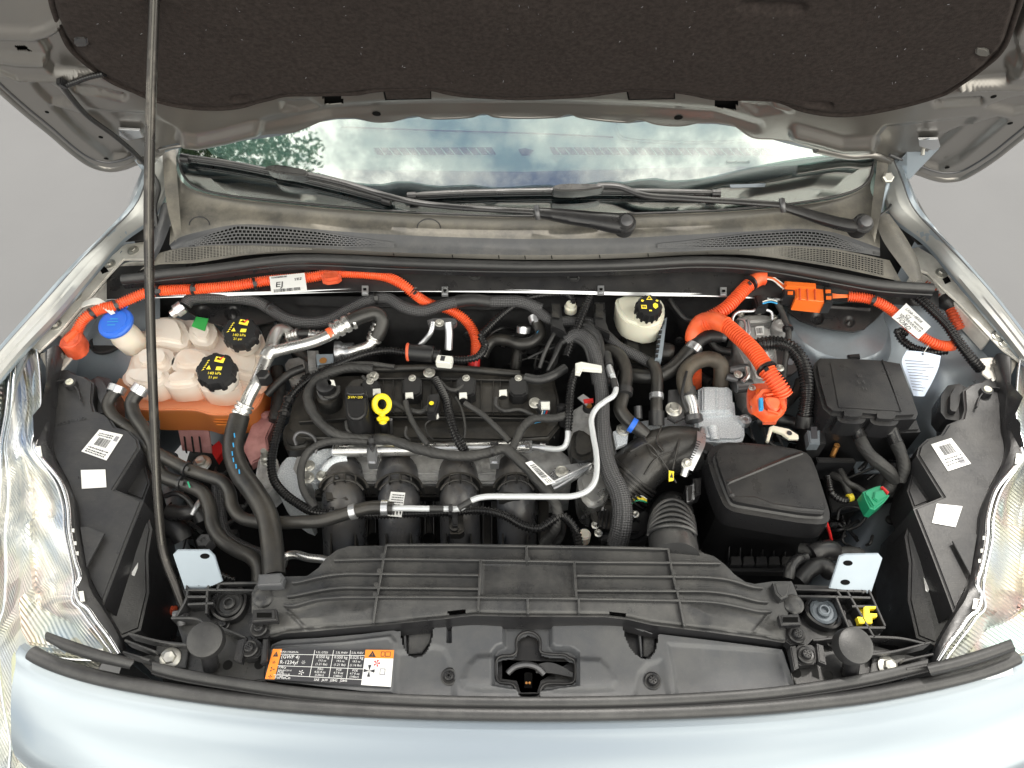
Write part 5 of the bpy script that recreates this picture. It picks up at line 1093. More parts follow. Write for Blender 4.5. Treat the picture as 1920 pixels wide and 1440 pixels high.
for pts, z, b in (([(266,612),(280,592),(318,588),(340,596),(352,622),(345,648),(300,640),(270,640)], .892, .014),
                  ([(352,602),(368,591),(395,595),(405,618),(392,642),(362,640),(348,625)], .893, .012),
                  ([(246,668),(258,648),(290,642),(318,648),(324,668),(308,690),(262,692),(248,684)], .893, .013),
                  ([(318,664),(338,645),(372,646),(398,656),(402,676),(378,690),(332,692),(316,682)], .893, .013),
                  ([(232,692),(248,684),(300,684),(316,694),(306,714),(282,724),(250,720),(232,710)], .888, .009),
                  ([(310,698),(330,688),(372,690),(376,704),(362,720),(318,724),(302,716)], .888, .010),
                  ([(366,700),(400,690),(440,698),(450,712),(442,726),(404,732),(372,726)], .884, .010),
                  ([(410,650),(440,640),(486,646),(494,672),(484,708),(452,706),(420,690)], .887, .014),
                  ([(415,614),(440,604),(478,606),(494,628),(490,656),(452,660),(420,648)], .893, .013)):
    part_prism('tank_dome', pts, z, .05, 'tank', tank, b, seg=5, rnd=1)
for (u, v, z, r) in ((403, 691, .945, 36), (449, 620, .947, 33)):
    c, p, ax, m_ = screwcap(tank, u, v, z, r, .024, (.08, -.22, 1))
    facetext(c, p, ax, '140 kPa', .0075, 'ink_yellow', 0, .001, -.010); facetext(c, p, ax, '21 psi', .0065, 'ink_yellow', 0, 0, -.018)
    facequads(c, p, ax, [[(-.003,.013),(.013,.010),(.015,.020),(-.001,.023)]], 'ink_yellow', 'warning_panel'); facequads(c, p, ax, [[(-.001,.017),(.004,.021),(.008,.015),(.013,.024),(.006,.019)]], 'ink_red', 'warning_mark', .0012)
    facequads(c, p, ax, [[(-.014,-.003),(-.010,.005),(-.006,-.003)],[(.002,-.004),(.012,-.004),(.013,.003),(.003,.003)]], 'ink_yellow', 'symbols')
    facequads(c, p, ax, [[(-.022+.002*k*.8,-.006+.0045*k),(-.017+.002*k*.8,-.004+.0045*k),(-.018+.002*k*.8,-.002+.0045*k)] for k in range(5)], 'ink_yellow', 'small_print')
gl = Q([(368,594),(391,598),(384,621),(359,612)], .8945); put('green_label', prism([p+Vector((0,0,.0006)) for p in gl], None, .001, 0), 'green_label', tank)
put('level_mark', bar([(400,790,.79),(430,792,.79)], 1.6, .001), 'tank', tank)
for k in range(3): put('level_mark', bar([(402+k*2,786+k*5,.795-k*.004),(428+k*2,786+k*5,.795-k*.004)], 1.2, .001), 'ink_orange', tank)
put('mounting_tongue', loft([[(330,775,.775),(385,775,.775)], [(333,800,.74),(390,800,.74)], [(342,845,.70),(397,850,.70)]], 14, 14, thick=.004), 'pink_plastic', tank)
for u in (346, 360, 374): put('tongue_rib', bar([(u-1,818,.735),(u+3,848,.705)], 3, .004), 'dark_void', tank)
part_prism('side_bracket', [(482,770),(514,768),(516,785),(500,820),(505,850),(470,870),(455,840),(470,800)], .765, .02, 'pink_plastic', tank, .003)
for u, v in ((497, 779),): disc(tank, 'bracket_boss', u, v, .772, [(7, -.006), (7, .002), (3, .003), (.1, .001)], 'pink_plastic')
part_prism('red_stub', [(392,840),(410,825),(420,840),(405,862)], .70, .02, 'red', tank)
bt = thing('mount_bolt', 'large silver hex bolt with washer at the foot of the coolant tank', 'bolt', P(378, 866, .70))
disc(bt, 'washer', 378, 870, .722, [(18, 0), (18, .002), (13, .005), (.1, .005)], 'steel'); inst('hex_head', BOLT, 'bolt', P(378, 868, .727), (0, 0, 1), bt, .2, 1.9)

# washer filler
wf = thing('washer_filler', 'white washer fluid filler neck with a bright blue lid', 'filler neck', P(228, 650, .85))
put('neck', lathe([(.0001, -.075), (.020, -.072), (.026, -.06), (.0265, -.028), (.0235, -.022), (.0235, 0), (.0001, 0)], P(216, 612, .93), (-.18, -.12, 1), 32), 'washer_neck', wf)
cp = P(214, 603, .94); cax = Vector((-.12, -.18, 1)).normalized()
cl = put('lid', lathe([(.030, -.012), (.0325, -.009), (.033, -.004), (.031, -.001), (.025, 0), (.0245, .0015), (.0001, .0015)], cp, cax, 40), 'blue', wf)
facequads(cl, cp+cax*.0016, cax, [[(-.012,-.002),(.010,-.003),(.010,-.001),(-.012,0)],[(-.008,.004),(.008,.003),(.008,.005),(-.008,.006)],[(-.01,-.009),(.006,-.010),(.006,-.008),(-.01,-.007)]], 'cyan', 'washer_symbol')
put('lid_tab', prism([cp+Vector(q) for q in ((-.004,.028,.002),(.012,.027,.003),(.015,.038,.004),(.002,.040,.004))], None, .003, .001), 'blue', wf)
put('strap', loft([[(155,566,.952),(180,558,.957),(202,570,.955),(216,587,.948)], [(152,576,.952),(178,570,.957),(196,580,.955),(208,590,.948)]], 20, thick=.0015), 'white_plastic', wf)
disc(wf, 'collar_ring', 200, 640, .86, [(30, -.004), (31, .002), (27, .003), (25, -.004), (.1, -.01)], 'rubber')

# ================================================================ orange high voltage cables
oL = hosething('orange_cable', 'orange high voltage cable crossing the left firewall and dropping behind the engine', 'cable',
  [(137,648,.925),(146,618,.93),(158,598,.94),(187,580,.948),(216,573,.953),(248,559,.956),(277,548,.958),(320,544,.958),(365,542,.958),(437,536,.958),(505,526,.958),(582,520,.958),(626,512,.96),(684,513,.96),(728,520,.958),(757,535,.95),(778,552,.935),(800,567,.915),(845,582,.895),(875,603,.88),(891,632,.865),(892,655,.855),(888,690,.84)], 10, 'corr', 'orange', part='conduit', pitch=.0042)
for u, v, z, d in ((172,588,.945,(5,-3)),(218,573,.954,(5,-2)),(363,542,.96,(1,0)),(478,532,.96,(5,-1)),(778,549,.937,(3,3)),(297,546,.96,(1,0))): tie(oL, u, v, z, d, 10.5)
part_prism('plug', [(112,632),(140,608),(152,618),(150,640),(132,652),(108,650)], .935, .035, 'orange_dark', oL, .004, seg=3, rnd=1)
part_prism('plug_rib', [(118,634),(140,616),(146,622),(124,642)], .938, .006, 'orange', oL, .001)
part_prism('wrap', [(600,508),(636,503),(640,522),(604,527)], .971, .012, 'orange_dark', oL, .005, rnd=1)
put('end_sleeve', tube([(889,668,.852),(888,690,.842)], 11.5, seg=16), 'red', oL)
tagL = thing('cable_tag', 'white barcode tag lettered EJ on the left orange cable', 'tag', P(540, 532, .97))
sT = Sheet('tag', Q([(505,519),(571,512),(576,545),(509,551)], .972), 'paper', tagL, thick=.0006)
sT.text(.14, .55, 'EJ', .42, 'ink'); sT.barcode(.08, .78, .82, .95, 30); sT.barcode(.06, .05, .5, .14, 26); sT.lines(.7, .9, [.25, .33], .05)
oR = thing('orange_cable', 'thick orange high voltage cable forking beside the brake fluid reservoir into a round plug', 'cable', P(1340, 620, .88))
put('conduit', tube([(1430,521,.962),(1406,533,.958),(1383,556,.95),(1362,577,.94),(1339,591,.93),(1318,602,.92),(1304,620,.90),(1298,643,.88),(1302,680,.86),(1303,722,.80)], 13, 'corr', pitch=.0045), 'orange', oR)
put('conduit', tube([(1322,606,.93),(1350,604,.945),(1383,629,.95),(1415,661,.95),(1441,699,.945),(1462,728,.935),(1470,744,.925)], 16.5, 'corr', pitch=.005, taper=([0, .7, 1], [.9, 1, 1.08])), 'orange', oR)
put('fork_wrap', tube([(1299,640,.89),(1303,618,.908),(1316,604,.925),(1334,600,.938),(1362,610,.95)], 15.5, 'wrap', seg=18, taper=([0, .5, 1], [.9, 1.08, .98])), 'orange', oR)
put('end_sleeve', tube([(1410,530,.96),(1424,521,.964),(1436,521,.965)], 14, seg=16), 'orange', oR)
tie(oR, 1406, 531, .96, (5, -4), 14.5); tie(oR, 1437, 692, .947, (3, 4), 18)
for k in range(4): put('wire', tube([(1430+k,518+k*1.5,.967),(1448,519+k*2,.968),(1462,528+k*2.5,.966),(1475,538+k*3,.962)], 1.5, seg=6), 'orange_plug' if k % 3 else 'white_plastic', oR)
pl = thing('orange_plug', 'round orange high voltage plug bolted to the compressor, with a small blue latch', 'plug', P(1450, 755, .88))
part_prism('base_plate', [(1403,724),(1412,717),(1462,716),(1475,724),(1477,765),(1466,776),(1415,771),(1404,760)], .905, .014, 'orange_dark', pl, .003, rnd=1)
disc(pl, 'plug_ring', 1446, 754, .925, [(31, -.022), (31, -.004), (28, 0), (22, 0), (20, -.004), (.1, -.004)], 'orange', (.1, -.2, 1), wob=lambda a, h: 1+.04*math.cos(8*a))
disc(pl, 'plug_core', 1450, 756, .93, [(15, -.01), (15, .0), (11, .003), (.1, .003)], 'orange', (.1, -.2, 1), wob=lambda a, h: 1+.12*math.cos(3*a))
part_prism('blue_latch', [(1424,745),(1431,745),(1432,766),(1425,766)], .935, .008, 'cyan', pl, .001)
for k, (a, b) in enumerate((((1436,740),(1456,736)),((1440,768),(1460,774)),((1462,745),(1470,765)))): put('plug_rib', bar([(*a, .933), (*b, .933)], 4, .006, smooth=False), 'orange', pl)
for u, v in ((1410,727),(1414,763)): bolt(pl, u, v, .907, .7)
for k in range(4): part_prism('plug_block', [(1420+k*11,728+k*3),(1428+k*11,727+k*3),(1430+k*11,740+k*2),(1421+k*11,741+k*2)], .918, .012, 'orange_plug', pl, .002)
part_prism('plug_block', [(1432,772),(1462,771),(1460,784),(1436,784)], .90, .02, 'orange_dark', pl, .003)
o3 = thing('orange_cable', 'orange high voltage cable running right from the orange block connector through the long paper tag', 'cable', P(1690, 600, .93))
put('conduit', tube([(1591,556,.952),(1615,558,.955),(1638,563,.955),(1662,575,.95),(1684,592,.94),(1706,613,.932),(1727,630,.925),(1754,645,.92),(1775,649,.915),(1786,648,.91)], 10, 'corr', pitch=.0042), 'orange', o3)
tie(o3, 1639, 563, .957, (5, 2), 10.5)
for k in range(4): put('wire', tube([(1559,551+k*2.5,.958),(1575,553+k*1.5,.958),(1592,553+k*1.2,.955)], 1.4, seg=6), 'orange_plug', o3)
cn = thing('orange_connector', 'rectangular orange connector block between two orange cables below the cowl seal', 'connector', P(1515, 545, .93))
part_prism('housing', [(1490,535),(1546,541),(1548,566),(1492,560)], .970, .03, 'orange_plug', cn, .003, seg=3)
part_prism('lock_slide', [(1472,526),(1530,530),(1531,540),(1474,537)], .975, .02, 'orange_plug', cn, .002)
for u in (1500, 1514, 1528): put('housing_rib', bar([(u,539,.9725),(u+1,561,.9715)], 2.5, .003, smooth=False), 'orange_dark', cn)
part_prism('end_frame', [(1469,541),(1492,543),(1493,556),(1471,554)], .968, .026, 'plastic', cn, .002)
part_prism('end_frame', [(1545,535),(1561,537),(1563,566),(1547,566)], .972, .03, 'plastic', cn, .003)
for a in ((1553,546),(1554,558),(1482,549)): part_prism('port', [(a[0]-5,a[1]-3),(a[0]+5,a[1]-3),(a[0]+5,a[1]+3),(a[0]-5,a[1]+3)], .9735 if a[0] > 1500 else .9695, .001, 'orange_plug', cn, 0)
tR2 = thing('cable_tag', 'white tag with a part number and handwriting wrapped on the right orange cable', 'tag', P(1706, 603, .95))
sR = Sheet('tag', Q([(1699,569),(1745,613),(1722,636),(1672,595)], .958), 'paper', tR2, thick=.0006)
sR.text(.12, .22, 'LX68-14B308', .20, 'ink', sx=.72); sR.text(.25, .45, 'CJ', .22, 'ink'); sR.text(.14, .83, 'FORD', .30, 'ink', rot=-.1, sx=.85); sR.lines(.12, .9, [.55, .60, .66], .03); sR.barcode(.55, .38, .9, .48, 16)
pt = thing('paper_tag', 'pale blue printed paper tag hanging from the right orange cable', 'tag', P(1728, 700, .86))
tg = put('sheet', loft([[(1700,657,.925),(1732,660,.928),(1764,667,.925)], [(1691,677,.915),(1725,682,.92),(1760,688,.914)], [(1702,712,.895),(1725,714,.902),(1748,716,.897)], [(1713,742,.878),(1723,743,.88),(1733,743,.878)]], 20, 20, thick=.0004), 'paper_blue', pt)
for k in range(11):
    v = 676+k*5.4; a = 1697+k*1.5; b = 1755-k*2.2; q = on([(a+(b-a)*(.6+.4*math.sin(k*2.3)**2)*j/6, v+2.5*j/6) for j in range(7)], tg, lift=.0009, zdef=.9); put('print_line', bar(q, 1.5, .0003, smooth=False), 'ink_grey', tg)
q = on([(1730,664)], tg, lift=.0005)[0]; put('punch_hole', lathe([(.002, 0), (.002, .0002), (.0001, .0002)], q, (0, -.4, 1), 12), 'ink', tg)
put('thread', tube([(1731,664,.926),(1736,655,.932),(1741,648,.93)], 1, rad=.0006, seg=5), 'white_plastic', pt)
o4 = thing('orange_cable', 'short dark orange cable with a black grommet entering below the right fender rail', 'cable', P(1775, 575, .90))
put('conduit', tube([(1744,526,.93),(1757,544,.925),(1772,560,.92),(1783,580,.915),(1790,597,.91),(1800,618,.90)], 10, 'corr'), 'orange_dark', o4)
put('grommet', tube([(1769,556,.921),(1778,566,.919),(1786,578,.915)], 17, seg=20, taper=([0, .5, 1], [.85, 1.1, .7])), 'rubber', o4)
hosething('wiring_conduit', 'long black corrugated conduit slanting down below the right fender rail', 'conduit', [(1708,545,.95),(1724,560,.95),(1745,579,.948),(1774,608,.94),(1797,641,.93),(1821,672,.915),(1840,694,.90)], 10, 'corr', 'corrugated', part='conduit')
hosething('wiring_conduit', 'black corrugated conduit looping back under the tagged orange cable', 'conduit', [(1775,657,.905),(1745,660,.90),(1712,652,.90),(1690,635,.90),(1684,622,.905),(1700,625,.90)], 8, 'corr', 'corrugated', part='conduit')

# ================================================================ firewall side hoses
b1 = hosething('braided_hose', 'black braided hose looping along the firewall from the left strut tower', 'hose',
  [(348,572,.925),(358,560,.93),(408,558,.93),(455,560,.925),(485,567,.92),(510,582,.91),(538,598,.905),(576,605,.90),(618,600,.905),(655,580,.915),(700,560,.92),(728,560,.92),(757,576,.915),(795,583,.912),(830,572,.915),(853,566,.918),(885,562,.92),(918,565,.92),(976,566,.92),(1015,580,.91)], 11, None, 'braid', seg=20)
for u, v, z, d in ((705,559,.922,(5,-1)),(506,578,.912,(4,3))): tie(b1, u, v, z, d, 11.5)
for u in (874, 896): put('white_band', tube([(u-4,562,.9215),(u+4,563,.9215)], 7.5, seg=16), 'white_plastic', b1)
put('joint', tube([(856,565,.918),(884,562,.921),(920,566,.92)], 12, seg=16), 'rubber', b1)
clamp(b1, (330,584,.92), (344,574,.925), 12, 'steel')
put('pipe_end', tube([(322,590,.915),(338,578,.922)], 8), 'alloy', b1)
b2 = hosething('braided_hose', 'black braided hose passing from the firewall toward the brake fluid reservoir', 'hose', [(985,566,.915),(1005,580,.91),(1030,598,.905),(1077,604,.90),(1112,607,.90),(1138,630,.89),(1160,650,.885),(1190,665,.88),(1222,682,.875)], 10, None, 'braid', seg=18)
b3 = hosething('braided_hose', 'thick black braided sleeve descending across the engine beside the white pipe', 'hose', [(1062,640,.90),(1080,628,.91),(1100,635,.915),(1114,660,.91),(1123,702,.90),(1129,742,.89),(1129,801,.885),(1133,850,.88),(1145,890,.875),(1160,920,.87),(1167,955,.86),(1165,990,.845),(1158,1018,.82)], 17, None, 'braid', seg=26, taper=([0, .4, .7, 1], [.75, .8, 1, 1.12]))

put('sleeve_end', tube([(1160,1010,.826),(1156,1035,.80)], 19, seg=20), 'rubber', b3)
c1 = hosething('wiring_conduit', 'long black corrugated conduit looping round the left and front of the engine', 'conduit',
  [(766,662,.875),(728,657,.878),(696,661,.878),(655,674,.875),(605,697,.87),(568,720,.865),(544,745,.86),(528,785,.85),(515,830,.845),(509,870,.84),(514,900,.835),(533,925,.835),(560,945,.835),(591,961,.838),(640,963,.84),(700,965,.84),(757,963,.84),(845,960,.84),(903,957,.84),(947,967,.84),(982,986,.838),(1010,991,.84),(1035,976,.845),(1052,967,.845),(1068,978,.84),(1080,998,.83),(1086,1026,.81)], 9, 'corr', 'corrugated', part='conduit')
for u, v, z, d in ((541,750,.86,(-3,5)),(622,961,.841,(5,0)),(845,960,.842,(5,0)),(533,775,.853,(-1,5))): tie(c1, u, v, z, d, 10)
c2 = hosething('wiring_conduit', 'black corrugated conduit rising from the white connector to the firewall fitting', 'conduit', [(838,673,.88),(874,674,.88),(897,668,.882),(909,649,.885),(903,630,.89),(918,612,.895),(947,585,.905),(990,559,.92),(1033,551,.925),(1062,552,.925),(1073,560,.92),(1075,572,.915)], 7.5, 'corr', 'corrugated', part='conduit')
disc(c2, 'fitting', 1070, 576, .91, [(12, -.01), (12, .002), (9, .005), (9, .01), (.1, .01)], 'cream')
sn = thing('pressure_sensor', 'black cylindrical sensor with a white plug lying behind the valve cover', 'sensor', P(795, 665, .86))
put('barrel', cylp((766,660,.885), (814,664,.885), 16), 'plastic_cap', sn); put('barrel_end', cylp((762,660,.885), (768,660,.885), 17.5), 'orange_dark', sn)
put('barrel_neck', cylp((812,665,.884), (826,667,.884), 11), 'plastic_cap', sn); put('white_plug', boxp((818,671,.90), (848,674,.90), 19, .018), 'white_plastic', sn); put('plug_window', boxp((826,671,.9006), (834,672,.9006), 12, .001, .0002), 'ink', sn)
for pts, rp, lab in (([(1106,556,.93),(1096,580,.925),(1085,608,.915),(1070,645,.90),(1062,668,.89)], 8, 'short black corrugated conduit leaning between firewall and engine'),):
    hosething('wiring_conduit', lab, 'conduit', pts, rp, 'corr', 'corrugated', part='conduit')
h6 = hosething('coolant_hose', 'black rubber hose with an S bend low behind the engine at the middle', 'hose', [(905,668,.84),(912,652,.85),(925,638,.86),(950,638,.865),(976,645,.87),(1000,640,.875),(1014,625,.88),(1008,608,.885),(1003,596,.89)], 11, None, 'hose')
put('stripe', tube([(925,633,.869),(950,632,.874),(976,639,.879),(1000,633,.884),(1010,620,.889)], 1.2, seg=6), 'cyan', h6); clamp(h6, (1006,604,.887), (1002,592,.892), 12)
h7 = hosething('coolant_hose', 'black rubber hose stub with a spring clamp behind the engine', 'hose', [(982,612,.88),(978,630,.86),(972,655,.83),(966,690,.80)], 11, None, 'hose'); clamp(h7, (982,612,.88), (981,624,.87), 12)
hv = thing('heater_pipes', 'two bare metal heater pipes on a flange at the firewall', 'pipes', P(827, 620, .87))
part_prism('flange', [(800,596),(852,594),(858,604),(848,612),(804,611)], .92, .01, 'steel_dark', hv, .002, rnd=1)
put('pipe', tube([(812,604,.925),(808,622,.915),(798,636,.90),(784,650,.885)], 5), 'steel', hv); put('pipe', tube([(840,604,.925),(842,625,.91),(841,655,.885)], 7.5), 'steel', hv); bolt(hv, 824, 606, .923, 1.0)

# ================================================================ aluminium air conditioning lines
ac = thing('ac_line', 'bare aluminium air conditioning pipe with a fork beside the coolant tank', 'pipe', P(500, 700, .88))
put('pipe', tube([(549,640,.88),(540,622,.90),(524,618,.915),(514,632,.918),(508,652,.915),(494,686,.91),(480,718,.905),(466,745,.895),(459,762,.89)], 11.5, seg=18), 'alloy', ac)
put('branch_pipe', tube([(503,664,.913),(520,658,.918),(538,653,.92),(576,644,.92),(605,634,.92),(625,624,.922),(643,612,.925)], 11, seg=18), 'alloy', ac)
put('joint_block', tube([(498,672,.915),(506,660,.918),(516,656,.918)], 14, seg=16), 'alloy', ac)
crimp(ac, (622,622,.925), (664,600,.93), 17); crimp(ac, (461,757,.893), (446,786,.878), 17)
put('orange_band', tube([(615,628,.9215),(624,623,.9225)], 11.8, seg=16), 'orange', ac)
put('service_cap', lat(493, 702, .925, [(13, -.02), (13, 0), (10, .003), (.1, .003)], seg=6), 'plastic_cap', ac)
put('service_port', tube([(484,712,.905),(490,706,.91)], 8), 'alloy', ac)
crimp(ac, (539,632,.90), (560,626,.905), 11); put('line', tube([(560,626,.905),(580,626,.906)], 8), 'rubber', ac); crimp(ac, (578,627,.905), (606,630,.90), 10)
ah = hosething('ac_hose', 'thick black air conditioning hose hanging from the aluminium crimp toward the radiator cover', 'hose', [(449,782,.88),(440,815,.875),(437,845,.875),(450,885,.875),(478,925,.875),(500,965,.875),(509,1010,.875),(514,1080,.87)], 20, None, 'hose', seg=24)
for k in range(9): p_ = [(443,812),(441,830),(439,846),(441,858),(446,870),(452,880),(0,0),(0,0),(0,0)][k]; (p_[0] and put('blue_print', boxp((p_[0]-4,p_[1],.8955), (p_[0]-3,p_[1]+8,.8955), 2.2, .0006, .0001), 'cyan', ah))
ah2 = hosething('ac_hose', 'short black air conditioning hose bending between two crimped collars at the firewall', 'hose', [(655,603,.932),(680,592,.935),(705,588,.93),(716,600,.92),(712,620,.905),(706,632,.895)], 14, None, 'hose', seg=18)
crimp(ah2, (713,606,.913), (700,640,.885), 15); put('pipe', tube([(704,632,.89),(692,648,.88),(672,655,.872),(655,660,.87)], 10), 'alloy', ah2)

# front left coolant hoses
f1 = hosething('coolant_hose', 'black coolant hose running from the coolant tank to the white pipe across the engine front', 'hose', [(225,728,.905),(212,740,.90),(203,758,.893),(210,778,.885),(233,797,.875),(255,815,.868),(275,838,.865),(306,856,.862),(350,879,.86),(390,893,.86),(416,903,.86),(430,922,.855),(436,950,.85),(452,970,.848),(480,978,.848),(520,980,.85),(560,979,.853),(600,977,.858),(640,966,.865),(670,957,.87),(699,951,.872),(737,953,.872)], 12, None, 'hose', seg=16)
clamp(f1, (222,724,.907), (216,736,.903), 15); clamp(f1, (656,961,.868), (668,958,.87), 13.5, ear=False); clamp(f1, (715,952,.872), (728,952,.872), 14, ear=False)
f2 = hosething('coolant_hose', 'black coolant hose running from the coolant tank down behind the prop rod to the radiator', 'hose', [(268,728,.905),(256,740,.90),(247,756,.893),(253,780,.885),(270,805,.877),(284,832,.868),(290,862,.860),(303,890,.853),(330,903,.85),(358,912,.85),(382,926,.85),(394,955,.848),(400,988,.846),(418,1014,.845),(446,1032,.845),(472,1045,.845),(484,1062,.842),(486,1092,.835)], 13, None, 'hose', seg=16)
clamp(f2, (268,724,.907), (258,738,.901), 15); tie(f2, 340, 906, .852, (5, 1), 14); tie(f1, 350, 879, .862, (5, 2), 13)
put('green_print', boxp((352,903,.8645), (356,914,.8645), 3, .0005, .0001), 'green', f2)
f3 = hosething('metal_pipe', 'bare metal pipe end emerging left of the radiator cover', 'pipe', [(530,1060,.80),(536,1044,.82),(552,1040,.825),(580,1046,.825),(606,1049,.825),(630,1056,.82)], 8, None, 'alloy', part='pipe')
f4 = hosething('braided_hose', 'dark braided loom hanging down left of the thick air conditioning hose', 'hose', [(408,890,.78),(410,930,.77),(412,970,.76),(425,1008,.75),(460,1030,.74),(500,1045,.74)], 13, None, 'braid', seg=16)

# ================================================================ engine
eng = thing('engine', 'four cylinder engine with dusty black valve cover, silver fuel rail and bare metal head', 'engine', P(800, 850, .55))
part_prism('valve_cover', [(548,752),(566,724),(600,704),(696,700),(702,686),(960,690),(985,700),(1038,704),(1048,745),(1052,795),(1030,822),(935,828),(560,822),(536,806)], .835, .10, 'plastic_engine', eng, .006, seg=3)
cp_ = part_prism('coil_panel', [(698,700),(704,688),(830,688),(975,696),(990,712),(996,776),(700,776),(696,740)], .852, .025, 'plastic_engine', eng, .004)
put('cover_rail', tube([(702,692,.858),(830,690,.860),(975,701,.858)], 7, seg=12), 'plastic_engine', eng)
for u in (718, 737, 754, 790, 808, 824, 846, 902, 925, 938): put('cover_rib', bar([(u,708,.857),(u,774,.857)], 2.4, .006, smooth=False), 'plastic_engine', eng)
put('cover_lip', bar([(700,709,.860),(800,709,.860),(985,713,.860)], 3, .008), 'plastic_engine', eng)
put('cover_step', bar([(560,790,.845),(700,782,.848),(880,782,.848),(990,784,.846)], 3, .01), 'plastic_engine', eng)
put('cover_flange', bar([(545,815,.822),(700,812,.822),(880,813,.822),(1040,816,.822)], 9, .008), 'plastic_engine', eng)
for u, v, lx, ly in ((694,728,706,735),(773,722,767,742),(874,722,868,742),(972,722,943,737)):
    c_ = part_prism('ignition_coil', [(u-18,v-10),(u-12,v-16),(u+12,v-16),(u+18,v-10),(u+17,v+14),(u+8,v+20),(u-10,v+20),(u-18,v+12)], .878, .03, 'plastic_cap', eng, .003)
    put('coil_stem', lat(u, v+12, .868, [(15, -.04), (15, -.008), (11, 0), (.1, 0)], seg=20), 'plastic_engine', c_)
    put('coil_plug', boxp((lx-8,ly,.882), (lx+8,ly-1,.882), 13, .014), 'plastic_cap', c_)
    part_prism('coil_lock', [(lx-7,ly-6),(lx+7,ly-7),(lx+8,ly+4),(lx+3,ly+2),(lx-3,ly+2),(lx-7,ly+5)], .8845, .004, 'white_plastic', c_, .0005)
    bolt(c_, u, v-13, .879, .8)
for u, v in ((805,699),(699,706),(1003,756)): bolt(eng, u, v, .864, 1.3)
part_prism('plug_clip', [(1001,751),(1010,749),(1031,750),(1032,768),(1013,768)], .87, .02, 'steel_dark', eng, .002); part_prism('sensor_plug', [(1014,752),(1031,752),(1031,765),(1015,765)], .874, .01, 'white_plastic', eng)
for k, m_ in enumerate(('white_plastic','cyan','red')): put('wire', tube([(1018+k*4,766,.87),(1016+k*4,776,.86),(1006+k*3,786,.858)], 1.3, seg=6), m_, eng)
part_prism('blue_tape', [(996,780),(1010,777),(1028,780),(1029,786),(1012,787),(1000,790)], .87, .008, 'cyan', eng, .002, rnd=1)
# filler block with yellow lettering, grey cap, vvt solenoid
fb = thing('oil_filler_cap', 'tall black oil filler cap with yellow lettering on the valve cover', 'oil cap', P(665, 790, .80))
part_prism('cap_body', [(645,734),(650,724),(680,724),(687,734),(690,772),(676,786),(656,786),(647,774)], .915, .075, 'plastic_cap', fb, .005, seg=3, draft=.1, rnd=1)
put('grip', prism([(646,726),(652,721),(680,721),(686,727),(685,740),(647,740)], .922, .02, .004, 3, rnd=1), 'plastic_cap', fb)
facetext(fb, P(666, 745, .9185), Vector((0, -.1, 1)).normalized(), '5W-20', .0065, 'ink_yellow', sx=1.4)
part_prism('cap_foot', [(652,714),(668,706),(692,708),(698,722),(690,732),(655,730)], .875, .03, 'plastic_engine', fb, .006, rnd=1)
gc = thing('camshaft_sensor', 'round grey topped solenoid wrapped by a hose at the left end of the valve cover', 'solenoid', P(612, 740, .80))
disc(gc, 'cap_top', 610, 722, .89, [(17, -.012), (18, -.006), (17, 0), (12, .003), (.1, .003)], 'plastic_cap'); disc(gc, 'metal_ring', 610, 730, .874, [(16, -.012), (16, 0), (.1, 0)], 'steel')
disc(gc, 'rubber_boot', 614, 742, .862, [(24, -.05), (24, -.008), (20, 0), (.1, 0)], 'plastic_engine'); part_prism('white_lock', [(612,712),(626,712),(629,721),(616,722)], .893, .004, 'white_plastic', gc, .0005)
dp = thing('dipstick', 'yellow oil dipstick ring handle in front of the oil filler cap', 'dipstick', P(718, 795, .84))
rc = Vector(P(716, 758, .90)); rn = (CAM-rc).normalized(); rx = Vector((1, 0, 0)); ry = rn.cross(rx).normalized(); rm = mpp(rc)
ring = [rc+rx*14.5*rm*math.cos(a)*.95+ry*14.5*rm*math.sin(a)*1.05 for a in np.linspace(-math.pi/2, 1.5*math.pi, 36)]
put('handle_ring', tube(ring, 1, rad=4.6*rm, seg=10, flat=1.3), 'yellow', dp); put('handle_stem', tube([(716,774,.893),(717,782,.885),(718,792,.875)], 7, seg=12, taper=([0, 1], [.8, 1.1])), 'yellow', dp)
put('handle_tab', boxp((706,783,.892), (729,783,.892), 8, .008), 'yellow', dp); put('tube_top', cylp((718,790,.876), (722,824,.82), 8.5), 'plastic_cap', dp)
put('stud', cylp((733,786,.87), (733,815,.83), 3.4), 'steel_dark', eng); disc(eng, 'stud_base', 733, 817, .83, [(9, 0), (8, .006), (.1, .006)], 'plastic_engine')
kb = thing('harness_connector', 'black harness connector with a yellow dot standing on the valve cover', 'connector', P(812, 765, .84))
part_prism('shell', [(805,738),(822,736),(824,750),(816,775),(800,774),(799,762)], .90, .022, 'plastic_cap', kb, .003); disc(kb, 'yellow_dot', 809, 756, .902, [(4.5, 0), (4.5, .0006), (.1, .0006)], 'yellow')
put('shell_rib', bar([(803,742,.903),(800,770,.903)], 2, .004, smooth=False), 'plastic_engine', kb); put('lock', boxp((812,779,.885), (822,776,.885), 10, .01), 'white_plastic', kb)
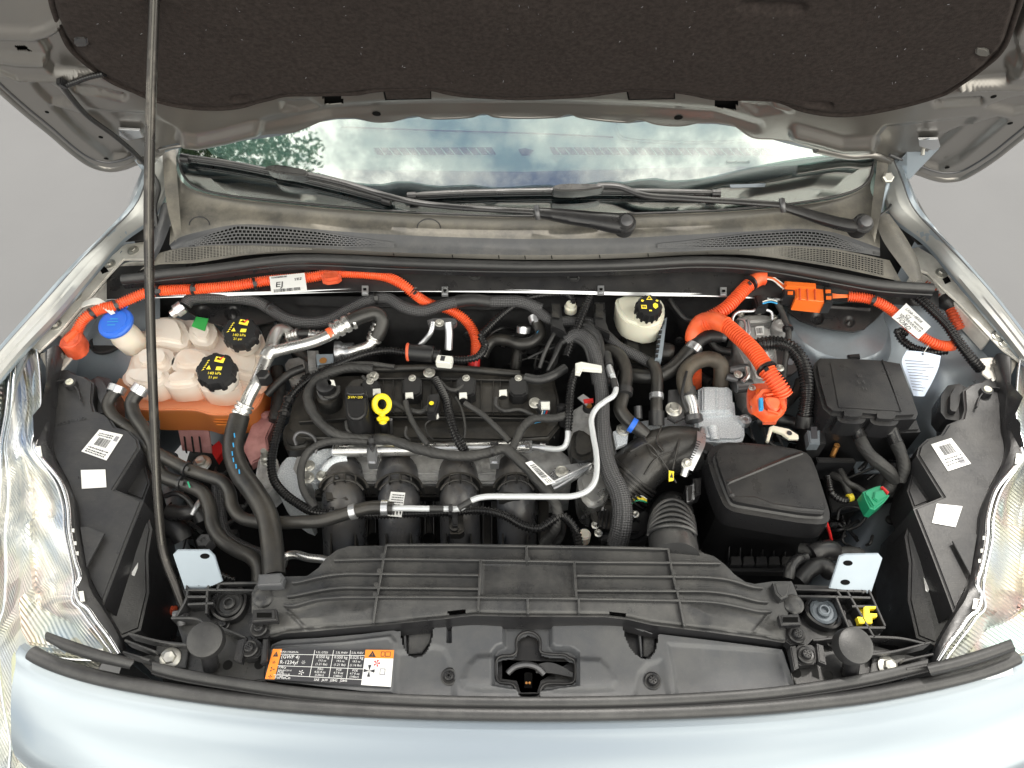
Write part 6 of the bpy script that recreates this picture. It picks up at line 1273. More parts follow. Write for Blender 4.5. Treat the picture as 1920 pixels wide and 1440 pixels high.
# fuel rail
fr0 = thing('fuel_rail', 'straight silver fuel rail along the front of the valve cover', 'fuel rail', P(810, 842, .80))
put('rail', tube([(627,846,.835),(800,842,.838),(992,838,.84)], 12, seg=20), 'alloy', fr0)
disc(fr0, 'rail_end', 627, 846, .835, [(12, 0), (12, .002), (.1, .003)], 'steel', (-1, 0, 0))
for u in (697, 927): part_prism('rail_clip', [(u-9,836),(u+9,836),(u+11,848),(u+8,868),(u-8,868),(u-10,848)], .853, .02, 'steel', fr0, .003); part_prism('clip_tab', [(u-8,828),(u+8,828),(u+5,838),(u,845),(u-5,838)], .86, .006, 'steel_dark', fr0, .002)
put('end_nut', lathe([(.0115, 0), (.0125, .001), (.0125, .012), (.0115, .013)], P(984, 838, .84), (1, 0, 0), 6, ang=20), 'steel', fr0)
put('fitting', tube([(998,838,.84),(1012,839,.84)], 6), 'steel', fr0); put('fitting_ring', tube([(1012,839,.84),(1022,840,.84)], 9), 'steel', fr0); put('fitting_pipe', tube([(1020,840,.84),(1045,842,.842),(1058,838,.848),(1064,824,.855),(1065,805,.862)], 5.5), 'white_pipe', fr0)
c3 = hosething('fuel_line', 'black corrugated line rising from the fuel rail fitting', 'hose', [(1065,808,.862),(1067,775,.875),(1069,740,.885),(1074,712,.895),(1080,694,.90)], 8, 'corr', 'corrugated', part='conduit')
wc = thing('white_clip', 'white plastic line holder across the corrugated fuel line', 'clip', P(1105, 688, .90)); part_prism('holder', [(1079,680),(1090,677),(1128,684),(1129,693),(1092,690),(1088,699),(1079,697)], .925, .01, 'white_plastic', wc, .002)

# cylinder head and alloy
hd = part_prism('cylinder_head', [(556,846),(640,842),(1050,842),(1075,862),(1072,896),(1010,905),(560,905),(545,880)], .802, .12, 'cast', eng, .004)
for u in (661, 766, 869, 970):
    put('injector_port', lat(u, 869, .8028, [(13, 0), (13, .003), (10.5, .003), (10, .0006), (.1, .0006)], seg=24), 'cast', eng); put('injector_hole', lat(u, 869, .8036, [(10.3, 0), (.1, .0002)], seg=20), 'black_hole', eng)
    put('injector', lat(u, 871, .806, [(5, 0), (5, .004), (.1, .005)], seg=6), 'steel_dark', eng); disc(eng, 'injector_collar', u-12, 857, .812, [(7, 0), (6, .004), (.1, .005)], 'copper')
for a in (715, 820, 918): part_prism('casting_pad', [(a-20,858),(a+18,858),(a+14,884),(a-16,884)], .8065, .006, 'cast', eng, .002)
put('casting_edge', bar([(560,886,.806),(760,887,.806),(1010,885,.806)], 4, .006), 'cast', eng)
al = part_prism('timing_cover', [(524,868),(540,852),(562,852),(566,880),(570,920),(574,958),(548,948),(526,925),(510,905)], .80, .10, 'cast_blue', eng, .006, rnd=1)
part_prism('front_casting', [(580,848),(612,836),(645,842),(640,868),(618,880),(608,900),(585,905),(572,885)], .815, .05, 'cast_blue', eng, .006, rnd=1); put('oil_pipe', tube([(606,886,.825),(622,868,.828),(650,860,.826)], 9), 'cast_blue', eng)
for u, v in ((579,874),(578,896),(605,892),(500,864)): bolt(eng, u, v, .828, 1.25)
inst('stud', STUD, 'bolt', P(500, 858, .83), (0, 0, 1), eng, 0, 1.3)
part_prism('mount_arm', [(484,852),(506,845),(522,862),(520,905),(498,925),(476,900)], .80, .06, 'cast', eng, .006, rnd=1)
put('lifting_eye', tube([(556,835,.85),(552,820,.855),(560,811,.858),(575,812,.858),(590,822,.857),(594,838,.853),(590,850,.848)], 3.4, seg=8), 'steel_dark', eng)
put('chain_cover', prism([(528,800),(545,782),(575,782),(584,800),(580,836),(545,842),(530,835)], .83, .08, .008, 3, rnd=1), 'plastic_engine', eng)
# intake manifold
im = thing('intake_manifold', 'dusty black plastic intake manifold with four curved runners at the engine front', 'intake manifold', P(800, 960, .66))
put('manifold_plate', prism([(590,886),(1000,884),(1040,905),(1035,930),(590,930)], .79, .02, .004), 'plastic_engine', im)
for i, (u, w_) in enumerate(((644, 44), (748, 43), (861, 41), (967, 40))):
    r_ = put('runner', tube([(u-4,880,.765),(u-2,896,.795),(u,925,.807),(u+1,960,.795),(u+2,1000,.76),(u+4,1045,.70),(u+4,1075,.66)], w_, seg=32, taper=([0, .12, .3, 1], [1.0, .98, .90, .96])), 'runner', im)
    a = [(u+w_*1.03*math.cos(t), 916-30*math.sin(t), .842) for t in np.linspace(.05, math.pi-.05, 22)]; put('runner_flange', bar(a, 5, .03), 'plastic_engine', im)
    a = [(u+w_*.88*math.cos(t), 926-26*math.sin(t), .850) for t in np.linspace(.25, math.pi-.25, 20)]; put('runner_ring', tube(a, 2.2, seg=8), 'plastic_engine', r_)
    for du in (-18, 2, 22): put('flange_tab', bar([(u+du,886+abs(du)*.2,.850),(u+du*1.05,899+abs(du)*.2,.854)], 3, .012, smooth=False), 'plastic_engine', r_)
    for du in (-24, 22): put('runner_web', bar([(u+du,1000,.80),(u+du,1040,.77)], 3, .03), 'plastic_engine', r_)
    if i in (0, 3):
        put('saddle', prism([(u-34,922),(u+6,920),(u+8,936),(u-32,938)], .838, .014, .002), 'plastic_engine', r_); disc(r_, 'ball_stud', u-12 if i == 0 else u+2, 899, .842, [(3, -.02), (3, 0), (5.5, .002), (5.5, .006), (3, .009), (.1, .010)], 'plastic_cap')
        put('stud_foot', prism([(u-24,918),(u-12,898),(u,918)] if i == 0 else [(u-10,918),(u+2,898),(u+14,918)], .838, .006, .001), 'plastic_engine', r_)
    part_prism('web', [(u+w_+2,905),(u+62,905),(u+62,1030),(u+w_+2,1030)], .74, .03, 'plastic_engine', im, .003)
for u in (696, 805, 914): put('web_rib', bar([(u-8,930,.775),(u-8,1030,.735)], 3, .03), 'plastic_engine', im); put('web_rib', bar([(u+8,930,.775),(u+8,1030,.735)], 3, .03), 'plastic_engine', im)
for u in (805, 700): disc(im, 'web_hole', u, 1010, .748, [(12, 0), (12, .0006), (.1, .0006)], 'black_hole')
pv = thing('purge_valve', 'small black clip holding the pipe on the third intake runner', 'clip', P(850, 985, .83)); part_prism('body', [(840,962),(868,962),(870,995),(862,1000),(844,1000)], .835, .02, 'plastic_engine', pv, .003); part_prism('tab', [(846,950),(858,950),(858,985),(848,985)], .862, .02, 'plastic_cap', pv, .002); disc(pv, 'post', 852, 990, .845, [(9, 0), (9, .006), (.1, .007)], 'plastic_engine')
sl_ = thing('paper_label', 'white paper label hanging on the second intake runner', 'label', P(742, 945, .85)); s5 = Sheet('label', [P(733,922,.852), P(760,924,.852), P(753,970,.845), P(723,967,.845)], 'paper', sl_); s5.lines(.15, .95, [.1,.2,.3,.4], .045); s5.lines(.2, .8, [.5,.58], .04, seed=3)
wp = thing('white_pipe', 'thin white coated metal pipe crossing the engine front and turning up to the right', 'pipe', P(1000, 940, .86))
put('pipe', tube([(735,953,.873),(760,953,.875),(833,954,.876),(862,953,.878),(885,938,.885),(905,932,.888),(960,931,.89),(1040,931,.89),(1075,930,.89),(1100,921,.89),(1114,905,.89),(1119,880,.89),(1118,850,.892),(1112,815,.895),(1109,785,.90),(1118,766,.902),(1135,752,.904),(1150,742,.905),(1155,728,.905),(1150,708,.905),(1143,690,.905),(1139,672,.90)], 5.6, seg=14), 'white_pipe', wp)
put('rubber_joint', tube([(806,954,.876),(832,954,.876)], 6.6, seg=14), 'rubber', wp); put('rubber_joint', tube([(860,953,.878),(884,939,.885)], 6.8, seg=14), 'rubber', wp); tie(wp, 845, 954, .878, (1, 0), 8)
put('pipe_fitting', tube([(1137,664,.90),(1142,686,.905)], 9), 'rubber', wp); put('pipe_fitting', tube([(1142,690,.905),(1147,704,.905)], 7.5), 'steel', wp); put('pipe_clip', tube([(1150,712,.905),(1154,728,.905)], 6.6), 'rubber', wp)

# wrapped harness
hn = thing('wiring_harness', 'cloth taped wiring harness snaking over the valve cover and fuel rail', 'wiring harness', P(830, 840, .85))
for k, (pts, r) in enumerate((([(700,692,.868),(655,690,.87),(612,702,.872),(585,722,.872),(577,745,.87),(585,770,.868),(603,795,.866),(635,816,.866),(684,823,.866),(728,824,.868),(772,838,.868),(830,852,.868),(880,855,.868),(918,848,.87),(947,842,.873),(968,858,.873),(990,880,.872),(1012,905,.87),(1032,930,.86),(1045,955,.85),(1040,990,.83),(1020,1020,.80)], 10),
   ([(760,752,.885),(764,768,.88),(772,788,.876),(786,812,.874),(802,834,.87)], 5.5), ([(871,756,.88),(903,776,.878),(935,806,.876),(955,828,.874)], 5.5), ([(1066,778,.868),(1040,784,.868),(1000,786,.87),(980,802,.872),(968,825,.873),(960,842,.873)], 8),
   ([(591,952,.84),(572,925,.845),(564,895,.848),(568,865,.85),(580,845,.855),(605,831,.86),(643,826,.866),(690,828,.868)], 7), ([(735,755,.873),(765,768,.873),(790,772,.872),(808,760,.875)], 5), ([(930,745,.878),(930,760,.873),(945,770,.872),(975,768,.87),(1002,780,.868)], 3.5), ([(855,745,.874),(865,765,.872),(872,800,.87),(870,822,.868)], 2.6), ([(762,800,.872),(760,815,.868),(768,825,.866)], 2.6), ([(812,785,.87),(798,795,.868),(802,815,.866),(812,824,.865)], 1.6), ([(650,790,.872),(652,805,.87),(662,818,.868)], 4), ([(680,706,.872),(690,715,.874),(698,728,.876)], 3), ([(600,735,.87),(618,745,.872),(632,738,.873),(634,725,.873)], 5), ([(825,715,.873),(838,728,.876),(855,732,.876),(868,722,.876)], 4))):
    put('branch' if k else 'trunk', tube(pts, r, 'wrap', seg=14), 'tape', hn)
cc = put('conduit', tube([(817,712,.872),(826,728,.876),(836,748,.88),(842,775,.88),(850,805,.876),(860,828,.872),(872,846,.87)], 9, 'corr'), 'corrugated', hn)
for u, v in ((923,845),(697,826)): tie(hn, u, v, .873, (5, 0), 11)
hl = thing('harness_label', 'white barcode label wrapped diagonally on the harness at the right end of the head', 'label', P(1013, 887, .89)); s6 = Sheet('label', Q([(997,864),(1042,905),(1024,910),(985,868)], .893), 'paper', hl, thick=.0006); s6.barcode(.15, .15, .75, .8, 22); s6.lines(.78, .95, [.2, .4, .6], .08)
# ================================================================ brake fluid reservoir
bf = thing('brake_reservoir', 'milky white brake fluid reservoir with a black cap marked in yellow', 'reservoir', P(1205, 600, .80))
part_prism('tank_body', [(1152,558),(1175,550),(1238,556),(1247,570),(1247,592),(1240,606),(1225,612),(1200,610),(1172,600),(1160,585)], .925, .05, 'cream', bf, .006, seg=3, rnd=1, draft=-.04)
part_prism('tank_seam', [(1160,598),(1166,594),(1246,598),(1248,606),(1236,622),(1205,624),(1170,612)], .900, .004, 'cream', bf, .001)
part_prism('tank_foot', [(1172,604),(1240,608),(1232,622),(1208,626),(1180,616)], .894, .03, 'cream', bf, .004, draft=-.06)
c, p, ax, m_ = screwcap(bf, 1218, 573, .965, 25, .024, (.02, -.25, 1), neck='cream', teeth=14)
facequads(c, p, ax, [[(-.006,.011),(0,.020),(.006,.011)],[(-.016,-.008),(-.006,-.008),(-.006,0),(-.016,0)],[(.006,-.004),(.010,-.008),(.015,-.004),(.015,.002),(.010,.005),(.006,.002)],[(-.016,.008),(-.012,.006),(-.010,.010),(-.014,.012)],[(.011,.009),(.015,.007),(.017,.010),(.013,.012)],[(-.002,-.013),(.003,-.013),(.003,-.010),(-.002,-.010)]], 'ink_yellow', 'symbols')
facequads(c, p, ax, [[(-.003,.0125),(0,.0175),(.003,.0125)],[(-.014,-.006),(-.0115,-.006),(-.0115,-.002),(-.014,-.002)],[(-.0105,-.006),(-.008,-.006),(-.008,-.002),(-.0105,-.002)]], 'ink', 'symbol_inside', .0014)
ms = thing('master_cylinder', 'dark brake booster block with a pale toothed strip under the brake fluid reservoir', 'brake booster', P(1205, 665, .78))
part_prism('block', [(1165,622),(1236,626),(1234,690),(1168,682)], .86, .10, 'plastic_engine', ms, .006); part_prism('block_step', [(1172,632),(1200,634),(1198,668),(1174,664)], .872, .02, 'plastic_cap', ms, .003)
part_prism('strip', [(1239,600),(1251,594),(1241,672),(1228,674)], .90, .02, 'galv', ms, .001)
for k in range(7): part_prism('tooth', [(1237-k*1.4,610+k*9),(1243-k*1.4,610+k*9),(1242-k*1.4,615+k*9),(1236-k*1.4,615+k*9)], .903, .004, 'plastic_cap', ms, .0005)
put('motor', tube([(1228,660,.86),(1246,662,.86),(1262,664,.86)], 20, seg=24, taper=([0, .8, 1], [1, 1, .85])), 'plastic_engine', ms)
for u in (1042, 1124): 
    t_ = thing('firewall_bracket', ('upright dark bracket at the firewall left of the fitting' if u == 1042 else 'upright dark bracket at the firewall beside the milky reservoir'), 'bracket', P(u, 600, .86)); part_prism('post', [(u-10,566),(u+10,566),(u+12,602),(u+20,625),(u-8,612)], .92, .02, 'plastic_cap' if u == 1042 else 'plastic', t_, .002); part_prism('post_face', [(u-7,570),(u+7,570),(u+7,596),(u-7,594)], .923, .002, 'plastic_engine', t_, .0005)

# rubber hoses in the middle
m1 = hosething('coolant_hose', 'black hose curving down beside the braided sleeve toward the throttle', 'hose', [(1120,662,.88),(1142,657,.885),(1162,668,.89),(1174,700,.885),(1168,740,.88),(1163,768,.875),(1175,786,.87),(1192,800,.865),(1210,816,.855)], 13, None, 'hose', seg=18)
put('blue_ring', tube([(1182,795,.873),(1190,800,.871)], 14.5, seg=20), 'blue', m1); clamp(m1, (1172,728,.887), (1171,740,.885), 14, 'rubber', ear=False)
m2 = hosething('coolant_hose', 'straight vertical black hose with a metal clamp in the middle of the bay', 'hose', [(1222,678,.885),(1230,695,.885),(1232,715,.88),(1231,745,.87),(1231,775,.86),(1231,795,.845)], 11.5, None, 'hose', seg=18); clamp(m2, (1231,738,.873), (1231,748,.87), 12.5, ear=False); put('socket', tube([(1231,770,.86),(1231,798,.845)], 15, seg=16), 'plastic_cap', m2)
m3 = hosething('coolant_hose', 'wide black hose rising to the right with a bright clamp below the orange fork', 'hose', [(1185,703,.86),(1215,706,.865),(1240,702,.87),(1262,690,.875),(1280,672,.88),(1296,654,.888),(1306,642,.892)], 14, None, 'hose', seg=18)
clamp(m3, (1296,659,.888), (1304,648,.892), 14.5, ear=False); put('elbow', tube([(1303,648,.893),(1314,636,.90),(1330,630,.90),(1352,630,.90)], 13, seg=16), 'plastic_cap', m3); put('elbow_end', tube([(1350,630,.90),(1362,632,.90)], 10, seg=14), 'steel_dark', m3)
m4 = hosething('coolant_hose', 'dusty brown looking hose looping over to the compressor with an aluminium pipe below it', 'hose', [(1351,722,.84),(1353,700,.865),(1350,682,.88),(1333,673,.888),(1312,676,.89),(1295,686,.89),(1284,702,.885),(1284,722,.878),(1290,738,.87)], 15, None, 'hose_brown', seg=20)
put('aluminium_pipe', tube([(1290,738,.868),(1298,758,.86),(1302,785,.85)], 12, seg=18), 'alloy', m4); put('sleeve', tube([(1288,728,.874),(1291,742,.868)], 16, seg=18), 'rubber', m4); put('pipe_collar', tube([(1300,780,.853),(1302,790,.85)], 17, seg=18), 'steel_dark', m4)
put('bracket_clip', bar([(1288,695,.905),(1282,720,.90),(1280,745,.89),(1290,772,.88)], 5, .01), 'plastic_cap', m4)
for k, (pts, r, lab) in enumerate((([(1012,690,.87),(1020,665,.885),(1034,635,.90),(1046,615,.905)], 4, 'thin black line slanting left behind the fuel line'), ([(1028,695,.87),(1040,670,.885),(1052,645,.895)], 4, 'second thin black line slanting behind the fuel line'), ([(990,672,.86),(1020,658,.87),(1060,645,.875)], 2.5, 'thin cable crossing behind the valve cover'), ([(985,708,.875),(1010,712,.88),(1035,705,.885),(1060,690,.885)], 9, 'black connector hose at the right end of the coil row'))):
    hosething('thin_hose', lab, 'hose', pts, r, None, 'rubber')
lm = thing('wiring_loom', 'dense bundle of black looms arching over at the centre of the firewall', 'wiring loom', P(1085, 650, .86))
for k in range(7): put('strand', tube([(1040-k*2,680+k*3,.86),(1048+k*2,650-k*3,.885),(1072+k*4,636-k*5,.905),(1096+k*4,648-k*4,.91),(1108+k*4,680,.90),(1116+k*4,720,.89)], 6, seg=12), 'braid' if k % 2 else 'rubber', lm)
eg = thing('egr_area', 'bare metal bracket and housing right of the valve cover under the white pipe', 'bracket', P(1090, 780, .78))
part_prism('casting', [(1070,770),(1098,752),(1120,760),(1150,800),(1160,870),(1120,872),(1085,850),(1066,820)], .83, .06, 'cast', eg, .006, rnd=1); part_prism('dark_cover', [(1072,808),(1090,800),(1112,816),(1120,850),(1090,862),(1070,850)], .85, .04, 'plastic_engine', eg, .008, rnd=1)
part_prism('metal_tab', [(1083,745),(1094,738),(1108,748),(1100,760)], .88, .004, 'steel', eg, .001); part_prism('red_clip', [(1094,748),(1112,746),(1113,752),(1096,755)], .883, .006, 'red', eg, .001); disc(eg, 'spring_core', 1104, 761, .862, [(11, -.01), (11, .002), (8, .003), (8, -.002), (.1, -.002)], 'plastic_cap'); disc(eg, 'copper_core', 1104, 761, .864, [(6, -.01), (6, .001), (.1, .001)], 'copper')
put('pillar', tube([(1052,760,.87),(1054,780,.85),(1056,795,.83)], 9, seg=14), 'plastic_cap', eg)
part_prism('engine_mount', [(1026,892),(1045,872),(1105,864),(1112,872),(1070,900),(1040,918),(1030,912)], .835, .012, 'steel', eg, .003, rnd=1); disc(eg, 'washer', 1053, 886, .837, [(11, 0), (11, .002), (.1, .002)], 'steel'); bolt(eg, 1053, 885, .839, 1.3)
put('bracket_rib', bar([(1030,905,.842),(1070,886,.842),(1108,868,.842)], 3, .006), 'steel', eg)
th = thing('throttle_body', 'bare aluminium throttle body with a black motor cover behind the braided sleeve', 'throttle body', P(1110, 940, .74))
part_prism('body', [(1082,888),(1112,868),(1140,880),(1150,900),(1136,940),(1108,952),(1088,930)], .83, .08, 'alloy', th, .008, rnd=1); disc(th, 'bore_ring', 1146, 930, .80, [(40, -.03), (40, 0), (34, .004), (32, 0), (.1, -.002)], 'alloy', (.5, -.2, 1), 36)
part_prism('motor_cover', [(1108,945),(1150,940),(1215,948),(1222,1000),(1190,1020),(1120,1005),(1106,975)], .79, .05, 'plastic_cap', th, .006, rnd=1)
disc(th, 'motor_disc', 1138, 965, .80, [(32, -.01), (32, .004), (28, .007), (20, .007), (18, .004), (.1, .004)], 'plastic_engine'); 
for a, b in ((1116,985),(1191,964),(1122,1000)): bolt(th, a, b, .803, .8)
for k in range(5): put('cover_rib', bar([(1128+k*6,950+k*2,.812),(1120+k*8,985+k*2,.81)], 2.5, .005, smooth=False), 'plastic_cap', th)
for k, m_ in enumerate(('ink_white','yellow','ink_yellow','green')): put('wire', tube([(1180,940+k*3,.82),(1192,930+k*3,.828),(1204,930+k*3,.828),(1212,936+k*2,.82)], 1.6, seg=6), m_, th)
vn = thing('vertical_loom', 'flat taped black loom below the runner four next to the corrugated loop', 'wiring loom', P(1040, 990, .78)); put('loom', tube([(1022,905,.84),(1036,930,.84),(1050,965,.83),(1050,1000,.80),(1020,1035,.77)], 15, 'wrap', flat=.5), 'tape', vn)
disc(vn, 'green_cap', 1096, 1002, .80, [(12, -.02), (12, 0), (9, .003), (.1, .003)], 'washer_neck')

# ================================================================ transmission housing and compressor
tr = thing('transmission_case', 'speckled pale cast aluminium transmission case beside the air filter box', 'transmission', P(1345, 780, .62))
part_prism('upper_case', [(1310,728),(1320,722),(1366,722),(1374,730),(1376,772),(1310,774)], .85, .08, 'cast_blue', tr, .006); part_prism('case_step', [(1306,745),(1330,742),(1378,752),(1380,776),(1304,778)], .842, .05, 'cast_blue', tr, .005)
part_prism('lower_case', [(1300,772),(1385,774),(1396,782),(1398,822),(1380,828),(1308,824)], .836, .10, 'cast_blue', tr, .006, rnd=1)
for u in (1322, 1345, 1362): put('case_rib', bar([(u,726,.853),(u,768,.853)], 4, .01), 'cast_blue', tr)
put('case_boss', tube([(1336,800,.838),(1340,826,.83)], 10), 'cast_blue', tr); disc(tr, 'case_stud', 1397, 788, .842, [(11, -.01), (11, .004), (6, .006), (5, .004), (.1, .004)], 'steel')
put('long_casting', prism([(1195,788),(1260,778),(1310,790),(1300,815),(1250,815),(1200,812)], .80, .06, .006), 'cast_blue', tr)
mp_ = thing('mount_plate', 'flat dark steel plate with a bright bolt beside the vertical hose', 'bracket', P(1265, 770, .80)); part_prism('plate', [(1254,730),(1280,728),(1284,782),(1266,790),(1252,782)], .86, .008, 'steel_dark', mp_, .002); bolt(mp_, 1263, 768, .862, 1.7)
part_prism('foot', [(1150,808),(1180,795),(1176,830),(1156,838)], .85, .01, 'cast_blue', mp_, .002); bolt(mp_, 1168, 806, .852, 1.4); put('studs', tube([(1196,762,.85),(1197,785,.84)], 8, seg=12), 'steel_dark', mp_)
co = thing('compressor', 'cluttered bare aluminium compressor body behind the thick orange cable', 'compressor', P(1415, 660, .74))
part_prism('main_body', [(1378,596),(1395,585),(1440,585),(1452,600),(1456,640),(1462,700),(1440,722),(1410,712),(1396,670),(1380,640)], .88, .10, 'cast', co, .008, rnd=1)
for a, z in (([(1386,590),(1446,588),(1448,602),(1388,604)], .895), ([(1398,612),(1444,610),(1448,636),(1402,640)], .90), ([(1410,655),(1450,650),(1454,668),(1414,674)], .895), ([(1415,690),(1452,684),(1456,704),(1420,710)], .89)): part_prism('casting_step', a, z, .03, 'alloy_cast', co, .004, rnd=1)
for pts, r in (([(1376,618,.915),(1374,595,.925),(1384,585,.93),(1412,583,.93),(1418,580,.932),(1446,585,.928),(1448,600,.92)], 3), ([(1384,598,.915),(1396,602,.92),(1398,625,.915),(1392,640,.91)], 3), ([(1402,600,.915),(1405,620,.915),(1400,640,.91),(1408,660,.905)], 3.5)): put('pressed_tube', tube(pts, r, seg=8), 'steel', co)
disc(co, 'sensor_puck', 1464, 610, .905, [(16, -.02), (16, 0), (12, .003), (5, .003), (4, .001), (.1, .001)], 'cast'); part_prism('white_print', [(1418,612),(1432,611),(1433,628),(1420,629)], .9012, .0004, 'paper', co, 0); part_prism('white_print', [(1428,660),(1440,659),(1442,668),(1430,670)], .8962, .0004, 'paper', co, 0)
bs = Sheet('barcode_print', [P(1416,613,.9025), P(1431,612,.9025), P(1432,628,.9025), P(1418,629,.9025)], 'paper', co, thick=.0003); bs.barcode(.1,.15,.9,.8,10)
for (a, b, r) in (((1366,695,.87),(1402,690,.87), 9), ((1378,725,.86),(1410,722,.86), 13), ((1362,706,.87),(1384,712,.87), 7)): put('barrel', cylp(a, b, r), 'steel_dark', co)
for u, v in ((1388,588),(1422,584),(1450,596),(1456,648),(1462,690),(1384,702)): bolt(co, u, v, .90, .9)
put('bracket_plate', prism([(1452,655),(1470,640),(1490,650),(1500,690),(1480,705),(1460,700)], .86, .006, .001, rnd=1), 'steel_dark', co); disc(co, 'bracket_hole', 1480, 678, .8608, [(8, 0), (8, .0006), (.1, .0006)], 'galv')
put('casting_pipe', tube([(1392,716,.88),(1402,706,.885),(1400,690,.885)], 5), 'alloy', co)
cc1 = hosething('wiring_conduit', 'thick glossy black corrugated conduit arching over to the fuse box', 'conduit', [(1412,650,.90),(1432,644,.908),(1456,643,.912),(1480,650,.915),(1498,668,.912),(1509,692,.905),(1514,725,.895),(1513,755,.88),(1508,785,.86)], 14, 'corr', 'corrugated', part='conduit', pitch=.006, amp=.16)
put('end_collar', tube([(1509,778,.868),(1506,800,.85)], 15, seg=20), 'plastic_cap', cc1)
th1 = hosething('sensor_cable', 'thin black taped sensor cable hanging from a small connector above the compressor', 'cable', [(1456,566,.94),(1464,580,.935),(1471,598,.93),(1478,618,.925),(1477,650,.915),(1472,680,.90),(1470,708,.88)], 5.5, 'wrap', 'tape', part='cable'); part_prism('connector', [(1414,553),(1432,550),(1442,560),(1440,574),(1420,576)], .945, .02, 'plastic_cap', th1, .003); put('wire', tube([(1430,566,.95),(1445,562,.95),(1457,565,.945)], 1.6, seg=6), 'white_plastic', th1); put('wire', tube([(1430,569,.95),(1445,566,.95),(1457,569,.945)], 1.6, seg=6), 'cyan', th1); tie(th1, 1477, 616, .926, (1, 5), 9)

# ================================================================ intake ducting and air filter box
ie = thing('intake_elbow', 'wide black rubber intake elbow with bellows and a bright hose clamp', 'intake hose', P(1240, 870, .72))
put('elbow', tube([(1168,912,.80),(1184,893,.812),(1206,870,.82),(1236,851,.826),(1270,843,.828),(1308,845,.825)], 47, seg=40, taper=([0, .3, .7, 1], [1.06, 1.02, .98, .92])), 'elbow_rubber', ie)
for k in range(6):
    a = [(1164+k*4.6,917-k*5.4,.797+k*.0035),(1166.6+k*4.6,914-k*5.4,.799+k*.0035)]; put('bellows_ring', tube(a, 58-k*.7, seg=44), 'elbow_rubber', ie)
for a in ([(1182,846,.868),(1215,832,.875),(1238,858,.866),(1268,905,.84)], [(1208,890,.852),(1230,860,.866),(1262,846,.873)], [(1205,812,.862),(1222,848,.872),(1232,856,.868)]): put('mould_line', tube(a, 1.6, seg=8), 'elbow_rubber', ie)
for a in ([(1240,800,.862),(1232,830,.873),(1244,846,.872)], [(1280,802,.86),(1270,840,.872),(1262,880,.855)]): put('mould_rib', tube(a, 2.2, seg=8), 'elbow_rubber', ie)
# clamp band seen edge-on
cb = cylp((1296,842,.82), (1312,848,.82), 49, 40); put('hose_clamp', cb, 'steel', ie)
hcb = thing('hose_clamp', 'bright perforated worm drive clamp on the rubber intake elbow', 'clamp', P(1300, 850, .80)); put('band', loft([[(1308,808,.872),(1306,830,.88),(1298,852,.883),(1285,878,.874)], [(1324,812,.868),(1322,834,.877),(1312,857,.88),(1299,883,.870)]], 24, thick=.002), 'steel', hcb)
for k in range(9): put('slot', boxp((1306-k*1.9,826+k*4.2,.8835), (1314-k*1.9,829+k*4.2,.8835), 1.8, .001, .0002), 'ink', hcb)
disc(hcb, 'screw_housing', 1289, 872, .886, [(8, -.01), (8, 0), (.1, .001)], 'steel', (.2, -.3, 1)); inst('clamp_screw', BOLT, 'bolt', P(1288, 870, .888), (.1, -.3, 1), hcb, 0, 1.1); put('screw_barrel', tube([(1287,877,.884),(1282,892,.874)], 7, seg=14), 'steel', hcb)
disc(ie, 'side_port', 1326, 840, .86, [(13, -.02), (13, 0), (9, .003), (.1, .003)], 'plastic_cap'); part_prism('warning_sticker', [(1254,882),(1264,884),(1263,901),(1254,903)], .872, .0005, 'ink_yellow', ie, 0); part_prism('warning_mark', [(1256,895),(1260,886),(1262,896)], .8728, .0003, 'ink', ie, 0)
ins = thing('intake_snorkel', 'ribbed black intake snorkel rising behind the radiator cover', 'intake duct', P(1262, 1000, .74))
snk = put('snorkel', tube([(1262,960,.70),(1260,962,.76),(1259,975,.81),(1260,1000,.845),(1263,1030,.868),(1266,1050,.875)], 44, seg=36), 'plastic_dusty', ins)
for k in range(6): 
    q = on([(1260+(40+k*.3)*math.cos(t), 996+k*2-(56-k*7.5)*math.sin(t)) for t in np.linspace(.05, math.pi-.05, 22)], snk, lift=.003, zdef=.84); put('bellows_ring', tube(q, 1, rad=.0032, seg=8), 'plastic_dusty', ins)
put('collar', tube([(1222,1018,.862),(1232,998,.872),(1260,988,.878),(1290,998,.872),(1302,1020,.862)], 3, seg=10), 'plastic_dusty', ins)
put('duct_foot', loft([[(1220,1025,.868),(1262,1008,.885),(1304,1025,.868)], [(1205,1045,.872),(1262,1035,.889),(1330,1045,.874)]], 24, thick=.003), 'plastic_dusty', ins)
ab = thing('air_filter_box', 'large black plastic air filter box with a raised lid and a ribbed lower half', 'air filter box', P(1440, 960, .62))
lid = [(1328,848),(1338,832),(1360,822),(1400,823),(1460,829),(1502,836),(1522,846),(1532,866),(1545,905),(1560,952),(1560,970),(1546,977),(1505,974),(1462,967),(1420,960),(1378,953),(1362,944),(1350,918),(1336,880)]
LZ = .886
put('lid', prism(lid, LZ, .06, .012, 5, rnd=1, draft=.015), 'plastic', ab)
fin_ = put('lid_field', relief(np.linspace(1346, 1548, 120), [(1346,846),(1365,836),(1400,834),(1460,840),(1505,847),(1548,950)], [(1346,862),(1366,930),(1385,941),(1420,948),(1465,956),(1505,962),(1542,964),(1548,955)], lambda u, v: P(u, v, LZ+.0004), (0, 0, 1),
    [('poly', [(1366,908),(1420,886),(1478,862),(1514,848),(1526,860),(1552,955),(1500,950),(1450,943),(1415,930),(1378,928)], -.004, 8), ('line', [(1366,906),(1420,884),(1478,860),(1512,848)], 1.5, .0045, 8), ('line', [(1370,926),(1415,930),(1450,943),(1500,952),(1546,955)], 1.5, .002, 7)], 80), 'plastic', ab)
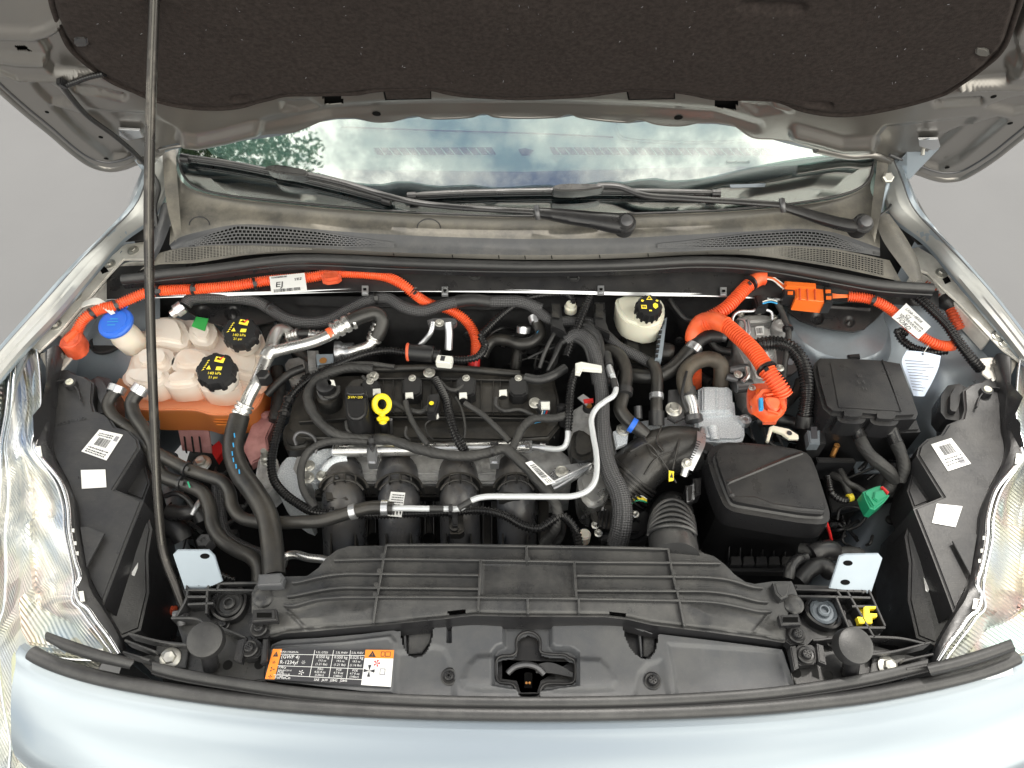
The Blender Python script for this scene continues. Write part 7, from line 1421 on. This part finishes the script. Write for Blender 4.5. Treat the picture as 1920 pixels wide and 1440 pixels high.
part_prism('lower_box', [(1330,860),(1360,835),(1510,845),(1540,905),(1556,965),(1552,985),(1380,970),(1350,950),(1335,890)], .835, .16, 'plastic_cap', ab, .006)
for k in range(9): put('box_rib', bar([(1368+k*21,1020+k*2,.73),(1366+k*21,1058,.71)], 3, .03, smooth=False), 'plastic_cap', ab)
part_prism('box_ledge', [(1362,1056),(1500,1060),(1500,1072),(1366,1070)], .72, .02, 'plastic_cap', ab, .002)
for k in range(5): part_prism('box_tooth', [(1371+k*24,1043),(1389+k*24,1043),(1391+k*24,1059),(1370+k*24,1059)], .735, .01, 'plastic', ab, .001)
put('box_strut', tube([(1548,975,.82),(1556,1000,.79),(1562,1030,.76)], 3, seg=8), 'red', ab)
for u, v, z in ((1292,925,.84),(1306,912,.84)): part_prism('lid_clip', [(u-6,v-16),(u+10,v-18),(u+8,v+14),(u-4,v+18)], z, .03, 'plastic', ab, .003)
put('tape_scrap', prism([(1288,915),(1302,905),(1303,935),(1288,942)], .838, .004, .001), 'steel', ab)

# ================================================================ fuse box
fb2 = thing('fuse_box', 'square black fuse box lid with two round cable boots at its front', 'fuse box', P(1620, 740, .76))
part_prism('lid', [(1526,684),(1530,676),(1540,668),(1600,669),(1655,672),(1690,678),(1708,725),(1724,772),(1720,782),(1680,784),(1560,775),(1545,762),(1532,715)], .915, .06, 'plastic', fb2, .006, seg=4)
put('lid_panel', prism([(1556,680),(1655,682),(1690,772),(1572,764)], .9165, .002, .001), 'plastic', fb2); put('lid_edge', bar([(1655,674,.918),(1672,718,.918),(1690,770,.918)], 2.5, .003), 'plastic', fb2)
for k, s_ in enumerate(('III', 'L 4', '- H')):
    facetext(fb2, P(1612+k*3, 704+k*12, .919), Vector((0, 0, 1)), s_, .011, 'plastic_dusty')
part_prism('base', [(1534,760),(1560,778),(1720,786),(1728,808),(1640,812),(1556,800),(1536,785)], .875, .10, 'plastic_cap', fb2, .004)
part_prism('latch', [(1590,664),(1612,662),(1614,670),(1592,672)], .90, .015, 'plastic_cap', fb2, .002)
for u, v in ((1600, 772), (1662, 776)):
    part_prism('boot_hood', [(u-26,v-14),(u+26,v-12),(u+28,v+10),(u+18,v+18),(u-18,v+16),(u-28,v+8)], .916, .045, 'plastic', fb2, .010, seg=4, rnd=1)
    disc(fb2, 'boot_ring', u+2, v+20, .888, [(22, -.03), (22, -.006), (19, 0), (16, .001), (.1, .001)], 'plastic_cap', (.05, -.5, 1))
for pts, lab in (([(1603,796,.872),(1610,815,.868),(1620,838,.865),(1640,862,.86),(1662,880,.85),(1676,902,.83)], 'left of the two taped battery cables leaving the fuse box'), ([(1666,798,.872),(1676,822,.868),(1688,848,.862),(1694,872,.852),(1686,900,.83)], 'right of the two taped battery cables leaving the fuse box')):
    t = hosething('battery_cable', lab, 'cable', pts, 14, 'wrap', 'tape', part='cable', flat=.8, seg=18); put('glossy_wrap', tube(pts[:2]+[tuple(a*.6+b*.4 for a, b in zip(pts[1], pts[2]))], 15.5, 'wrap', seg=18, flat=.8), 'corrugated', t)
wb = thing('white_bracket', 'flat cream white plastic bracket between transmission case and fuse box', 'bracket', P(1465, 812, .84)); part_prism('arm', [(1437,826),(1443,800),(1450,797),(1462,800),(1480,804),(1497,815),(1498,822),(1480,822),(1466,812),(1449,806),(1442,828)], .87, .006, 'cream', wb, .001); disc(wb, 'hole', 1480, 812, .8708, [(5, 0), (5, .0005), (.1, .0005)], 'ink')
gcn = thing('green_connector', 'green plastic connector with a red lock lying below the fuse box cables', 'connector', P(1644, 930, .80))
part_prism('shell', [(1619,921),(1640,912),(1652,909),(1655,916),(1669,928),(1660,940),(1641,955),(1632,952),(1624,936)], .84, .03, 'green', gcn, .003, seg=3); part_prism('raised_panel', [(1640,921),(1656,918),(1664,929),(1646,940),(1638,934)], .844, .006, 'green', gcn, .0015); part_prism('red_lock', [(1652,912),(1656,911),(1668,922),(1665,926)], .846, .005, 'red', gcn, .001); put('shell_rib', bar([(1628,928,.843),(1640,948,.843)], 2.5, .004, smooth=False), 'green', gcn)
cpn = thing('copper_pin', 'short copper coloured pin standing in the battery tray', 'pin', P(1562, 850, .78)); put('pin', cylp((1569,836,.83), (1560,856,.81), 5), 'copper', cpn); disc(cpn, 'pin_head', 1569, 836, .832, [(5.5, 0), (5.5, .002), (.1, .003)], 'copper')
trb = thing('battery_tray', 'dark plastic battery tray walls between air filter box and fuse box', 'tray', P(1580, 860, .72)); part_prism('tray_wall', [(1530,856),(1600,858),(1606,866),(1534,866)], .82, .06, 'plastic', trb, .002); part_prism('tray_wall', [(1506,790),(1546,790),(1550,830),(1520,834)], .86, .05, 'plastic_cap', trb, .003); part_prism('tray_clip', [(1514,806),(1538,806),(1538,832),(1518,832)], .875, .02, 'galv_dark', trb, .002); part_prism('clip_window', [(1520,800),(1532,800),(1533,822),(1522,822)], .8765, .001, 'ink', trb, 0); part_prism('tray_floor', [(1480,830),(1700,850),(1690,930),(1560,960),(1540,880)], .72, .02, 'plastic_cap', trb, .002)
part_prism('pale_bracket', [(1598,862),(1650,868),(1668,886),(1604,888)], .78, .003, 'galv_dark', trb, .001)

# dark clutter: looms and pipes in the gaps
def clutter(name, label, cat, items, group=None):
    t = thing(name, label, cat, Q(items[0][0])[0], group)
    for pts, r, mode, m_ in items: put('strand', tube(pts, r, mode, seg=12), m_, t)
    return t
clutter('wiring_loom', 'tangled black looms with a yellow taped end between air filter box and right frame rail', 'wiring loom', [
  ([(1560,890,.80),(1580,900,.81),(1592,925,.80),(1598,935,.79)], 7, 'wrap', 'tape'), ([(1552,895,.80),(1560,925,.81),(1580,938,.80),(1602,932,.79)], 7, 'corr', 'corrugated'), ([(1575,882,.81),(1590,905,.815),(1610,915,.81),(1625,925,.81)], 6, 'wrap', 'tape'), ([(1670,900,.82),(1665,915,.82),(1650,925,.82)], 12, 'wrap', 'tape'),
  ([(1570,975,.74),(1575,955,.75),(1600,950,.75),(1625,960,.75),(1610,985,.74),(1585,992,.74),(1572,982,.74)], 3, None, 'rubber'), ([(1590,934,.80),(1598,932,.80)], 7.5, None, 'ink_yellow')])
clutter('wiring_loom', 'black connectors and looms beside the right bolster end', 'wiring loom', [
  ([(1500,1030,.80),(1530,1035,.81),(1560,1040,.80),(1590,1036,.79),(1615,1040,.78)], 12, 'wrap', 'tape'), ([(1478,1085,.84),(1482,1065,.845),(1494,1050,.84),(1510,1045,.83)], 10, 'wrap', 'plastic'), ([(1495,1092,.83),(1515,1070,.83),(1540,1060,.82),(1560,1075,.81)], 16, 'wrap', 'plastic_cap'), ([(1520,1040,.81),(1545,1030,.81),(1565,1032,.80)], 18, 'wrap', 'plastic')])
clutter('wiring_loom', 'black sensor plugs and clips behind the prop rod at the left side', 'wiring loom', [
  ([(310,930,.80),(330,925,.81),(350,935,.81),(365,955,.80)], 5, None, 'plastic'), ([(318,960,.78),(345,962,.79),(370,960,.79),(380,975,.78)], 14, 'wrap', 'plastic'), ([(315,985,.76),(335,995,.76),(345,1010,.75)], 20, None, 'plastic_cap'), ([(318,995,.70),(332,1030,.69),(340,1060,.68)], 22, None, 'paint_bay'),
  ([(395,1070,.80),(415,1078,.80),(440,1088,.79)], 6, 'corr', 'corrugated'), ([(360,965,.80),(368,950,.805),(374,940,.80)], 5, None, 'steel')])
clutter('wiring_loom', 'black looms in the shade behind the left strut tower and aluminium pipes', 'wiring loom', [
  ([(530,640,.84),(560,660,.83),(600,680,.83),(650,690,.83)], 9, 'wrap', 'tape'), ([(500,740,.82),(520,720,.83),(545,700,.84),(570,690,.84)], 8, None, 'rubber'), ([(560,700,.80),(575,720,.80),(590,740,.80)], 14, None, 'plastic_cap'), ([(520,690,.80),(525,740,.79),(515,790,.78)], 12, 'wrap', 'tape'), ([(600,690,.87),(640,684,.872),(690,682,.872),(740,688,.87)], 5, 'wrap', 'tape')])
clutter('wiring_loom', 'black looms low between the brake booster and the compressor', 'wiring loom', [
  ([(1255,560,.90),(1268,580,.89),(1290,600,.88),(1320,590,.88)], 5, None, 'rubber'), ([(1270,680,.80),(1300,700,.79),(1330,720,.79)], 12, 'wrap', 'tape'), ([(1470,760,.84),(1490,740,.84),(1500,715,.84)], 9, 'wrap', 'tape'), ([(1420,790,.82),(1450,785,.83),(1480,790,.83),(1505,800,.83)], 12, 'wrap', 'plastic_cap'), ([(1330,640,.86),(1345,655,.85),(1370,660,.85)], 8, None, 'rubber')])
pc = thing('pump', 'aluminium pump block with a grey mounting face behind the long corrugated conduit', 'pump', P(620, 680, .78))
part_prism('grey_face', [(592,664),(624,663),(626,682),(594,684)], .872, .01, 'galv', pc, .001); disc(pc, 'face_hole', 606, 676, .873, [(7, 0), (7, .0006), (.1, .0006)], 'copper'); put('barrel', tube([(630,662,.85),(645,661,.85),(664,660,.85)], 22, seg=28, taper=([0, .3, .31, 1], [1, 1, .8, .8])), 'steel', pc)
put('grey_housing', prism([(530,670),(575,662),(582,700),(565,720),(540,712)], .82, .06, .008, rnd=1), 'cast', pc); part_prism('housing_face', [(575,655),(596,655),(596,690),(578,692)], .85, .05, 'cast', pc, .004)
# strut tower covers
stc = thing('tower_cover', 'black plate with two round dents on top of the right strut tower', 'cover', P(1565, 600, .89))
stp = put('plate', relief(np.linspace(1477, 1638, 110), [(1477,580),(1500,574),(1535,568),(1600,572),(1638,577)], [(1477,584),(1500,601),(1530,612),(1564,618),(1600,622),(1622,616),(1632,603),(1638,580)], lambda u, v: P(u, v, .915), (0, 0, 1), [('line', [(1532,597),(1533,597)], 10, -.006, 5), ('line', [(1592,603),(1593,603)], 9, -.005, 5), ('line', [(1592,603),(1593,603)], 2, .006, 4), ('line', [(1485,580),(1535,574),(1630,580)], 2, .004, 4)], 40, thick=.003), 'plastic', stc)
put('plate_wing', prism([(1477,580),(1640,562),(1665,575),(1640,600),(1625,612)], .905, .004, .001), 'plastic', stc)
stl = thing('tower_cover', 'black plate with round dents on top of the left strut tower behind the tank', 'cover', P(440, 590, .88))
put('plate', relief(np.linspace(345, 520, 110), [(345,575),(400,568),(460,568),(520,580)], [(345,580),(380,600),(420,612),(470,612),(520,600)], lambda u, v: P(u, v, .895), (0, 0, 1), [('line', [(380,586),(381,586)], 12, -.006, 5), ('line', [(436,587),(437,587)], 13, -.006, 5), ('line', [(436,587),(437,587)], 5, .005, 4)], 30, thick=.003), 'plastic', stl)
part_prism('grey_bracket', [(478,600),(512,598),(514,640),(496,640),(490,620)], .87, .01, 'plastic_dusty', stl, .002)
orc = thing('orange_conduit', 'short orange conduit low in the gap at the left front', 'conduit', P(300, 1150, .66)); put('conduit', tube([(276,1140,.70),(300,1146,.70),(330,1144,.70)], 9, 'corr'), 'orange_dark', orc); part_prism('blue_plate', [(296,1108),(338,1106),(340,1135),(300,1136)], .68, .004, 'paint_bay', orc, .002)
# ================================================================ firewall insulation with moulded bulges
fi = thing('firewall_insulation', 'dark moulded insulation mat on the firewall behind the engine', 'insulation', Vector((0, 1.08, .7)))
def FW(u, v): return PY(u, v, 1.085)
put('mat', relief(np.linspace(300, 1500, 150), lambda u: np.full(len(u), 556.0), lambda u: np.full(len(u), 760.0), FW, (0, -1, 0),
    [('poly', [(520,575),(690,590),(700,690),(540,700)], .02, 26), ('poly', [(720,590),(900,585),(905,690),(740,700)], .025, 30), ('poly', [(920,580),(1040,590),(1050,660),(930,690)], .018, 22), ('line', [(560,566),(900,572),(1100,570)], 4, .012, 10),
     ('poly', [(1260,575),(1400,570),(1420,660),(1280,680)], .02, 24), ('line', [(700,580),(705,700)], 3, .01, 8), ('line', [(908,575),(912,690)], 3, .01, 8)], 50), 'insulation', fi)
for u, v in ((560,600),(688,640),(880,610),(1020,640),(1270,620)): p = FW(u, v)+Vector((0, -.03, 0)); inst('push_nut', BUTTON, 'plastic_dusty', p, (0, -1, .2), fi, scale=.8)
# ================================================================ a tree overhead on the left, mirrored in the windshield
tr_ = thing('leafy_tree', 'leafy tree reaching over the car, mirrored in the left corner of the windshield', 'tree', (-5.6, 2.6, 0))
bm_t = [tube([Vector((-5.6, 2.6, 0)), Vector((-5.5, 2.5, 2.5)), Vector((-5.1, 2.1, 4.6)), Vector((-4.5, 1.7, 6.2)), Vector((-4.0, 1.4, 7.4))], 1, rad=.20, seg=12, taper=([0, 1], [1.2, .25]))]
for e in ((-3.2, 1.0, 5.9), (-3.4, 2.2, 6.8), (-5.2, .6, 6.6), (-4.0, .4, 7.2), (-6.0, 2.6, 6.9), (-3.1, 1.6, 7.3)): bm_t.append(tube([Vector((-5.0, 2.0, 4.9)), Vector((-5.0, 2.0, 4.9)).lerp(Vector(e), .55)+Vector((0, 0, .25)), Vector(e)], 1, rad=.07, seg=8, taper=([0, 1], [1, .2])))
put('trunk', joinm(bm_t), 'bark', tr_)
r_ = np.random.default_rng(3); cs = [(-2.45, 1.0, 6.2, .55), (-2.75, 1.3, 6.7, .7), (-2.1, .95, 6.9, .36), (-2.2, 1.25, 6.1, .3), (-3.3, 1.1, 6.1, .75), (-3.2, 1.9, 6.7, .8), (-4.1, 1.2, 6.9, 1.0), (-5.2, .7, 6.6, .9), (-4.6, 2.2, 7.3, 1.0), (-6.0, 2.6, 6.8, .9), (-3.9, .5, 7.2, .8), (-2.95, 1.4, 7.2, .6), (-3.0, .8, 6.6, .45)]
V = []; Fc = []
for (cx, cy, cz, rr) in cs:
    for k in range(int(4200*rr*rr)):
        d = r_.normal(size=3); d /= np.linalg.norm(d); c = np.array([cx, cy, cz])+d*rr*(r_.random()**.45)*np.array([1, 1, .8]); a = r_.normal(size=3); a /= np.linalg.norm(a); b = np.cross(a, r_.normal(size=3)); b /= np.linalg.norm(b); s_ = r_.uniform(.022, .042)
        i = len(V); V += [c-a*s_, c+b*s_*.5, c+a*s_, c-b*s_*.5]; Fc.append((i, i+1, i+2, i+3))
put('crown', raw(V, Fc), 'leaf', tr_)

# many thin wires and clips in the crowded gaps
R2 = random.Random(11)
def nest(label, u0, v0, u1, v1, z0, z1, n, rr=(1.6, 4.5)):
    t = thing('wiring_loom', label, 'wiring loom', P((u0+u1)/2, (v0+v1)/2, z0))
    for k in range(n):
        a = (R2.uniform(u0, u1), R2.uniform(v0, v1)); b = (R2.uniform(u0, u1), R2.uniform(v0, v1)); m = ((a[0]+b[0])/2+R2.uniform(-18, 18), (a[1]+b[1])/2+R2.uniform(-14, 14))
        z = R2.uniform(z0, z1); put('strand', tube([(*a, z-.015), (*m, z+.01), (*b, z-.012)], R2.uniform(*rr), R2.choice([None, 'wrap', 'corr', None]), seg=10), R2.choice(['rubber', 'tape', 'corrugated', 'plastic', 'braid', 'rubber']), t)
    for k in range(max(2, n//3)):
        u, v = R2.uniform(u0, u1), R2.uniform(v0, v1); w_ = R2.uniform(5, 11); part_prism('plug', [(u-w_, v-w_*.6), (u+w_, v-w_*.7), (u+w_*1.1, v+w_*.5), (u-w_*.9, v+w_*.6)], R2.uniform(z0, z1), .018, R2.choice(['plastic', 'plastic_cap', 'galv_dark', 'plastic_dusty']), t, .002)
nest('small wires and plugs packed between brake fluid reservoir and vertical hose', 1130, 640, 1215, 760, .80, .85, 9)
nest('small wires and plugs packed below the compressor beside the plug', 1395, 780, 1520, 850, .78, .83, 9)
nest('small wires and plugs packed low inside the battery tray', 1560, 840, 1700, 905, .74, .80, 8)
nest('small wires and plugs packed behind the coil row near the sensor barrel', 905, 610, 1050, 690, .80, .85, 9)
nest('small wires and plugs packed below the aluminium pipes at the pump', 530, 690, 620, 760, .78, .82, 8)
nest('small wires and plugs packed left of the timing cover below the tank', 380, 860, 500, 1000, .68, .76, 9)
nest('small wires and plugs packed low beside the prop rod foot', 300, 940, 380, 1060, .64, .74, 7)
nest('small wires and plugs packed round the throttle body', 1085, 950, 1210, 1020, .76, .80, 7)
nest('small wires and plugs packed right of the air filter box toward the frame rail', 1550, 960, 1640, 1030, .70, .76, 7)
